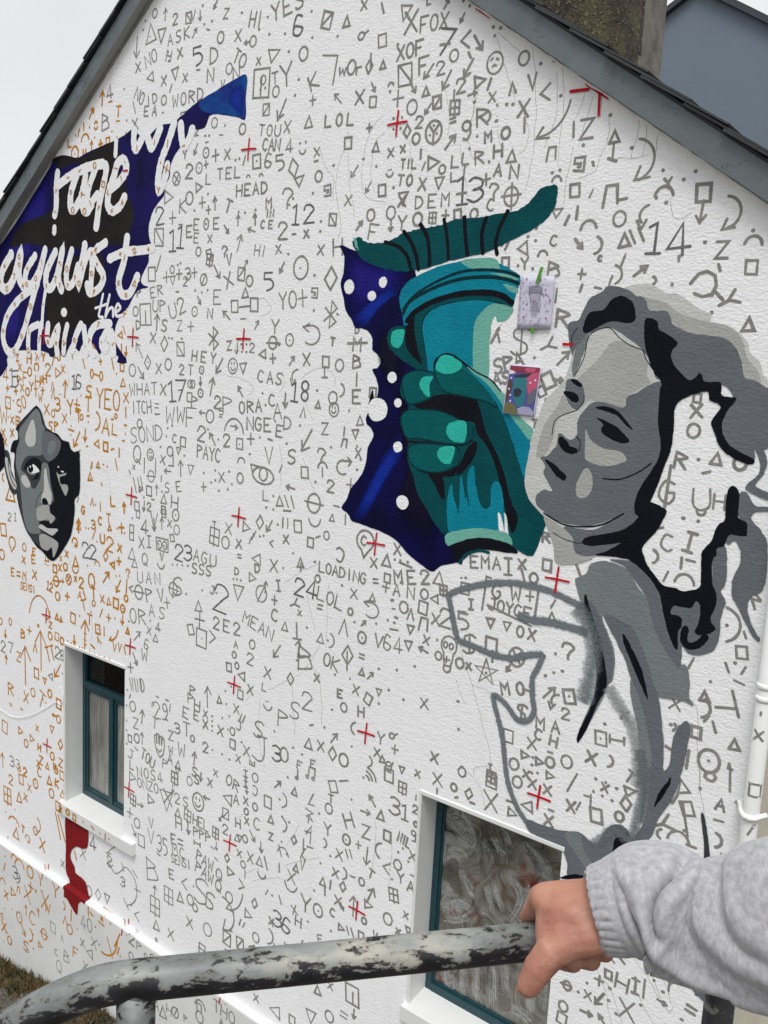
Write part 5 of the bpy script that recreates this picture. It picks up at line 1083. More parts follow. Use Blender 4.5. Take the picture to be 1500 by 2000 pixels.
MARKS='''
#g
o 1179 6796 49;au 1276 6770 69;2 1365 6728 54;s2 1482 6712 57;. 1092 6773;. 1070 6727;tud 1139 6693 112;td 1242 6666 83;"ASK 1322 6627 1468 6637 62;ad 1010 6643 114;"NO 1118 6549 1177 6567 71;H 1312 6540 59 -12;. 1306 6565;. 1313 6515;x 1409 6540 55;x 1024 6529 57;tl 1143 6453 64;x 1269 6415 56;td 1374 6436 69;x 1458 6399 48;/ 1334 6363 42;"NO 1022 6379 1064 6347 58;"ID 1128 6323 1188 6332 54;o 1271 6306 53;"WORD 1376 6287 1593 6292 66;\\ 992 6307 66;"EA 1110 6269 1187 6261 54;. 1263 6240;td 1452 6193 56;x 1000 6207 66;. 890 6428;4 744 6432 82;B 701 6262 98;. 917 6244;ox 1398 5859 75;2 1511 5887 77;K 1459 5701 79;o 1515 5739 71;tr 1324 5762 87;2 1249 5659 95;+ 1368 5639 69;- 1439 5598 29;s2 1246 5541 103;1 1372 5512 124;1 1447 5529 123;E 1520 5554 64;p( 1168 6095 58;Y 1469 5982 42;sp 1156 6097 43;2 1444 6055 42

#o
au 667 6406 90;- 750 6375 37;aur 551 6335 69;T 833 6307 59;- 830 6252 37;pn 600 6272 19;pu 600 6241 23;| 467 6266 47;/ 411 6234 47;L 309 6184 48;pn 482 6194 62;. 586 6185;. 531 6254;. 418 6247;. 375 6223;+ 648 6139 46;s 726 6145 46;au 815 6116 90;au 552 6139 62;od 367 6114 87;| 460 6107 39;L 503 6102 43;. 768 6198;. 912 6171

#g
adl 1706 6735 46;ad 1580 6705 53;ve 1520 6717 53;Z 1793 6672 49 -8;. 1916 6651;. 1600 6751;. 1679 6656;. 1616 6652;"HI 2001 6602 2054 6592 76;. 2052 6542;. 2114 6590;"YES 2171 6605 2337 6626 80;. 2423 6555;6 2341 6511 97;s1 2528 6495 77 -20;tu 2656 6461 52;x 2762 6514 46;\\ 2876 6479 45;os 2766 6382 63 110;s 2886 6332 57;. 2602 6406;. 2434 6431;. 2129 6504;. 2243 6485;- 1649 6619 26 -20;aur 1534 6622 60;o 1751 6558 59;x 1891 6541 58;al 1967 6495 45;o 2009 6493 54;5 1568 6495 101;- 1570 6424 27;D 1701 6478 83 -8;"To 1885 6440 1933 6409 58;x 2054 6385 38;tr 2171 6405 81 15;. 2274 6394;o 2378 6365 67;"word 2646 6254 2811 6232 65;| 2818 6254 69;L 2546 6262 132 170;tu 2893 6224 40;N 1676 6377 70;o 1826 6385 56;N 1883 6356 65;Y 2264 6284 112;. 2351 6248;. 2414 6238;K 2454 6220 73 20;+ 2454 6132 46;. 2328 6175;ve 1777 6314 46;s 2845 6069 49;x 2760 6101 65;aul 2621 6116 66;adr 2841 6135 46;sb 2078 6273 147;o 2093 6287 45;. 2074 6242;. 2110 6244;T 2181 6282 57;o 2189 6215 54;s1 2122 6135 58;adl 2235 6120 114;"TOU 2093 6035 2212 6019 55;X 2281 6029 57;tu 2429 6032 62;"LOL 2563 6020 2709 6009 55;+ 2829 5952 38;"CAN 2125 5960 2215 5949 58;4 2299 5933 63;. 2376 5936;. 2416 5938;pu 2396 5894 31;s 2700 5898 54;tu 2874 5859 47;x 2494 5879 46;- 2492 5838 25;. 2611 5804;. 2802 5813;. 2884 5771;adl 1563 6003 62;od 1652 5972 55;+ 1733 5949 65;x 1827 5945 57;. 1643 6065;. 1676 6061;- 1658 6029 24;- 1774 6052 27 -10;o 1716 6123 54;. 1803 6098;o 1945 6060 56;2 1566 6095 41;. 1895 5908;. 1925 5911;/ 1966 5897 46;sd 2064 5883 72;6 2153 5876 71;5 2238 5858 77;d 2332 5822 95 10;tr 2385 5760 63 40;o 2513 5763 53;. 2478 5683;sS 2576 5687 53;adl 2749 5764 66;adl 2842 5678 54;x 2716 5629 52;s 2926 5655 53;od 1594 5896 59;+ 1654 5910 38;L 1678 5828 55;"TEL 1773 5846 1913 5843 58;pn 2000 5811 20;pn 2098 5808 20;"HEAD 1932 5744 2125 5743 60;tr 1597 5795 59;+ 1627 5705 63;+ 1681 5662 45;. 1675 5749;. 1562 5668;au 1736 5693 69;T 1847 5670 68 -25;M 2163 5658 52;"IN 2155 5610 2189 5607 39;"CE 2124 5553 2182 5549 40;. 1931 5633;. 1982 5625;. 2062 5633;au 1928 5589 61;au 2061 5584 60;? 2299 5670 96;. 2340 5669;. 2314 5640;1 2367 5584 96;2 2457 5584 89;. 2541 5541;. 2539 5492;s2 2620 5544 59;o 2863 5548 54;aur 2793 5502 52;F 2887 5469 72 -15;"EOE 1581 5589 1750 5584 60;. 1664 5587;adr 1836 5548 55;al 2036 5528 60 -15;2 2274 5510 81;- 2356 5489 26;x 2443 5484 41;E 1583 5514 53;x 1699 5504 46;aur 1943 5466 95 20;"HI 2085 5422 2135 5413 54;x 2245 5417 49;. 2319 5391;x 2546 5399 51;H 2662 5409 81;o 1602 5439 50;s 1696 5420 49 20;? 1825 5428 55

#g
td 3010 6430 72 -10;X 3049 6384 94;"FOX 3123 6359 3231 6353 66;adl 3329 6344 42;L 3141 6452 27;aur 3239 6420 43;. 3328 6415;. 3362 6387;7 3245 6260 108 -10;- 3245 6252 54;"XOF 2996 6259 3104 6264 62;. 2977 6300;lt 3353 6251 69;adr 3417 6229 79;\\ 3378 6184 27;frn 3508 6130 89;o 3651 6123 56;. 3732 6088;. 3490 6276;. 3526 6265;. 3500 6239;o 3296 6195 51;F 3132 6183 72;adl 3162 6154 72;2 3228 6156 55;adl 3376 6131 80;s2 3032 6161 96;adr 3077 6099 62;tu 3151 6068 44;adl 3264 6099 87;2 3341 6063 59;tr 3437 6066 58;/ 3490 6047 42;ca 3606 6011 47;x 3507 5990 42;. 3536 5954;. 3583 5950;. 3613 5946;ve 3699 6022 61;lt 3766 5969 66;. 3836 5947;X 3666 5921 67;+ 2994 6061 74;pn 2948 6130 23;. 2945 6099;o 3080 6012 65;adl 3170 5991 50;s1 3218 6011 55;sp 3317 5975 60;| 3308 6030 43;= 3311 5922 33;2 3124 5939 51;ar 3404 6019 43 15;. 3418 5984;. 2974 5976;. 3024 5973;. 2977 5928;. 3019 5926;d 3057 5906 57;o 3111 5868 48;oy 3207 5884 100;g 3386 5869 81;aur 3304 5831 77;R 3465 5917 75;p) 3491 5914 48;. 3536 5889;M 3501 5828 43;. 3444 5838;o 3587 5833 47;| 3676 5853 62;x 2967 5823 41;x 3038 5832 34;| 3143 5797 40;tr 3216 5753 67;/ 3163 5741 34;L 3335 5743 50;| 3373 5755 38;R 3462 5748 59;. 3513 5724;H 3554 5764 53;tu 3623 5735 53;"TIL 3044 5765 3108 5759 40;smo 2967 5733 41;"TO 3035 5692 3087 5687 46;X 3162 5663 54;. 2995 5663;o 3269 5717 39;L 3333 5680 39;T 3389 5704 44;A 3561 5684 48;N 3644 5668 53;td 3255 5660 56;1 3382 5615 116;- 3380 5604 50;3 3456 5614 104;+ 3506 5650 49;? 3549 5600 59;C 3540 5542 49;oplus 3637 5571 96;td 3055 5609 64;x 3048 5598 52;"DEM 3149 5584 3295 5584 57;os 2989 5527 100;ad 2991 5492 53;Y 3055 5499 64;o 3147 5510 58;sp 3230 5510 48;+ 3301 5516 45;s 3367 5512 45;o 3454 5511 44;. 3824 5647;. 3858 5654;pn 3847 5619 31;n 3814 5724 56;aca 3813 5865 152;. 3408 5791;tr 3864 5491 46 30;/ 3908 5452 36;. 3769 5428;. 3732 5396;. 3770 5378;C 3857 5373 42;td 3721 5344 59 30;pn 3808 5323 32;/ 3632 5364 32;s 3935 5566 51;| 3904 5808 60

#g
Z 3964 5800 74 -5;. 3954 5740;. 4060 5841;tu 4085 5756 49;| 4085 5703 68;- 4085 5669 39 -25;\\ 4004 5663 15;. 4161 5706;sS 3945 5669 55;aca2 4219 5659 158;. 4295 5609;. 4379 5567;. 4421 5592;Y 4320 5560 38;pn 4308 5528 52;. 4279 5509;. 4320 5488;s 4460 5510 65;ad 4460 5446 79;aca2 4571 5433 118;/ 4007 5549 30;n 4090 5537 84;L 4137 5543 54;o 4138 5441 59;aca3 4236 5439 87;| 3952 5479 51;pn 4007 5425 50;tu 4163 5356 54;\\ 4196 5369 54;\\ 4232 5376 54;1 4290 5358 116;4 4382 5344 119;. 4483 5332;Z 4550 5302 60;pn 4658 5328 45;adr 3969 5357 51;p) 4054 5342 65;. 4652 5364

#g
. 1349 4949;1 -435 4647 129;5 -391 4640 120;1 356 4647 94;6 409 4649 93;s 1177 5328 83;/ 1243 5386 89;o 1370 5347 44;+ 1317 5305 67;td 1377 5285 55;+ 1435 5319 59;3 1516 5317 65;2 1494 5274 51;. 1422 5371;. 1445 5381;"ER 1191 5218 1258 5232 61;- 1420 5217 26;P 1053 5217 46;o 1023 5106 58;sb 1125 5086 131;"UP 1217 5138 1285 5138 68;"U2 1381 5107 1457 5136 82;D 1050 5024 54;au 1232 5040 99;S 1305 5021 68;Z 1448 5021 59;+ 1547 5017 59;aul 1065 4868 117;x 1196 4948 65;d 1308 4911 91;s2 1458 4883 82;. 1379 4946;. 1468 4947;dd 1149 4800 86;o 995 4744 75;adr 1080 4735 94;x 1256 4764 65;o 1347 4794 68;"2T 1473 4764 1554 4766 56;"WHAT 997 4625 1215 4643 72;x 1301 4639 66;1 1387 4631 122;7 1464 4643 121;- 1464 4643 38;s 1547 4605 53;o 1551 4684 45;"ITCH 1012 4514 1166 4527 76;= 1242 4539 47;- 1249 4488 47;W 1372 4492 100;W 1468 4498 91;"SOND 1014 4340 1264 4375 97;o 1072 4417 56;. 1349 4409;. 1392 4428;. 1338 4358;F 1562 4489 113;C 1418 4352 50;s 1496 4336 57;Q 1049 4222 105;sm 1185 4234 72;oth 1193 4098 72;| 1128 4156 97;| 1237 4167 96;x 1305 4213 55;q 1378 4244 117;td 1455 4282 46;. 1510 4256;. 1284 4290;al 1355 4147 63;au 1476 4175 93;td 1571 4177 61;| 1295 4093 40;x 1017 4137 33;\\ 1032 4024 90;\\ 1071 4028 90;\\ 1097 4047 73;tr 1091 4006 41;s 1176 4003 61;au 1252 4016 64;. 1303 4014;"SE 1352 4044 1461 4064 59;. 1125 3957;- 1215 3952 28;tu 1322 3969 64;H 1427 3962 79;ad 1126 3899 65;2 1178 3902 49;s 1054 3890 58;s 1318 3900 48;\\ 977 4100 25;/ 400 3850 35

#o
Z -362 4792 46 15;H -200 4791 72;X -99 4807 53;Y -18 4804 53;T 102 4781 70 -20;U 173 4809 43;x -329 4724 55;F -261 4654 73;tr -339 4646 55;4 -523 4672 93;o -198 4697 59;OM -109 4722 71;2 38 4718 79;tr 164 4700 70;x 219 4728 47;H -94 4633 76;A -36 4644 53;H -3 4655 53;x -302 4579 55;o -229 4555 55;Y -178 4594 63;+ -499 4566 47;+ -384 4552 51;ca 92 4605 62;ca 100 4553 62;au 249 4595 113;T -120 4556 54;W -62 4518 54;+ -29 4573 49;sd -493 4463 84;. -421 4481;"SO -343 4448 -282 4479 83;x 18 4442 76;o 99 4420 49;3 155 4485 88;W -558 4370 123;. -495 4355;x -442 4340 56;sp -363 4336 65;x -571 4231 67;x -444 4241 57;x -545 4166 57;x 240 4394 66;"SP 66 4329 138 4334 63;%d 317 4321 79;Y 310 4477 95;+ 386 4498 77;- 393 4469 43;- 393 4447 43;T 408 4423 77;o 441 4416 39;- 519 4430 30;. 520 4391;T 519 4506 93;S 527 4591 76;"YEO 649 4555 830 4548 125;- 748 4486 25;p) 621 4403 118;A 714 4375 100;- 790 4426 25;o 824 4449 29;L 811 4358 66;x 931 4570 65;| 932 4476 65;- 927 4397 24;. 927 4342;- 908 4295 25;adl 385 4265 122;ad 483 4299 86;- 505 4225 21;. 423 4192;tl 614 4250 59;s 715 4241 59;- 792 4231 33 20;| 864 4217 58;/ 557 4103 43;tu 630 4111 43;. 691 4121;. 734 4113;\\ 834 4135 67;tud 542 4024 61;\\ 673 3987 17;key 613 4703 58;\\ 468 4773 59;+ 655 4791 41;\\ 787 4782 65;s 889 4761 48;tu 897 4665 56;. 829 4719;. 434 4561;. 187 4557;tud -482 3794 145;p( -580 3899 58;ca 565 3858 52;ve 519 4974 41;tl 867 4960 48;\\ 906 4992 47;ad 928 4862 56;| 881 4881 48;F 918 5095 39;o 342 4931 42;. 511 4945;pn 540 4925 25;K 583 4896 49;T -82 4891 53;. 189 4873;\\ 327 4838 68;- 716 5012 24;. 519 4825;L 795 3886 59;au 919 3860 67;G 461 3787 53;| 660 3835 52;. 602 3840

#g
sp 1703 5388 63 -10;ve 1863 5381 62;adr 1765 5322 84;aur 1998 5355 48;+ 1572 5322 58;oph 1652 5280 64;X 1862 5270 77 20;s1 1965 5302 69;o 2030 5262 58;5 2181 5251 94;adl 2278 5324 59;od 2411 5319 116;. 2511 5276;d 2624 5254 114;. 1581 5221;. 1640 5209;. 1689 5220;E 1770 5181 78;adr 1616 5166 51;N 1713 5090 54;od 1579 5101 55;aul 1853 5078 78 15;tu 2002 5198 58;s 1920 5126 66;s 2075 5132 72;- 1997 5126 83;- 1990 5060 42;"YO+ 2291 5152 2434 5163 86;sS 2516 5187 51;. 2516 5100;bt 2634 5083 134;. 2679 5080;aur 2097 5025 55;Y 2240 5019 74;bt 1750 4953 129;aca4 2503 4974 98;oth 2225 4931 68;ar 2264 4925 40;od 2350 4949 63;T 2654 4943 38;"MBIE 2816 4932 2828 4674 66;- 2815 4939 125;D 2812 5001 31;tl 2151 4868 55;+ 2231 4849 54;aur 2372 4839 60;X 2478 4849 63;s 2612 4839 55;| 2607 4787 52;- 2608 4761 39;o 2706 4825 61;"HEY 1586 4849 1749 4838 59;Z 1881 4912 50;ad 1946 4899 63;2 2067 4901 49;. 1980 4920;. 2021 4921;. 1987 4879;. 2023 4879;sm 1917 4799 85;td 2003 4791 63;od 1651 4769 44;adl 1804 4796 101;"CAS 2144 4750 2282 4742 62;aca3 2395 4753 87;1 2404 4676 101;8 2477 4686 100;ad 1641 4703 52;od 1647 4636 48;aur 1743 4677 102 25;aul 1985 4660 64;. 2160 4659;"ORA 1999 4571 2131 4589 64;. 2186 4596;C 2234 4623 62;A 2280 4570 82;ad 2335 4628 75;D 2355 4507 68;2 1795 4589 66;P 1877 4579 94;= 1824 4550 29;= 1825 4514 29;al 1664 4522 52;o 1732 4508 74;o 2671 4659 65;sm 2681 4601 72;p) 2729 4701 64;. 2561 4692;tu 2571 4618 40;. 2784 4602;ca 2469 4572 54;"NGE 2069 4487 2205 4489 71;. 2263 4514;E 2300 4461 62;. 2448 4503;Z 2627 4499 59;tu 2856 4554 51;td 2833 4488 48;ar 1940 4460 58 -8;pn 1940 4463 115;2 1662 4398 82;. 1627 4414;. 1718 4429;aul 1758 4376 82;2 1879 4378 69;. 1810 4378;sd 1988 4366 61;+ 2078 4402 64;. 2149 4416;- 2229 4410 35 -15;. 2356 4400;adl 2504 4429 135;n 2761 4437 45;| 2758 4496 45;. 2847 4427;. 2674 4407;"PAYC 1648 4295 1811 4284 75;. 2073 4317;X 2857 4394 48;. 2874 4363;S 2397 4331 76;ve 2223 4322 91;pn 2005 4273 43;? 2608 4358 73;pn 2620 4305 47;| 2622 4272 47;aca5 2760 4312 72;. 2854 4309;s 2495 4258 61;eye 2183 4204 92;/ 2319 4261 42;o 2001 4174 58;x 1843 4161 59;. 1689 4170;. 1789 4196;. 1907 4201;. 1756 4121;. 1792 4138;. 1933 4131;+ 1691 4087 53;. 1824 4081;. 1900 4098;. 2575 4216;2 2683 4205 60;al 2396 4165 62 -8;+ 2817 4226 72;tu 2318 4078 60;\\ 2371 4085 63;\\ 2414 4090 63;- 2378 4036 56;oth 2572 4103 102;. 2268 4104;. 2216 4033;. 2271 4029;L 2208 4100 57;s 2933 4698 50;- 2729 4106 40;P 1594 4581 67;o 1574 4685 45

#g
"SPA 3630 4849 3730 4880 61;"AS 3628 4793 3673 4801 50;$ 3735 4962 120;Y 3866 4942 69 -60;. 3807 4890;aur 3942 4890 74;B 3868 5253 68;. 3694 5278;. 3766 5263;s 3631 5294 43;Y 3726 5285 48;| 3886 5148 58;R 3927 5054 73;s 3879 4797 65 30;ar 3926 4799 43;s 3853 4748 43 30;n 3887 4700 43;- 3845 4627 49;/ 3606 4983 67;\\ 3618 4988 66;T 3834 4610 33

#g
C 4070 5291 20;p) 4152 5228 70;aur 4241 5235 59 -15;/ 4168 5277 45;+ 3994 5233 41;/ 4122 5204 30;- 4070 5175 30 -15;. 4374 5181;hexo 4500 5184 103;Y 4591 5116 70 -60;\\ 4546 5238 23;| 4391 5277 19;s 4660 5233 50;tu 4671 5028 51;. 4535 5075;p) 4301 5199 29;/ 3997 5177 26;x 4517 4704 53;s 4516 4755 34;o 4515 4630 54;tu 4610 4528 48;. 4544 4522;- 4579 4476 29 15;R 4477 4510 59;G 4440 4380 90;| 4433 4405 166;U 4571 4371 83;H 4639 4370 58;o 4699 4522 52;. 4779 4359

#g
s 1065 3838 45;. 1006 3806;ve 1231 3820 106;s 1328 3881 48;od 1438 3884 71;s 1002 3737 50;s 1003 3687 50;4 1135 3773 91;ad 1231 3795 81;au 1307 3814 73;x 1381 3825 48;o 1450 3794 60;X 1104 3661 71;I 1182 3681 74;osr 1310 3681 81;s 1408 3736 44 20;2 1477 3655 96;3 1561 3669 95;td 1005 3569 84 180;tu 1033 3515 67;Q 1138 3558 75;ve 1311 3603 49;pu 1306 3545 49;. 1416 3572;. 1461 3578;. 1510 3584;. 1561 3589;"UAN 1094 3433 1270 3456 72;S 1471 3445 113;oplus 1428 3420 105;oth 1082 3333 93;lt 1001 3339 51;"PV 1188 3333 1304 3355 84;. 1550 3411;"OR 1024 3163 1118 3175 95;"AS 1216 3237 1319 3242 75;+ 1368 3318 66;. 1204 3167;. 981 3115;aur 1067 3034 95;x 1192 3097 51;4 1283 3142 59;6 1168 3002 64;tu 1258 3065 55;adr 1049 2874 87;W 1149 2924 77;+ 1001 2805 70;"WIND 1017 2690 1132 2716 88;. 969 2642;/ 997 2605 27;o 1026 2542 71;. 963 2533;au 1129 2500 97;Z 1062 2436 71;"29 1281 2587 1365 2602 103;| 1232 2617 35;| 1413 2642 51;- 1286 2679 30;- 1383 2684 30;- 1379 2551 30;T 1263 2495 69;3 1488 2527 68;T 1580 2546 84;Z 1426 2461 60;hnd 1312 2353 156;W 1428 2363 51;W 1535 2397 85;o 1077 2333 62;s 1001 2310 49;au 1132 2350 80;. 964 2426;. 965 2358;. 966 2263;"TOU 1147 2248 1242 2216 71;A 1423 2301 60;P 1373 2250 61;J 1009 2204 63;L 1025 2127 54;tu 1500 2283 60;- 1071 2260 36 -25;2 491 3512 98;2 573 3512 97;2 -614 2572 83;7 -501 2589 82;2 141 2701 82;8 198 2696 77;3 -504 1660 86;3 -419 1666 74;2 -495 3608 59;1 -414 3619 58;tl 47 2498 59;. 201 2560;s 1599 3195 64 20;P 1611 2755 66;E 1565 2651 67

#o
au 407 3669 98;tu 407 3669 54;. 494 3668;. 524 3668;3 580 3702 61;/ 588 3638 70;T 753 3770 60;C 660 3740 52;tu 761 3707 43;+ 894 3726 68;. 928 3697;. 845 3715;. 622 3593;U 683 3621 61;2 769 3596 95;x 874 3587 51;d 719 3509 70;tl 798 3462 52;+ 868 3500 52;pn 625 3441 44;. 514 3410;tu 368 3410 73;s 113 3316 56;x 175 3336 51;o 246 3353 55;pu 368 3351 55;... -2 3333;x 259 3447 46;x 187 3403 37;ca2 361 3545 63;E -163 3397 48;E -172 3338 58;x -304 3311 54;o -293 3409 58;bub -464 3407 108;o -614 3299 80;s -585 3497 94;tu 6 3377 57;"E=M -459 3191 -297 3190 60;x -157 3225 68;"SENSI -335 3110 -167 3112 54;"12 21 3177 62 3170 62;oth 129 3230 75;ar 202 3243 47;ox 285 3272 74;x 368 3287 37;2 438 3273 68;Q 559 3309 99;| 581 3232 81;o 585 3159 41;aur 727 3366 105;. 838 3395;. 876 3402;adl 863 3330 95;? 966 3435 51;| 953 3347 94;o 947 3264 43;o 144 3120 61;+ 265 3144 56;A 422 3183 55;\\ 476 3194 55;x 685 3208 53;tu 757 3205 53;s 836 3207 66;od 913 3188 52;T 468 3120 73 20;. 555 3089;arc -109 2983 185;tu 135 2967 48;tu 184 2958 38;s 336 3000 70;. 417 3034;T 537 3034 73;/ 671 3107 63;+ 758 3094 53;. 827 3104;ad 910 3113 70;au 479 2911 203;- 484 2921 23;- 484 2875 23;- 484 2843 23;sd 634 2987 63;| 635 2919 54;- 650 2909 54 -25;| 708 2989 63;aca 817 2987 98;tu 966 3047 43;ve 825 2900 53;ve 881 2913 53;\\ 938 2909 44;O -505 2796 56;o -647 2766 52;ad -579 2683 62;au -573 2474 73;B -324 2735 70;+ -234 2785 60;= -111 2847 29;Z 51 2887 43;o 47 2804 58;s 134 2819 57;o 199 2801 52;. 272 2822;. 312 2815;ad 351 2845 66;au -292 2497 304;au -79 2668 295;Z -391 2544 71;ca -157 2670 69;"TT 15 2661 74 2685 98;adl 140 2566 136;s -142 2475 75;td -30 2444 50;R -509 2252 94;X -288 2245 82;o -194 2311 66;T -75 2283 120 -20;o 37 2363 59;. -57 2293;. -18 2279;s 154 2317 73;- -512 2126 32 -20;- -354 2131 26 -20;al 95 2212 49;o 150 2198 59;s -607 1915 96;tr -376 1952 63;x -139 2043 46;td 60 2093 60;tr -212 1940 62;o -295 1875 63;H -110 1900 51;d 172 2013 79;o 67 1885 60;Z -90 1804 62;Z 176 1870 60;au -649 1624 120;- 575 2850 46 -20;. 414 2808;. 453 2811;. 537 2805;. 595 2802;. 650 2804;. 709 2805;. 768 2804;x -126 1762 52;tu -3 1786 51;R 100 1815 50

#g
sp 1794 3807 99;T 1792 3875 38;x 1914 3870 67;o 1892 3783 72;x 2003 3793 56;/ 2097 3830 37;/ 2116 3855 37;/ 2131 3872 36;. 2173 3864;. 2203 3872;tr 2062 3899 66;d 2169 3943 79;adl 2245 3933 79;. 2309 3951;| 2348 3965 56;| 2386 3967 56;s 2459 3960 66;x 2376 3877 49;lt 2265 3838 36;pu 2582 4001 61;tu 2702 4042 40;| 2793 4045 53;s 2556 3887 52;- 2609 3926 34 20;o 2667 3942 44;. 2433 3810;bub 2931 3939 131;C 2922 3954 46;"AGU 1638 3666 1788 3659 70;"SSS 1623 3584 1750 3591 63;= 2011 3723 37;D 1993 3630 41;. 1968 3582;. 1997 3585;. 2029 3584;tl 2153 3728 73;D 2160 3678 48;tr 2121 3619 59;x 2290 3715 72;. 2363 3715;tu 2490 3764 56;+ 2493 3743 42;. 2594 3789;"LOADING 2645 3770 2930 3759 55;C 2761 3854 74 180;o 2619 3702 41;2 2490 3629 92;4 2579 3639 98;x 2991 3850 52;= 3009 3760 39;J 1788 3481 47;2 1863 3441 154;td 2014 3509 98;. 1697 3462;. 1823 3470;oph 2197 3537 96;au 2231 3580 66;I 2330 3610 58 15;+ 2304 3521 51;Y 2456 3529 64 -60;x 2497 3487 32;= 2643 3550 42;"LOL 2648 3624 2776 3601 69;. 2790 3697;x 2872 3667 54;tu 2994 3671 43;o 2854 3570 37;aca4 2990 3604 79;tu 1665 3358 71;+ 1679 3277 103;sd 1700 3165 112;gt 1798 3192 79;"2E2 1829 3285 2006 3289 70;"MEAN 2084 3371 2278 3323 68;C 2313 3434 66;tu 2390 3388 54;. 2555 3419;T 2483 3383 86 180;tu 2657 3379 56;. 2709 3382;p) 2734 3386 76;ca 2818 3478 89;. 2885 3520;aur 2945 3526 40;. 3027 3543;od 2941 3448 61;V 3050 3455 66;A 2002 3195 42;o 1991 3130 39;o 2137 3227 53;2 2125 3136 65;s 1950 3042 51;o 2015 3070 39;adl 2338 3232 96;au 2498 3285 94;B 2553 3240 136;. 2509 3255;. 2489 3219;"OK 2709 3275 2768 3264 70;. 2770 3208;oq 2847 3333 103;= 2943 3349 41;x 2642 3154 46;d 2449 3100 69;x 2268 3088 64;L 2247 2999 45;tl 2060 3019 62;tu 2948 3268 41;aur 3008 3262 54;. 2873 3212;. 3059 3313;s 2054 2901 54;x 2133 2953 57;. 1924 2889;. 1971 2929;tu 1871 2819 48;. 1934 2812;au 1767 2806 129;"PH 1628 2810 1672 2731 66;E 1668 2664 58;x 1750 2695 49;x 1752 2630 57;. 1812 2701;. 1813 2669;. 1814 2639;. 1815 2608;. 1902 2716;. 1963 2743;x 2020 2804 55;/ 2059 2768 47;/ 2087 2760 47;J 2045 2709 55;x 1888 2630 60;o 1992 2657 48;. 1955 2658;s 1998 2579 56;. 2074 2616;"PS2 2401 2852 2579 3006 97;. 2339 2763;- 2619 2883 29 25;. 2712 2896;smo 2277 2900 68;J 2226 2622 154;S 2211 2734 100;3 2361 2633 91;0 2421 2649 83;. 2488 2711;. 2557 2693;tu 2601 2769 66;x 2690 2782 58;aur 2783 2854 78;d 2774 2765 79;o 2856 2755 71;. 2907 2849;p( 2911 2954 63;x 2916 3162 51;E 2809 3112 42;o 2839 3046 49;. 2760 3010;s 2999 3136 54 -20;H 2957 3055 55;td 3067 3189 40;. 3071 3130;Y 3095 2950 61;x 3075 2867 48;2 1757 2483 62;. 1821 2487;x 2116 2572 63;. 1908 2487;. 1974 2474;x 2048 2502 48;E 2167 2516 39 90;E 2640 2663 44;F 2541 2623 45;au 1658 2377 92;p) 3033 2804 55;tu 3110 2843 41;o 1636 2504 42

#g
X 3134 3945 57;. 3122 3890;. 3156 3891;. 3201 3890;tu 3071 3876 64;"ME2 3148 3805 3308 3834 64;- 3190 3874 76 -15;"AN 3144 3740 3230 3743 58;o 3310 3752 50;. 3116 3682;. 3167 3782;s 3081 3787 45;+ 3076 3740 52;"EMA 3577 3956 3695 3970 54;I 3756 3963 75;x 3825 3986 46;o 3886 3936 45;s 3946 4004 50;R 3932 4124 45;tl 3371 3739 47;s 3308 3682 63;o 3193 3662 58;\\ 3833 3935 63;ca 3238 3635 57;. 3124 3684;- 3131 3642 19;- 3150 3600 19;. 3099 3576;. 3140 3572;x 3386 3641 56;n 3317 3601 70;td 3243 3559 48;tu 3389 3843 68;sp 3419 3792 49;: 3514 3869;. 3538 3873;s 3539 3821 54;I 3576 3755 48;E 3659 3880 35;2 3440 3659 87;5 3541 3661 79;- 3530 3709 43;td 3688 3690 48;td 3772 3693 44;"OX 3841 3682 3899 3680 49;"GW 3709 3842 3804 3848 65;+ 3875 3850 46;"JOYCE 3688 3778 3869 3773 53;| 3642 3793 107;| 3909 3822 114;- 3784 3746 234 -8;/ 3988 3838 39;tu 3987 3781 40;"64 3107 3462 3171 3463 79;/ 3142 3536 46 -60;td 3237 3476 52;x 3338 3528 44;. 3401 3542;al 3326 3474 57 -12;$ 3580 3565 91;s 3700 3586 72;| 3711 3534 54;ox 3832 3563 88;skl 3467 3494 181;o 3414 3466 41;o 3535 3460 49;x 3585 3457 34;star 3680 3453 115;adl 3800 3508 53;. 3682 3449;"MO 3786 3401 3863 3421 54;- 3893 3423 35;$ 3879 3317 71;. 3279 3380;. 3172 3334;. 3129 3219;. 3223 3193;x 3349 3206 55;. 3541 3272;. 3555 3137;s 3821 3184 60;? 4079 3646 73;. 4020 3622;. 4020 3536;. 4059 3553;. 3981 3512;aur 4005 3441 75;sd 4100 3449 62 20;aca3 4033 3408 75;2 4092 3366 46;"MA 3975 3290 4049 3294 53;"CH 3973 3236 4046 3228 47;x 3942 3184 53;- 4035 3171 23;tr 3912 3120 42;. 3953 3122;tr 3987 3113 41;o 4039 3127 47;o 4114 3155 58;o 3861 3060 54;. 3951 3086;os 3175 2991 54 120;+ 3188 2920 47;pu 3152 2836 41;x 3429 2953 52;Q 3154 2816 54;T 3740 3008 25;. 3588 2958

#g
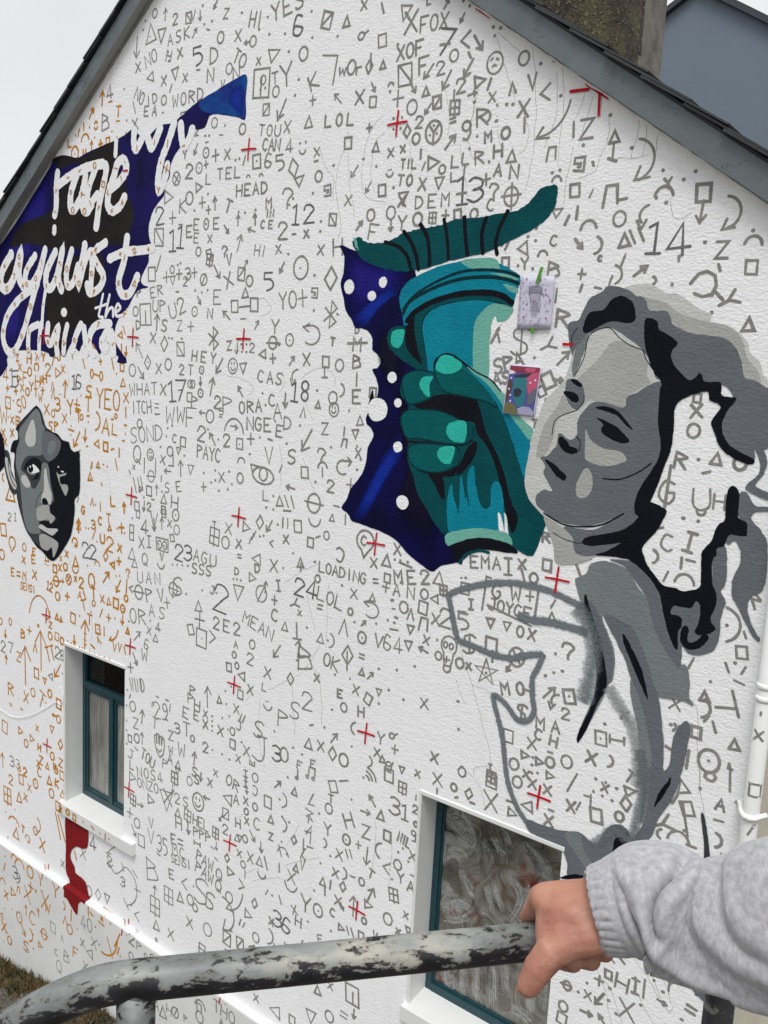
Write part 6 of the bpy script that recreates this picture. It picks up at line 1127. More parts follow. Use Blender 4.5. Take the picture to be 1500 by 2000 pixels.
. 4510 4289;. 4568 4285;pu 4574 4319 25;I 4545 4197 75 -8;C 4460 4184 66;p) 4415 4119 51;| 4519 4111 45;- 4555 4127 35;/ 4464 4049 41;pn 4540 4048 56;- 4424 4237 25 15;p) 4731 3907 128;. 4717 3902;\\ 4786 3879 24;s 4784 3809 49 15;. 4763 3763;\\ 4735 3738 35;/ 4796 3741 30;- 4785 3690 40 -10;. 4680 3667;\\ 4783 3605 95;- 4747 3579 75 8;tu 4662 3602 41;p) 4672 3553 71;/ 4681 3518 31;\\ 4713 3491 41;x 4555 3541 52;/ 4599 3723 46;R 4803 4017 53 -20;tu 4793 3442 45;. 4546 3452;x 4572 3444 31;s 4648 3450 46;- 4545 3354 21 -25;od 4706 3351 93;| 4628 3331 78;sd 4261 3306 61;I 4331 3321 66 90;x 4226 3208 56;p) 4312 3219 50;. 4272 3374;x 4353 3435 38;L 4791 3353 20;\\ 4093 4010 44

#g
"NOS4 1108 2109 1323 2145 67;"ONZO 1109 2033 1285 2053 63;tr 1033 2048 73;sp 1471 2186 77;ad 1454 2111 52;td 1495 2246 51;tr 1234 1954 72;td 1391 2010 149;x 1404 2032 105;"2S 1499 2057 1581 2064 65;sp 1042 1886 73;ar 1119 1877 64;tu 1508 1964 61;sp 1602 1981 77;ad 1611 1897 77;o 1614 2218 59;+ 1008 1782 74;o 1086 1736 69;adr 1052 1668 83;s 1137 1626 83;ve 1237 1793 72;ve 1238 1693 100;"35 1326 1682 1386 1678 117;- 1321 1603 36 -15;"E= 1468 1768 1538 1773 62;"MC 1483 1699 1559 1707 66;"SENSI 1465 1633 1624 1653 58;H 1516 1897 78;B 1256 1462 155;4 579 1391 98;x 461 1265 80;x 196 1077 57;ser 891 1283 402;2 779 1338 68;3 935 1244 67;o 533 1004 80;d 643 1021 89;td 751 1038 74;au 1286 1327 73;sp 1288 1217 120;E 1455 1517 62;sp 1433 1353 108;tu 1542 1392 71;lt 1583 1508 79;o 1643 1418 70;tu 1305 1084 74;o 1307 982 23;x 1458 1090 73;lt 1096 1065 76;x 1641 1256 71;2 1103 910 76;P 1181 894 57;o 1098 783 57;"OE 1259 851 1327 875 52;R 1169 769 28;s 137 550 80;ca 257 522 53;"40 530 782 609 788 101;C 178 369 48;B 315 393 89;tl 610 571 81;x 522 606 61;x 664 673 80;. 727 693;Q 212 268 96;S -237 213 89;x 554 437 72;3 -395 780 99;9 -349 755 88;A 1374 559 75;tu 1442 538 84;oph 1572 608 73;H 1507 592 65;P 1675 617 45;| 1347 526 57

#o
3 -401 1640 53;2 -317 1636 63;C -109 1700 72;tu 22 1678 72;K 125 1692 61;o 117 1791 45;s 192 1776 65;2 -527 1497 76;s -374 1554 75;x -255 1526 63;od -169 1590 73;sp -578 1350 131;tu -406 1394 86;x -312 1427 59;o 50 1586 72;tu 195 1631 65;. 217 1704;. -469 1270;. -611 1196;arc2 -486 1171 88;p) -133 1260 116;tu -460 1073 99;T -354 1145 54;od -175 1202 64;ca2 -290 1089 65;X -81 1122 95;\\ 139 1362 185;\\ 181 1358 184;. 176 1380;s 197 1550 71;x 225 1540 41;o 321 1548 45;s 406 1541 45;. 514 1547;- 631 1544 34 -20;. 720 1535;| 779 1536 48;. 825 1534;\\ 363 1216 61;/ -583 989 16;pn -412 904 66;pn -337 880 98;o -179 874 97;Y -35 887 117;+ -172 754 76;. -548 860;/ -560 767 67;pn -593 631 56;x -536 532 68;tr -428 596 78;n -351 656 55;x -220 669 120;ve -100 748 27;. -1 790;Y 174 871 115;X 25 722 138;W 60 685 85;. -569 400;. -451 442;od -346 422 89;au -241 530 77;C -149 506 109;au -66 586 65;p) 284 794 62;ca 300 688 73;| 375 763 92;o 358 642 78;. 457 693;. 680 810;| 593 891 70;- 633 889 40 -30;sd 756 910 88;x 756 905 30;. 858 917;adr -291 342 111;x -583 230 92;oth 13 440 86;. -138 369;. -535 202;o -497 152 69;. -587 98;S -256 215 78;tr -43 322 54;. -144 247;F 432 486 83;arc3 871 742 176;\\ 856 734 137;/ 937 822 126;/ 953 751 58;. 975 723;tl -621 315 57;p) -179 339 110

#g
"SS 1661 2293 1686 2251 59;ad 1722 2279 58;x 1805 2270 50;x 1855 2349 45;"OR 1976 2344 2038 2329 65;sm 1697 2106 118;al 1779 2160 58;tl 1969 2223 81;A 2041 2245 60;s1 1955 2119 65;adl 1911 2078 49;"HEL 1676 1978 1779 1978 68;"PPP 1685 1899 1799 1905 60;H 2063 2101 57;2 1953 2018 58;sp 1868 1961 67;ad 1877 1880 50;I 1699 1827 60 90;"PAW 1720 1749 1829 1733 73;"PAW 1716 1669 1831 1648 69;Q 1906 1705 71;Q 1903 1626 72;- 1843 1853 34 -20;- 1880 1794 34 -20;d 1977 1839 58;tr 2009 1764 66;tu 2056 2004 49;o 2128 2023 48;I 2117 2420 63;I 2119 2381 63;o 2195 2435 55;C 2195 2355 59 180;ad 2129 2336 48;x 2123 2262 48;o 2203 2254 47;o 2131 2200 40;x 2136 2141 44;C 2225 2154 71;adr 2186 2066 72;td 2084 2010 41;x 2082 1911 45;X 2176 1923 64;o 2116 1854 45;| 2137 1800 57;tu 2251 1929 60;\\ 2304 1943 71;ad 2263 2023 63;pu 2276 1850 48;gt 2112 1715 66;s 2308 2323 70;p) 2434 2372 84;. 2399 2371;. 2450 2354;tu 2333 2226 51;. 2424 2275;. 2480 2261;p) 2441 2227 77;Z 2338 2120 43;. 2426 2123;d 2522 2168 57;pn 2439 2068 62;\\ 2419 2060 62;. 2469 2063;| 2415 1956 55;x 2511 1940 77;pu 2509 1876 70;tu 2543 2008 46;lng 2624 2242 525;. 2700 2395;tu 2510 2457 49;aur 2379 2454 69;. 2455 2524;note 2519 2566 60;note2 2629 2607 66;s 2794 2585 65 15;- 2863 2641 64 25;T 2780 2510 43;o 2769 2447 58;Y 2767 2326 66;H 2911 2432 79 25;od 2900 2318 58;+ 2985 2321 43;. 2794 2181;x 2857 2212 58;\\ 2909 2240 43;\\ 2936 2251 43;. 2727 2112;wifi 3037 2728 76;. 2996 2704;. 2924 2556;ar 3020 2520 63;aul 3063 2596 63;tu 3122 2539 55;Z 3032 2412 71;ad 3048 2281 99;p( 3122 2346 84;T 3080 2192 50 -20;p) 2753 2238 52;x 2836 2098 52;p) 2899 2117 66;- 2957 2126 36;o 3019 2123 43;aur 3079 2068 107 20;tr 3070 2012 57;tu 2747 2008 52;| 2768 1971 67;| 2803 2016 52;d 2894 2040 59;. 2689 1932;x 2863 1943 59;adr 2892 1926 44;Y 2631 1826 100;od 2724 1824 76;C 2831 1860 45;X 2546 1749 54 20;au 2971 1961 117;o 3050 1910 36;/ 2323 1764 40;. 2367 1763;\\ 2433 1763 47;d 2225 1648 65;o 2003 1593 71;aca 2061 1592 166;aca2 1996 1470 219;tr 2174 1554 66;/ 2105 1472 42;/ 2139 1471 41;S 1745 1524 173;S 1831 1491 111;. 1751 1518;. 1830 1496;. 1673 1524;o 1693 1387 53;o 1813 1291 87;s1 1996 1311 85;s1 2110 1334 75;o 2245 1436 62;p) 2361 1495 97;ad 2395 1453 32;E 2747 1663 46 20;. 2823 1746;. 2651 1725;3 2413 1633 96;6 2491 1628 95;X 2367 1596 48;H 2579 1692 62;tr 2895 1798 45;\\ 2940 1804 44;\\ 2972 1807 44;s 3034 1817 44;ve 3127 1861 43;tl 2216 1351 50;au 1988 1216 43;s+ 1769 1128 70;x 2492 1499 32;/ 2614 1581 31;x 2262 1043 50;tu 2745 1346 58;x 2837 1421 46;sb 2998 1442 112;ad 3013 1342 60;tl 2424 1044 90;td 2706 1161 87;o 2843 1234 69;= 2943 1296 61;s 2560 1058 56;"THO 1963 860 2104 856 78;pn 1814 791 71;o 1811 699 80;s 1803 767 53;A 2013 777 43

#g
s 3161 2770 68;td 3238 2827 40;x 3335 2838 36;x 3452 2847 65;o 3590 2933 47;s 3752 2943 68;sp 3751 2961 56;o 3550 2841 38;d 3637 2836 57;X 3757 2842 93;| 3456 2789 26;- 3568 2795 19 30;- 3658 2798 25;sp 3249 2734 60;3 3208 2619 88;1 3274 2608 81;| 3334 2712 27;. 3369 2699;. 3369 2738;2 3335 2648 40;. 3370 2645;o 3344 2572 27;. 3371 2581;. 3444 2749;. 3549 2750;. 3669 2751;. 3811 2749;. 3911 2752;"NIL 3251 2468 3304 2457 51;q 3333 2506 54;. 3377 2518;. 3378 2450;. 3273 2415;. 3246 2383;x 3334 2396 47;. 3311 2358;. 3375 2336;o 3245 2314 55;Y 3270 2250 55;- 3340 2293 20;A 3336 2228 55;. 3379 2266;. 3216 2221;sp 3232 2141 70 15;s 3337 2101 62;. 3378 2127;x 3315 2063 35;. 3381 2050;o 3204 1991 64;x 3274 1951 35;td 3337 1987 42;x 3350 1500 57;o 3884 2981 54;x 3926 3032 39;. 3954 3049;. 3982 3058;x 3961 3001 48;x 4035 2996 47;tr 4042 3065 41;tr 3945 2885 60 180;- 4062 2908 24;x 4054 2856 53;/ 4149 3071 92;X 4154 2959 52;- 3856 2878 37;tr 3871 2826 49;lt 3177 2268 63;s 3170 2444 55;al 4202 2124 36;o 4211 2122 42;o 4202 2016 49;s 4202 1951 55;. 4139 1976;. 4134 2134

#g
. 4255 3122;. 4300 3121;x 4298 3096 39;. 4350 3111;. 4250 3063;. 4291 3057;T 4401 3179 49 -20;tr 4407 3119 50 20;d 4396 3058 66 15;o 4374 2993 42;s 4273 2958 63 10;| 4242 3012 63;- 4225 3032 29;. 4335 3051;/ 4189 2972 40;C 4720 3287 41 90;| 4794 3301 102;tu 4617 3209 58 15;. 4687 3227;s 4646 3126 58 20;/ 4592 3150 43;\\ 4641 3080 127 -15;Y 4557 3026 86 -60;p( 4546 2983 38;. 4645 3032;pn 4624 2996 64;- 4677 2978 37;A 4770 3187 46;. 4829 3219;- 4770 3121 36;p) 4776 3038 57;ca 4793 2975 31;| 4708 2929 26;- 4509 2923 22;s 4395 2268 38;H 4457 2259 69 -10;I 4515 2271 63;| 4550 2283 85;. 4511 2311;+ 4355 2220 47;. 4302 2181;x 4310 2126 39;. 4266 2119;adl 4366 2139 77;ar 4311 2042 54 10;. 4406 2151;. 4406 2209;X 4490 2149 87;aul 4386 2045 47;. 4445 2107;Y 4653 2353 61;. 4630 2307;ar 4630 2259 39 -10;. 4559 2368;. 4589 2339;. 4545 2202;= 4747 2286 49 -8;. 4801 2337;. 4762 2363;. 4717 2226;. 4819 2289;/ 4402 2347 35 70;/ 4444 2362 34 70'''
SILL_Y=.0352
def build_marks():
    items=[]; idx=0
    col='grey'
    def y_of(x,z):
        return None
    for l in MARKS.strip().split('\n'):
        if not l: continue
        if l[0]=='#': col={'g':'grey','o':'ochre'}[l[1]]; continue
        for tok in l.split(';'):
            q=tok.split(' ')
            if q[0]=='' : continue
            strokes=[]; kind='symbol'
            if q[0][0]=='"':
                t=q[0][1:]; x0,z0,x1,z1,h=[float(a)/1000 for a in q[1:6]]
                d=Vector((x1-x0,z1-z0)); nn=max(1,len(t)-1); st=d/nn; ang=math.atan2(d.y,d.x)
                up=abs(ang)>R(40)
                ca_,sa=(1,0) if up else (math.cos(ang),math.sin(ang))
                lw=min(.95*h,1.02*st.length) if not up else h
                for i,chh in enumerate(t):
                    c=Vector((x0,z0))+st*i; jr=random.uniform(-.05,.05)
                    g=GL.get(chh,GL['o'])
                    if chh=='I': g=[[(0,-.5),(0,.5)]]
                    for p in g: strokes.append([Vector((c.x+(a*lw*ca_-b*h*(sa+jr)),c.y+(a*lw*(sa+jr)+b*h*1))) for a,b in p])
                size=h*len(t); kind='word'; name=t
            else:
                x,z=float(q[1])/1000,float(q[2])/1000; name=q[0]
                if q[0]=='.': h=.0; size=.012
                else:
                    h=float(q[3])/1000 if len(q)>3 else .05; rr=float(q[4]) if len(q)>4 else 0
                    rr+=random.uniform(-6,6); ca_,sa=math.cos(R(rr)),math.sin(R(rr)); size=h
                    g=GL.get(q[0])
                    if g is None: raise Exception('glyph '+q[0])
                    for p in g:
                        jx,jy=random.uniform(-.03,.03),random.uniform(-.03,.03)
                        strokes.append([Vector((x+h*((a+jx)*ca_-(b+jy)*sa),z+h*((a+jx)*sa+(b+jy)*ca_))) for a,b in p])
            pa=Paint(); cc=col
            if name in '0123456789' and col=='grey' and size>.075: cc='greyd'
            sill=0
            base=.0005+.00005*(idx%9); idx+=1
            if q[0]=='.': pa.disc(x,z,.0078+random.uniform(-.001,.002),.0078,base,9)
            else:
                w=((.0086+.0030*max(0,min(1,strokes[0][0].x/4.2))) if cc!='ochre' else .0126)*random.uniform(.82,1.2)
                if cc=='greyd': w=.0116
                for k,s_ in enumerate(strokes): pa.ribbon(s_,w,base+.000021*k,.3,dy=1.2e-6)
            # marks on the sill's front face and none hanging over the openings
            v=pa.v; cx=sum(p[0] for p in v)/len(v); cz=sum(p[2] for p in v)/len(v)
            if .16<cx<1.09 and G-4.455<cz<G-4.36: pa.v=[(a,-.0372-.00005*(idx%5),b) for a,_,b in v]
            else:
                bad=False
                for w_ in (W1,W2):
                    if any(w_[0]-.004<p[0]<w_[1]+.004 and w_[2]-.06<p[2]<w_[3]+.004 for p in v): bad=True
                if cx>XR-.05: bad=True
                if bad and q[0]!='.': continue
                if bad: continue
            zs=[p[2] for p in v]
            if min(zs)<G-5.03 and max(zs)>G-4.99 and cz>G-5.01: pa.v=[(a,min(b,0) if c>G-5.0 else PY-.002,c) for a,b,c in v]
            items.append((size,cc,kind,name,pa))
    order=sorted(range(len(items)),key=lambda i:-items[i][0])
    single=set(order[:285]); rest={'grey':Paint(),'ochre':Paint()}
    for i,(size,cc,kind,name,pa) in enumerate(items):
        if i in single:
            o=pa.make('painted_word' if kind=='word' else ('painted_number' if name in '0123456789' else 'painted_symbol'),MATS[cc],house)
            if kind=='word': tag(o,('ochre' if cc=='ochre' else 'grey')+' hand-drawn word '+name)
        else:
            r=rest['ochre' if cc=='ochre' else 'grey']; b=len(r.v); r.v+=pa.v; r.f+=[tuple(k+b for k in f) for f in pa.f]
    for k,r in rest.items():
        o=r.make('painted_symbols',MATS[k],house); tag(o,'small '+k+' hand-drawn signs all over the wall',kind='stuff')
build_paint()
build_marks()
# faint pencil construction lines
def pencil():
    pa=Paint()
    for i,l in enumerate('''3503,6233 3565,6095 3602,6017 3633,5951
3521,6250 3575,6195 3622,6151
3693,6163 3714,5989 3729,5886 3724,5734 3707,5581
3824,6071 3850,5968 3852,5820 3842,5670
3809,6044 3818,5874 3776,5754
3260,6059 3280,5975 3289,5860
3435,6043 3417,5940 3398,5852 3417,5769 3440,5734
3410,6026 3424,5939 3407,5899
3667,5905 3704,5829 3686,5759 3650,5742
3075,5864 3094,5692
3360,5819 3373,5730 3410,5607 3409,5530
3911,5738 3897,5640 3885,5514
3536,5913 3565,5794 3581,5750
4174,5806 4171,5731 4165,5665
4212,5782 4214,5717 4206,5670
4262,5739 4264,5683
3972,5921 3953,5831 3934,5735
4059,5831 4052,5765 4028,5675 4015,5633 3967,5618 3934,5611
3942,5945 3926,5879 3912,5851
4336,5497 4352,5440 4383,5423 4420,5444
4093,5668 4124,5674 4167,5665 4228,5672
2696,5952 2669,5865 2625,5749 2650,5613 2673,5513 2652,5428
2703,5850 2718,5728 2762,5544
2915,5998 2841,5951 2800,5839 2802,5690 2846,5627 2941,5601
2921,5917 2869,5877 2854,5744 2876,5654
2515,5889 2572,5785 2609,5739 2623,5640
3529,3540 3606,3372 3708,3143 3740,3008
3520,3374 3553,3313 3585,3271
3606,3372 3669,3370 3732,3362
3740,3008 3665,2980 3655,2935
4615,3574 4646,3514 4671,3308 4683,3204
4671,3308 4688,3233 4712,3128
4495,2393 4562,2337 4613,2268 4671,2228
4544,2405 4595,2330 4636,2251 4670,2239 4675,2271
4600,2391 4638,2340 4672,2269
4339,2267 4383,2179 4399,2126 4425,2047
4360,2235 4409,2211 4446,2132 4486,2080
4538,2235 4566,2184 4603,2144
2654,3350 2586,3227 2541,3179
2533,3155 2401,3069 2283,2993
2160,2952 2099,2874
2630,3788 2522,3734 2374,3629
2548,3605 2571,3510 2614,3412
2699,3689 2689,3548 2702,3326
2606,3217 2666,3131 2698,2894
2459,3085 2488,2892 2484,2786
2223,2939 2211,2734 2262,2524
2087,5148 2146,5168 2206,5120 2188,5086 2130,5073
1876,4741 1951,4736 2045,4712 2087,4678 2037,4641
2299,4783 2321,4716 2295,4674
2451,4748 2504,4790 2575,4805 2646,4795 2682,4757 2676,4718
2535,4539 2496,4590 2474,4656
2308,4386 2323,4275 2309,4162
2482,4332 2514,4254 2574,4158
2062,2125 2105,2174
2558,2286 2541,2241 2467,2111
2711,2138 2608,2081 2453,1979
2248,1887 2142,1802
2426,1904 2334,1858 2208,1789
3078,2501 3100,2410 3079,2213
3611,2946 3700,2893 3736,2796
3201,2420 3199,2191
446,4832 533,4908 591,4810 676,4861 745,4895
535,4088 723,4082 780,3902
235,4767 296,4666 233,4542
176,3089 226,3303 322,3412
537,2814 567,2985 537,3161'''.strip().split('\n')):
        P=[tuple(float(a)/1000 for a in p.split(',')) for p in l.split()]
        q=[p.to_2d()+Vector(((noise.noise(Vector((p.x*9,p.y*9,i)))*.014+noise.noise(Vector((p.x*40,p.y*40,i)))*.003),0)) for p in catmull([(a,b,0) for a,b in P],False,8)]
        pa.ribbon(q,.0019,.0003+.000002*i,.5)
    o=pa.make('pencil_lines',MATS['pencil'],house); tag(o,'faint pencil construction lines',kind='stuff')
pencil()
for k_,p_ in WP().items():
    o=p_.make('whitewash_strokes',PANEM[k_],None); o.parent=BIGWIN; o.matrix_parent_inverse=Matrix.Translation(BIGWIN.location).inverted(); o.matrix_parent_inverse=Matrix.Translation((BIGWIN.location)).inverted(); tag(o,{'w':'swirled whitewash on the pane','k':'dark streaks on the pane','r':'dull red reflections painted as strokes on the pane','b':'brown reflections painted as strokes on the pane'}[k_],kind='stuff')
# red registration crosses on a one-metre grid
def cross(x,z,a=.056,b=.056,tilt=0,name='red_cross'):
    pa=Paint(); t=R(tilt+random.uniform(-4,4)); off=.0045
    pa.ribbon([Vector((x-a*math.cos(t),z-a*math.sin(t))),Vector((x,z+.002)),Vector((x+a*math.cos(t),z+a*math.sin(t)))],.0105,off,.3)
    pa.ribbon([Vector((x+.003,z+b)),Vector((x-.002,z)),Vector((x-.004,z-b))],.0095,off+.0002,.3)
    pa.make(name,MATS['redm'],house)
for i in range(5):
    for j in range(6):
        if (i,j) in ((0,0),(0,2),(1,0),(3,1),(4,1),(4,4),(4,5),(3,5),(4,0)): continue
        if j==5:
            x=i*1.0; pa=Paint(); z=G-5.0
            pa.v=[(x-.05,-.002,z+.02),(x-.045,-.002,z+.03),(x+.05,PY-.003,z-.03),(x+.045,PY-.003,z-.04)]; pa.f=[(0,1,2,3)]
            pa.ribbon([Vector((x+.01,z+.05)),Vector((x+.004,z+.008))],.009,.003,.2); pa.ribbon([Vector((x-.002,z-.012)),Vector((x-.012,z-.06))],.009,.003,.2)
            pa.make('red_cross',MATS['redm'],house); continue
        cross(i*1.0,G-j*1.0)
def redbit(pts,w=.012):
    pa=Paint(); pa.ribbon([Vector(p) for p in pts],w,.0047,.3); pa.make('red_stroke',MATS['redm'],house)
def wp(p): return (p[0],p[2])
redbit([wp((3.4012,0.0000,6.3713)),wp((3.4720,0.0000,6.3201))],.018)
redbit([wp((3.7940,0.0000,6.0937)),wp((3.8016,0.0000,6.0865))],.018)
redbit([wp((3.8795,0.0000,5.9561)),wp((3.9580,0.0000,5.9519))],.012)
redbit([wp((3.9491,0.0000,5.9764)),wp((3.9913,0.0000,5.9467)),wp((4.0468,0.0000,5.9077))],.017)
redbit([wp((4.0080,0.0000,5.9307)),wp((4.0117,0.0000,5.8455))],.011)
redbit([wp((3.9389,0.0000,4.9495)),wp((3.9810,0.0000,4.9480))],.011)
redbit([wp((0.8925,0.0000,5.9523)),wp((0.9338,0.0000,5.9511))],.011)

# ------------------------------------------------------------------ things fixed to the wall
def pipe():
    root=empty('downpipe','white rainwater downpipe at the right-hand corner of the mural wall','drainpipe',(4.893,-.047,0))
    X,Y,r=4.893,-.047,.0300
    tube('pipe',[(X,Y,.12),(X,Y,2.3),(X,Y,G-.75)],r,MATS['pipe_white'],root,28)
    for z in ((4.8800,-0.0470,3.7179)[2],(4.8637,-0.0470,3.6699)[2]):
        tube('pipe_joint',[(X,Y,z-.012),(X,Y,z-.004),(X,Y,z+.006),(X,Y,z+.012)],lambda i:(.031,.0355,.0355,.031)[i],MATS['caulk_white'],root,28)
    z=(4.8993,-0.0470,3.2145)[2]
    pts=[(X-.055,-.003,z+.012),(X-.045,-.02,z+.006),(X-.036,-.045,z),(X-.02,-.072,z-.004),(X,-.08,z-.006),(X+.02,-.074,z-.004),(X+.036,-.05,z),(X+.05,-.03,z+.003)]
    tube('bracket',catmull(pts,False,4),lambda i:.009+.003*random.random(),MATS['caulk_white'],root,8)
    # signs carried on over the pipe
    def on(p): 
        dx=max(-.0285,min(.0285,p[0]-X)); return (X+dx,Y-math.sqrt(r*r-dx*dx)-.0008,p[1])
    def sign(g,c,h):
        pa=Paint()
        for s_ in GL[g]:
            P=[]
            for i in range(len(s_)-1):
                for k in range(5): P.append(Vector((c[0]+h*(s_[i][0]+(s_[i+1][0]-s_[i][0])*k/4),c[2]+h*(s_[i][1]+(s_[i+1][1]-s_[i][1])*k/4))))
            pa.ribbon(P,.009,.001,.2)
        pa.v=[on((a,b)) for a,_,b in pa.v]; o=pa.make('painted_sign',MATS['grey'],None); o.parent=root; o.matrix_parent_inverse=Matrix.Translation(root.location).inverted()
    sign('x',(4.8920,-0.0770,3.5331),.038); sign('s',(4.9030,-0.0770,3.3192),.05); sign('/',(4.9056,-0.0770,3.1627),.04); sign('/',(4.9086,-0.0770,3.0854),.035); sign('|',(4.8915,-0.0770,3.6184),.012)
pipe()
def string():
    pts=[(-0.9862,-0.0060,2.0144),(-0.6658,-0.0060,2.0397),(-0.5127,-0.0060,2.0328),(-0.3629,-0.0060,2.0635),(-0.2024,-0.0060,2.1302),(-0.0050,-0.0060,2.2425),(0.1176,-0.0060,2.3202),(0.1973,-0.0060,2.3267),(0.2240,-0.0060,2.3961),(0.2046,-0.0060,2.4372),(0.1719,-0.0060,2.4595)]
    o=tube('cord',catmull(pts,False,6),.0022,MATS['caulk_white'],None,6)
    tag(o,'thin white cord sagging across the wall left of the narrow window','cord')
string()
def sheet(name,px,label,off):
    root=empty(name,label,'paper',px[0])
    def ch(o): o.parent=root; o.matrix_parent_inverse=Matrix.Translation(root.location).inverted(); return o
    # slightly bowed thin sheet
    a,b,c,d=[Vector(p) for p in px]; v=[];f=[]; n=8
    for j in range(n+1):
        for i in range(n+1):
            s,t=i/n,j/n; p=a*(1-s)*(1-t)+b*s*(1-t)+c*s*t+d*(1-s)*t
            v.append((p.x,-off-.0007*math.sin(math.pi*t)-.0004*math.sin(math.pi*s),p.z))
    for j in range(n):
        for i in range(n): f.append((j*(n+1)+i,(j+1)*(n+1)+i,(j+1)*(n+1)+i+1,j*(n+1)+i+1))
    o=mobj('sheet',v,f,MATS['paper_white'],None,True)
    sm=o.modifiers.new('thick','SOLIDIFY'); sm.thickness=.0006
    ch(o)
    def uv(s,t,k=0):
        p=a*(1-s)*(1-t)+b*s*(1-t)+c*s*t+d*(1-s)*t
        return (p.x,-off-.0007*math.sin(math.pi*t)-.0004*math.sin(math.pi*s)-.0016-.00008*k,p.z)
    return ch,uv
def bend_mesh(nm,pts,k,uv,mat,ch):
    bm=bmesh.new(); vv=[bm.verts.new((s,t,0)) for s,t in pts]; bm.faces.new(vv)
    bmesh.ops.triangulate(bm,faces=bm.faces[:],ngon_method='EAR_CLIP')
    for v_ in bm.verts: v_.co=uv(v_.co.x,v_.co.y,k)
    for f_ in bm.faces:
        f_.normal_update()
        if f_.normal.y>0: f_.normal_flip()
    me=bpy.data.meshes.new(nm); bm.to_mesh(me); bm.free(); me.materials.append(mat); o=bpy.data.objects.new(nm,me); link(o); ch(o)
def quadmesh(nm,pts,mat,ch):
    ch(mobj(nm,pts,[(0,1,2,3)],mat))
def papers():
    ch,uv=sheet('drawing_sheet',[(3.7188,-0.0120,5.2330),(3.8793,-0.0120,5.2278),(3.8780,-0.0120,5.0104),(3.7178,-0.0120,5.0098)],'pale paper sheet with a pen sketch, held by two green tapes','' or .012)
    pa=[]
    random.seed(3)
    def line(P,w=.011,k=2,mat='ink',nm='pen_line'):
        L=[];Rr=[]
        for i,p in enumerate(P):
            t=Vector(P[min(i+1,len(P)-1)])-Vector(P[max(i-1,0)]); t=t.normalized() if t.length else Vector((1,0)); q=Vector((-t.y,t.x))*w/2
            L.append(Vector(p)+q); Rr.append(Vector(p)-q)
        v=[uv(p.x,p.y,k) for p in L+Rr]; n=len(P)
        return v,[(i,i+1,n+i+1,n+i) for i in range(n-1)]
    V=[];Fc=[]
    def add(P,w=.009,k=2):
        v,f=line(P,w,k+len(V)%7*.1); b=len(V); V.extend(v); Fc.extend([tuple(i+b for i in q) for q in f])
    for k in range(5): add(el(.48,.24+.03*k,.2,.05,180,360,8),.012)
    for k in range(9): add([(.34+.035*k,.3),(.36+.03*k,.44),(.38+.025*k,.5)],.008)
    add([(.28,.26),(.34,.45),(.38,.55),(.36,.68)],.014); add([(.68,.26),(.62,.42),(.66,.55),(.62,.7)],.014)
    for k in range(5): add([(.4,.52+.035*k),(.5,.5+.035*k),(.62,.53+.035*k)],.012)
    for k in range(6): add([(.42+.03*k,.66),(.41+.032*k,.78)],.008)
    for k in range(150):
        s,t=random.uniform(.03,.95),random.uniform(.03,.97)
        if .3<s<.7 and .2<t<.8: continue
        r=random.uniform(.012,.035); add(el(s,t,r,r*.7,random.uniform(0,180),random.uniform(200,380),5),.006)
    o=mobj('pen_sketch',V,Fc,MATS['ink']); tag(o,'pen sketch of a torch among small signs'); ch(o)
    for s,t in ((.18,.78),(.8,.35),(.45,.47),(.85,.8)):
        v,f=line([(s-.03,t),(s+.03,t)],.012,3); o=ch(mobj('red_tick',v,f,MATS['redm'])); v,f=line([(s,t-.025),(s,t+.025)],.012,3.5); ch(mobj('red_tick',v,f,MATS['redm']))
    quadmesh('tape',[(3.8141,-0.0200,5.2661),(3.8286,-0.0200,5.2645),(3.8093,-0.0200,5.1971),(3.7934,-0.0200,5.1996)],MATS['tape_green'],ch)
    quadmesh('tape',[(3.7868,-0.0165,5.0150),(3.8040,-0.0165,5.0151),(3.8050,-0.0165,4.9894),(3.7878,-0.0165,4.9893)],MATS['tape_green'],ch)
    A=[(3.6969,-0.0120,4.8607),(3.8509,-0.0120,4.8542),(3.8331,-0.0120,4.6382),(3.6762,-0.0120,4.6465)]
    ch,uv=sheet('colour_print',A,'small colour print of the planned torch picture, white bordered',.012)
    B=lambda k,mat,pts,nm='print_area': bend_mesh(nm,pts,k,uv,MATS[mat],ch)
    B(0,'p_blue',[(.03,.03),(.97,.03),(.97,.98),(.03,.98)])
    B(1,'p_pink',[(.5,.05),(.97,.05),(.97,.42),(.82,.5),(.72,.58),(.66,.45)])
    B(2,'p_maroon',[(.03,.03),(.97,.03),(.96,.12),(.7,.15),(.45,.1),(.2,.16),(.03,.1)])
    B(3,'p_white',[(.03,.12),(.14,.13),(.24,.17),(.1,.2),(.03,.2)])
    B(4,'p_teal',[(.22,.3),(.34,.24),(.56,.24),(.64,.3),(.58,.36),(.56,.5),(.66,.62),(.62,.82),(.4,.84),(.42,.68),(.24,.6),(.2,.48),(.3,.42)])
    B(5,'p_black',[(.2,.22),(.4,.19),(.6,.2),(.76,.14),(.62,.24),(.4,.26),(.22,.26)])
    B(5,'p_black',[(.26,.5),(.4,.46),(.52,.52),(.48,.62),(.36,.66),(.26,.6)])
    B(6,'p_brown',[(.03,.34),(.14,.32),(.2,.42),(.14,.6),(.1,.72),(.03,.76)])
    B(7,'p_grey',[(.72,.62),(.8,.5),(.96,.42),(.96,.66),(.86,.78),(.74,.76)])
    B(8,'p_olive',[(.03,.8),(.2,.76),(.4,.84),(.5,.98),(.03,.98)])
    B(9,'p_lilac',[(.45,.88),(.6,.82),(.82,.82),(.97,.9),(.97,.98),(.5,.98)])
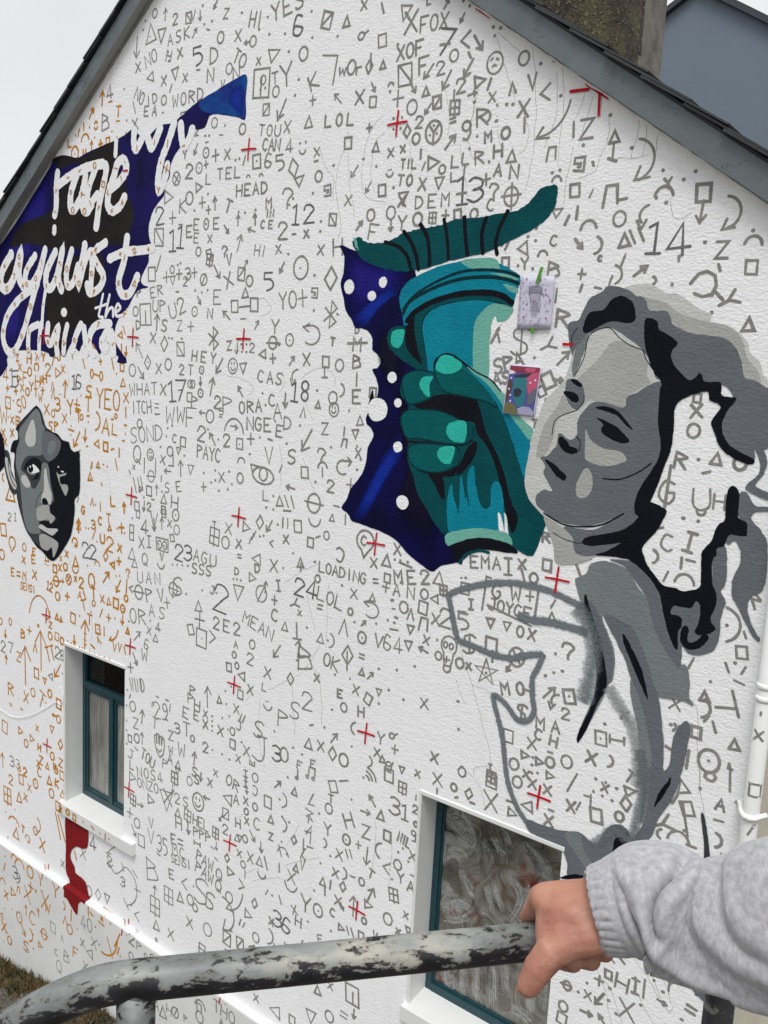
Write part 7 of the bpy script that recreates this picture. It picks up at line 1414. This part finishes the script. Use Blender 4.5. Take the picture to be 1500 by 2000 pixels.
    for k,(s,t) in enumerate(((.1,.5),(.17,.62),(.12,.28),(.2,.74),(.74,.34),(.88,.28))): B(10+k*.1,'p_white',[(s+.03*math.cos(a*.785),t+.02*math.sin(a*.785)) for a in range(8)],'print_spot')
papers()

# ------------------------------------------------------------------ ground growth
def grass():
    random.seed(11); v=[];f=[]
    for k in range(5200):
        x=random.uniform(-1.6,2.6); y=PY-.01-abs(random.gauss(0,.16)); 
        if noise.noise(Vector((x*4,y*4,2)))<-.25: continue
        z=ground_z(x,y)-.005; h=random.uniform(.02,.085)*(1 if y>-.3 else .6); a=random.uniform(0,6.28); w=.004+.004*random.random()
        lx,ly=random.uniform(-.5,.5)*h,random.uniform(-.7,.35)*h
        c,s=math.cos(a)*w,math.sin(a)*w; b=len(v)
        v+= [(x-c,y-s,z),(x+c,y+s,z),(x+c*.7+lx*.4,y+s*.7+ly*.4,z+h*.6),(x-c*.7+lx*.4,y-s*.7+ly*.4,z+h*.6),(x+lx,y+ly,z+h)]
        f+= [(b,b+1,b+2,b+3),(b+3,b+2,b+4)]
    tag(mobj('dry_grass',v,f,GRASS),'dry brown grass and moss along the foot of the white wall','grass',kind='stuff')
    v=[];f=[]
    for k in range(2600):
        x=random.uniform(-2.6,3.2); y=-.12-random.random()**1.3*1.9; r=random.uniform(.006,.02); z=ground_z(x,y)+r*.3
        b=len(v)
        for dx,dy,dz in ((1,0,0),(0,1,0),(-1,0,0),(0,-1,0),(0,0,.8),(0,0,-.6)):
            v.append((x+dx*r*random.uniform(.7,1.2),y+dy*r*random.uniform(.7,1.2),z+dz*r))
        f+=[(b,b+1,b+4),(b+1,b+2,b+4),(b+2,b+3,b+4),(b+3,b,b+4)]
    flat('gravel',(120,114,104),.9,0,1,.55,30)
    tag(mobj('gravel',v,f,MATS['gravel']),'loose dark gravel on the ground below the wall','gravel',kind='stuff')
grass()
def stone():
    bm=bmesh.new(); bmesh.ops.create_icosphere(bm,subdivisions=2,radius=.09)
    c=Vector((1.5064,-0.5500,0.7987)); c.z=ground_z(c.x,c.y)+.05
    for q in bm.verts: q.co=Vector((q.co.x*1.5,q.co.y*.9,max(-.05,min(.055,q.co.z))))+noise.noise_vector(q.co*9)*.018
    me=bpy.data.meshes.new('stone'); bm.to_mesh(me); bm.free(); me.materials.append(MATS['stone_pink'])
    o=bpy.data.objects.new('stone',me); link(o); o.location=c; tag(o,'pinkish flat stone on the gravel below the rail','stone')
stone()

# ------------------------------------------------------------------ guard rail in the foreground
RA=Vector((4.9046,-2.8382,4.1050)); RB=Vector((5.1980,-2.4861,4.1082)); RB.z=RA.z
RD=(RB-RA).normalized(); RR=.0212
rail=empty('guard_rail','flaking grey-green steel tube guard rail in the foreground','railing',tuple(RA))
end=[Vector(p) for p in ((4.7885,-2.9932,3.8890),(4.7904,-2.9680,3.9812),(4.8023,-2.9430,4.0320),(4.8274,-2.9138,4.0645),(4.8543,-2.8855,4.0853),(4.8810,-2.8599,4.0993))]
path=catmull([tuple(p) for p in end+[RA]],False,8)+[RA+RD*(.05*i) for i in range(1,21)]
def railtube(name,path,r,mat=None):
    o=tube(name,path,r,mat or RAIL,rail,36); return o
railtube('top_rail',path,RR)
camx=Vector((0.78864,0.61266,0.05184))      # runs from the wall's left towards the sleeve
P1=Vector((4.9066,-2.8358,4.1050)); P2=Vector((5.3641,-2.2867,4.1050))
railtube('post',[P1+Vector((0,0,-.004)),P1+Vector((0,0,-.4)),P1+Vector((0,0,-1.05))],.0205)
railtube('post',[P2+Vector((0,0,-.004)),P2+Vector((0,0,-.4)),P2+Vector((0,0,-1.05))],.0185,RAILB)
# weld fillets under the top rail
for p,rr in ((P2,.0185),):
    railtube('weld',[p+Vector((0,0,-.012)),p+Vector((0,0,-.018)),p+Vector((0,0,-.026)),p+Vector((0,0,-.040))],lambda i,rr=rr:(rr+.005,rr+.0035,rr+.0012,rr+.0003)[i])

# ------------------------------------------------------------------ the person's arm
pers=empty('person','person in a grey marl sweatshirt, bare hand gripping the guard rail','person',(5.2883,-2.4808,4.1753))
def capsule(bm,a,b,ra,rb,n=12):
    a,b=Vector(a),Vector(b); d=b-a; L=d.length; t=d.normalized(); u=t.orthogonal().normalized(); w=t.cross(u); rings=[]
    prof=[]
    for k in range(5): th=math.pi/2*(k/5); prof.append((-ra*math.cos(th),ra*math.sin(th)))
    prof.append((0,ra)); prof.append((L,rb))
    for k in range(1,6): th=math.pi/2*(k/5); prof.append((L+rb*math.sin(th),rb*math.cos(th)))
    vs_=[]
    for s,r in prof:
        if r<1e-6: vs_.append([bm.verts.new(a+t*s)]); continue
        vs_.append([bm.verts.new(a+t*s+(u*math.cos(2*math.pi*k/n)+w*math.sin(2*math.pi*k/n))*r) for k in range(n)])
    for i in range(len(vs_)-1):
        A,B=vs_[i],vs_[i+1]
        for k in range(n):
            q=[A[k%len(A)],A[(k+1)%n%len(A)] if len(A)>1 else A[0],B[(k+1)%n%len(B)] if len(B)>1 else B[0],B[k%len(B)]]
            q2=[]
            for x in q:
                if x not in q2: q2.append(x)
            if len(q2)>2: bm.faces.new(q2)
def hand():
    bm=bmesh.new()
    def C(a,b,ra,rb): capsule(bm,a,b,ra,rb)
    # wrist and back of the hand, upper and lower edge
    C((5.3467,-2.4391,4.1934),(5.2800,-2.4702,4.1840),.030,.027)
    C((5.3514,-2.4460,4.1712),(5.2906,-2.4837,4.1641),.028,.026)
    C((5.2810,-2.4655,4.1847),(5.2097,-2.4915,4.1666),.0265,.0195)
    C((5.2782,-2.4568,4.1748),(5.2115,-2.4590,4.1565),.025,.0165)
    C((5.2776,-2.4461,4.1662),(5.2180,-2.4285,4.1435),.024,.016)
    C((5.2791,-2.4402,4.1576),(5.2278,-2.4032,4.1303),.022,.015)
    C((5.2841,-2.4771,4.1716),(5.2289,-2.4941,4.1564),.031,.027)
    C((5.2532,-2.4951,4.1603),(5.2368,-2.5080,4.1454),.028,.0235)
    C((5.2917,-2.4858,4.1620),(5.2479,-2.5143,4.1476),.025,.0225)
    C((5.2213,-2.4901,4.1613),(5.2325,-2.5143,4.1428),.022,.0205)
    # thumb
    C((5.2511,-2.5119,4.1478),(5.2396,-2.5294,4.1353),.0240,.0190)
    C((5.2396,-2.5294,4.1353),(5.2303,-2.5400,4.1165),.0185,.0168)
    C((5.2303,-2.5400,4.1165),(5.2231,-2.5457,4.0954),.0172,.0140)
    # index finger over the far side
    C((5.2031,-2.4915,4.1670),(5.1772,-2.4670,4.1184),.0145,.0108)
    C((5.1772,-2.4670,4.1184),(5.1871,-2.4492,4.0645),.0108,.0098)
    C((5.1871,-2.4492,4.0645),(5.2224,-2.4701,4.0807),.0098,.0086)
    # middle, ring, little: over, down the back and up under the rail
    for mcp,pip,dip,tip,r in (((5.2091,-2.4564,4.1529),(5.1853,-2.4240,4.0973),(5.1999,-2.4220,4.0490),(5.2399,-2.4680,4.0882),.0122),((5.2165,-2.4277,4.1405),(5.1948,-2.3957,4.0875),(5.2102,-2.3953,4.0410),(5.2542,-2.4496,4.0877),.0120),((5.2262,-2.4023,4.1278),(5.2091,-2.3707,4.0814),(5.2230,-2.3748,4.0434),(5.2631,-2.4294,4.0906),.0106)):
        C(mcp,pip,r*1.2,r); C(pip,dip,r,r*.95); C(dip,tip,r*.98,r*.98)
    me=bpy.data.meshes.new('hand_tmp'); bm.to_mesh(me); bm.free()
    o=bpy.data.objects.new('hand_tmp',me); link(o)
    m=o.modifiers.new('r','REMESH'); m.mode='VOXEL'; m.voxel_size=.0017
    s=o.modifiers.new('s','SMOOTH'); s.iterations=16; s.factor=.5
    dg=bpy.context.evaluated_depsgraph_get(); dg.update()
    me2=bpy.data.meshes.new_from_object(o.evaluated_get(dg)); bpy.data.objects.remove(o)
    me2.name='hand'; me2.materials.clear(); me2.materials.append(SKIN)
    # soft creases and tendons
    NO=[v_.normal.copy() for v_ in me2.vertices]
    CO=[]
    for v_,n_ in zip(me2.vertices,NO):
        c_=v_.co+n_*(.00035*noise.noise(v_.co*90)+.0007*noise.noise(v_.co*26)); CO.extend(c_)
    me2.vertices.foreach_set('co',CO)
    me2.polygons.foreach_set('use_smooth',[True]*len(me2.polygons)); me2.update()
    h=bpy.data.objects.new('hand',me2); link(h,pers); h.matrix_parent_inverse=Matrix.Translation(pers.location).inverted()
    # thumbnail, seen edge-on at the outer side
    def nail(c,nrm,along,l,w):
        c,nrm,along=Vector(c),Vector(nrm).normalized(),Vector(along).normalized(); side=nrm.cross(along).normalized(); v=[];f=[]
        for i in range(7):
            for j in range(7):
                s,t=(i/6-.5)*2,(j/6-.5)*2; q=1-.18*max(0,t)**2*abs(s)
                v.append(c+side*(s*w*q)+along*(t*l)-nrm*(.35*w*s*s))
        for i in range(6):
            for j in range(6): f.append((i*7+j,i*7+j+1,i*7+8+j,i*7+7+j))
        o=mobj('fingernail',v,f,MATS['nail'],pers,True); so=o.modifiers.new('t','SOLIDIFY'); so.thickness=.0008
    a,b=Vector((5.2296,-2.5408,4.1148)),Vector((5.2223,-2.5465,4.0942))
    left=-camx
    nail(b+left*.0113+(a-b)*.02,left+Vector((0,0,.25)),b-a,.0058,.0048)
hand()
def sleeve():
    # rings from cuff to upper arm: centre, then the fold chart's u, v and half height, then the radius in metres
    ctr=[((5.2666,-2.4897,4.1756),1158,1781,70,0.0402),
         ((5.2732,-2.4855,4.1777),1172,1779,77,0.0442),
         ((5.2862,-2.4807,4.1843),1198,1774,84,0.0480),
         ((5.2996,-2.4743,4.1908),1226,1768,95,0.0540),
         ((5.3174,-2.4672,4.1971),1262,1765,112,0.0633),
         ((5.3373,-2.4621,4.1973),1300,1775,120,0.0673),
         ((5.3614,-2.4573,4.1924),1345,1797,112,0.0621),
         ((5.3863,-2.4557,4.1946),1392,1811,114,0.0623),
         ((5.4063,-2.4552,4.2041),1432,1810,127,0.0684),
         ((5.4350,-2.4565,4.2157),1490,1814,140,0.0737),
         ((5.4580,-2.4576,4.2313),1540,1806,158,0.0816),
         ((5.5017,-2.4556,4.2536),1640,1800,168,0.0840),
         ((5.5585,-2.4571,4.2854),1780,1790,175,0.0833),
         ((5.6193,-2.4655,4.3316),1950,1760,180,0.0803)]
    camu,camb=Vector((-0.13153,0.08575,0.98760)),Vector((0.60062,-0.78568,0.14821))       # up across the sleeve, and its near side
    pts=catmull([(a[1],a[2],0) for a in ctr],False,16); rad=[p.x for p in catmull([(a[3],0,0) for a in ctr],False,16)]; rm=[p.x for p in catmull([(a[4],0,0) for a in ctr],False,16)]
    W=catmull([a[0] for a in ctr],False,16)
    nth=128; v=[];uvs=[]
    folds=[([(1309,1640),(1302,1676),(1288,1706),(1282,1738),(1286,1766),(1298,1790)],.0135,7,1),([(1236,1712),(1240,1745),(1250,1772),(1266,1797),(1296,1832),(1328,1857),(1378,1892),(1440,1928),(1500,1955)],.0150,8,1),
           ([(1345,1745),(1375,1790),(1425,1838),(1500,1888),(1560,1915)],.006,15,1),([(1462,1680),(1455,1730),(1480,1790),(1530,1840)],.006,17,1),([(1222,1690),(1216,1730),(1222,1780),(1240,1830)],.004,7,1)]
    FL=[([q.to_2d() for q in catmull([(a,b,0) for a,b in P],False,8)],d,w,sg) for P,d,w,sg in folds]
    import numpy as np
    th=2*np.pi*np.arange(nth)/nth; sy,cy=np.sin(th),np.cos(th)
    PX=np.array([p.x for p in pts])[:,None]+0*th[None]; RAD=np.array(rad)[:,None]; PYY=np.array([p.y for p in pts])[:,None]-RAD*sy[None]
    DD=np.zeros_like(PX)
    e=np.clip((1206-PX)/8,0,1); DD+=e*.0024*(np.abs(np.cos(th*14+.25*np.sin(PX/9)))-.5)*np.clip((PX-1150)/12,0,1)
    vis=np.clip((cy+.2)/.5,0,1)[None]
    for P,dep,wd,sg in FL:
        bd=np.full_like(PX,1e9); bs=np.zeros_like(PX); bi=np.zeros_like(PX)
        for j in range(len(P)-1):
            ax,ay=P[j+1].x-P[j].x,P[j+1].y-P[j].y; qx,qy=PX-P[j].x,PYY-P[j].y
            tt=np.clip((qx*ax+qy*ay)/max(1e-6,ax*ax+ay*ay),0,1); dist=np.hypot(qx-ax*tt,qy-ay*tt)
            k_=dist<bd; bd=np.where(k_,dist,bd); bs=np.where(k_,np.where(ax*qy-ay*qx>0,1,-1),bs); bi=np.where(k_,(j+tt)/(len(P)-1),bi)
        sd=bd*bs*sg; tap=np.where(bd<60,np.sin(np.pi*np.clip(bi*.86+.07,0,1))**.6,0)
        DD+=vis*tap*dep*(-np.exp(-(sd/wd)**2)+.75*np.exp(-((sd+2.3*wd)/(1.5*wd))**2)+.2*np.exp(-((sd-2.6*wd)/(1.6*wd))**2))
    for i,c in enumerate(W):
        t=(W[min(i+1,len(W)-1)]-W[max(i-1,0)]).normalized(); u=(camu-t*camu.dot(t)).normalized(); nn=u.cross(t)
        if nn.dot(camb)<0: nn=-nn
        r=rm[i]
        for k in range(nth):
            px=pts[i].x; d=float(DD[i,k])
            if px>1206: d+=min(1,(px-1206)/40)*(.0025*noise.noise(Vector((px/90,th[k]*1.2,3)))+.0009*noise.noise(Vector((px/30,th[k]*3.2,8))))
            v.append(c+u*(r+d)*sy[k]+nn*(r*.84+d)*cy[k]); uvs.append((px/1000,th[k]/6.283))
    # inner turn of the cuff
    n=len(W); f=[]
    for i in range(n-1):
        for k in range(nth): f.append((i*nth+k,i*nth+(k+1)%nth,(i+1)*nth+(k+1)%nth,(i+1)*nth+k))
    o=mobj('sleeve',v,f,MARL,pers,True); me=o.data
    ul=me.uv_layers.new(name='UVMap')
    for p in me.polygons:
        ws=[me.loops[l].vertex_index for l in p.loop_indices]
        for l,vi in zip(p.loop_indices,ws):
            a,b=uvs[vi]
            if b<.02 and any(uvs[w][1]>.9 for w in ws): b+=1
            ul.data[l].uv=(a,b)
    so=o.modifiers.new('t','SOLIDIFY'); so.thickness=.0028; so.offset=-1
    tag(o,'grey marl sweatshirt sleeve with ribbed cuff')
sleeve()
# anything joined to a parent sits where it was modelled
bpy.context.view_layer.update()
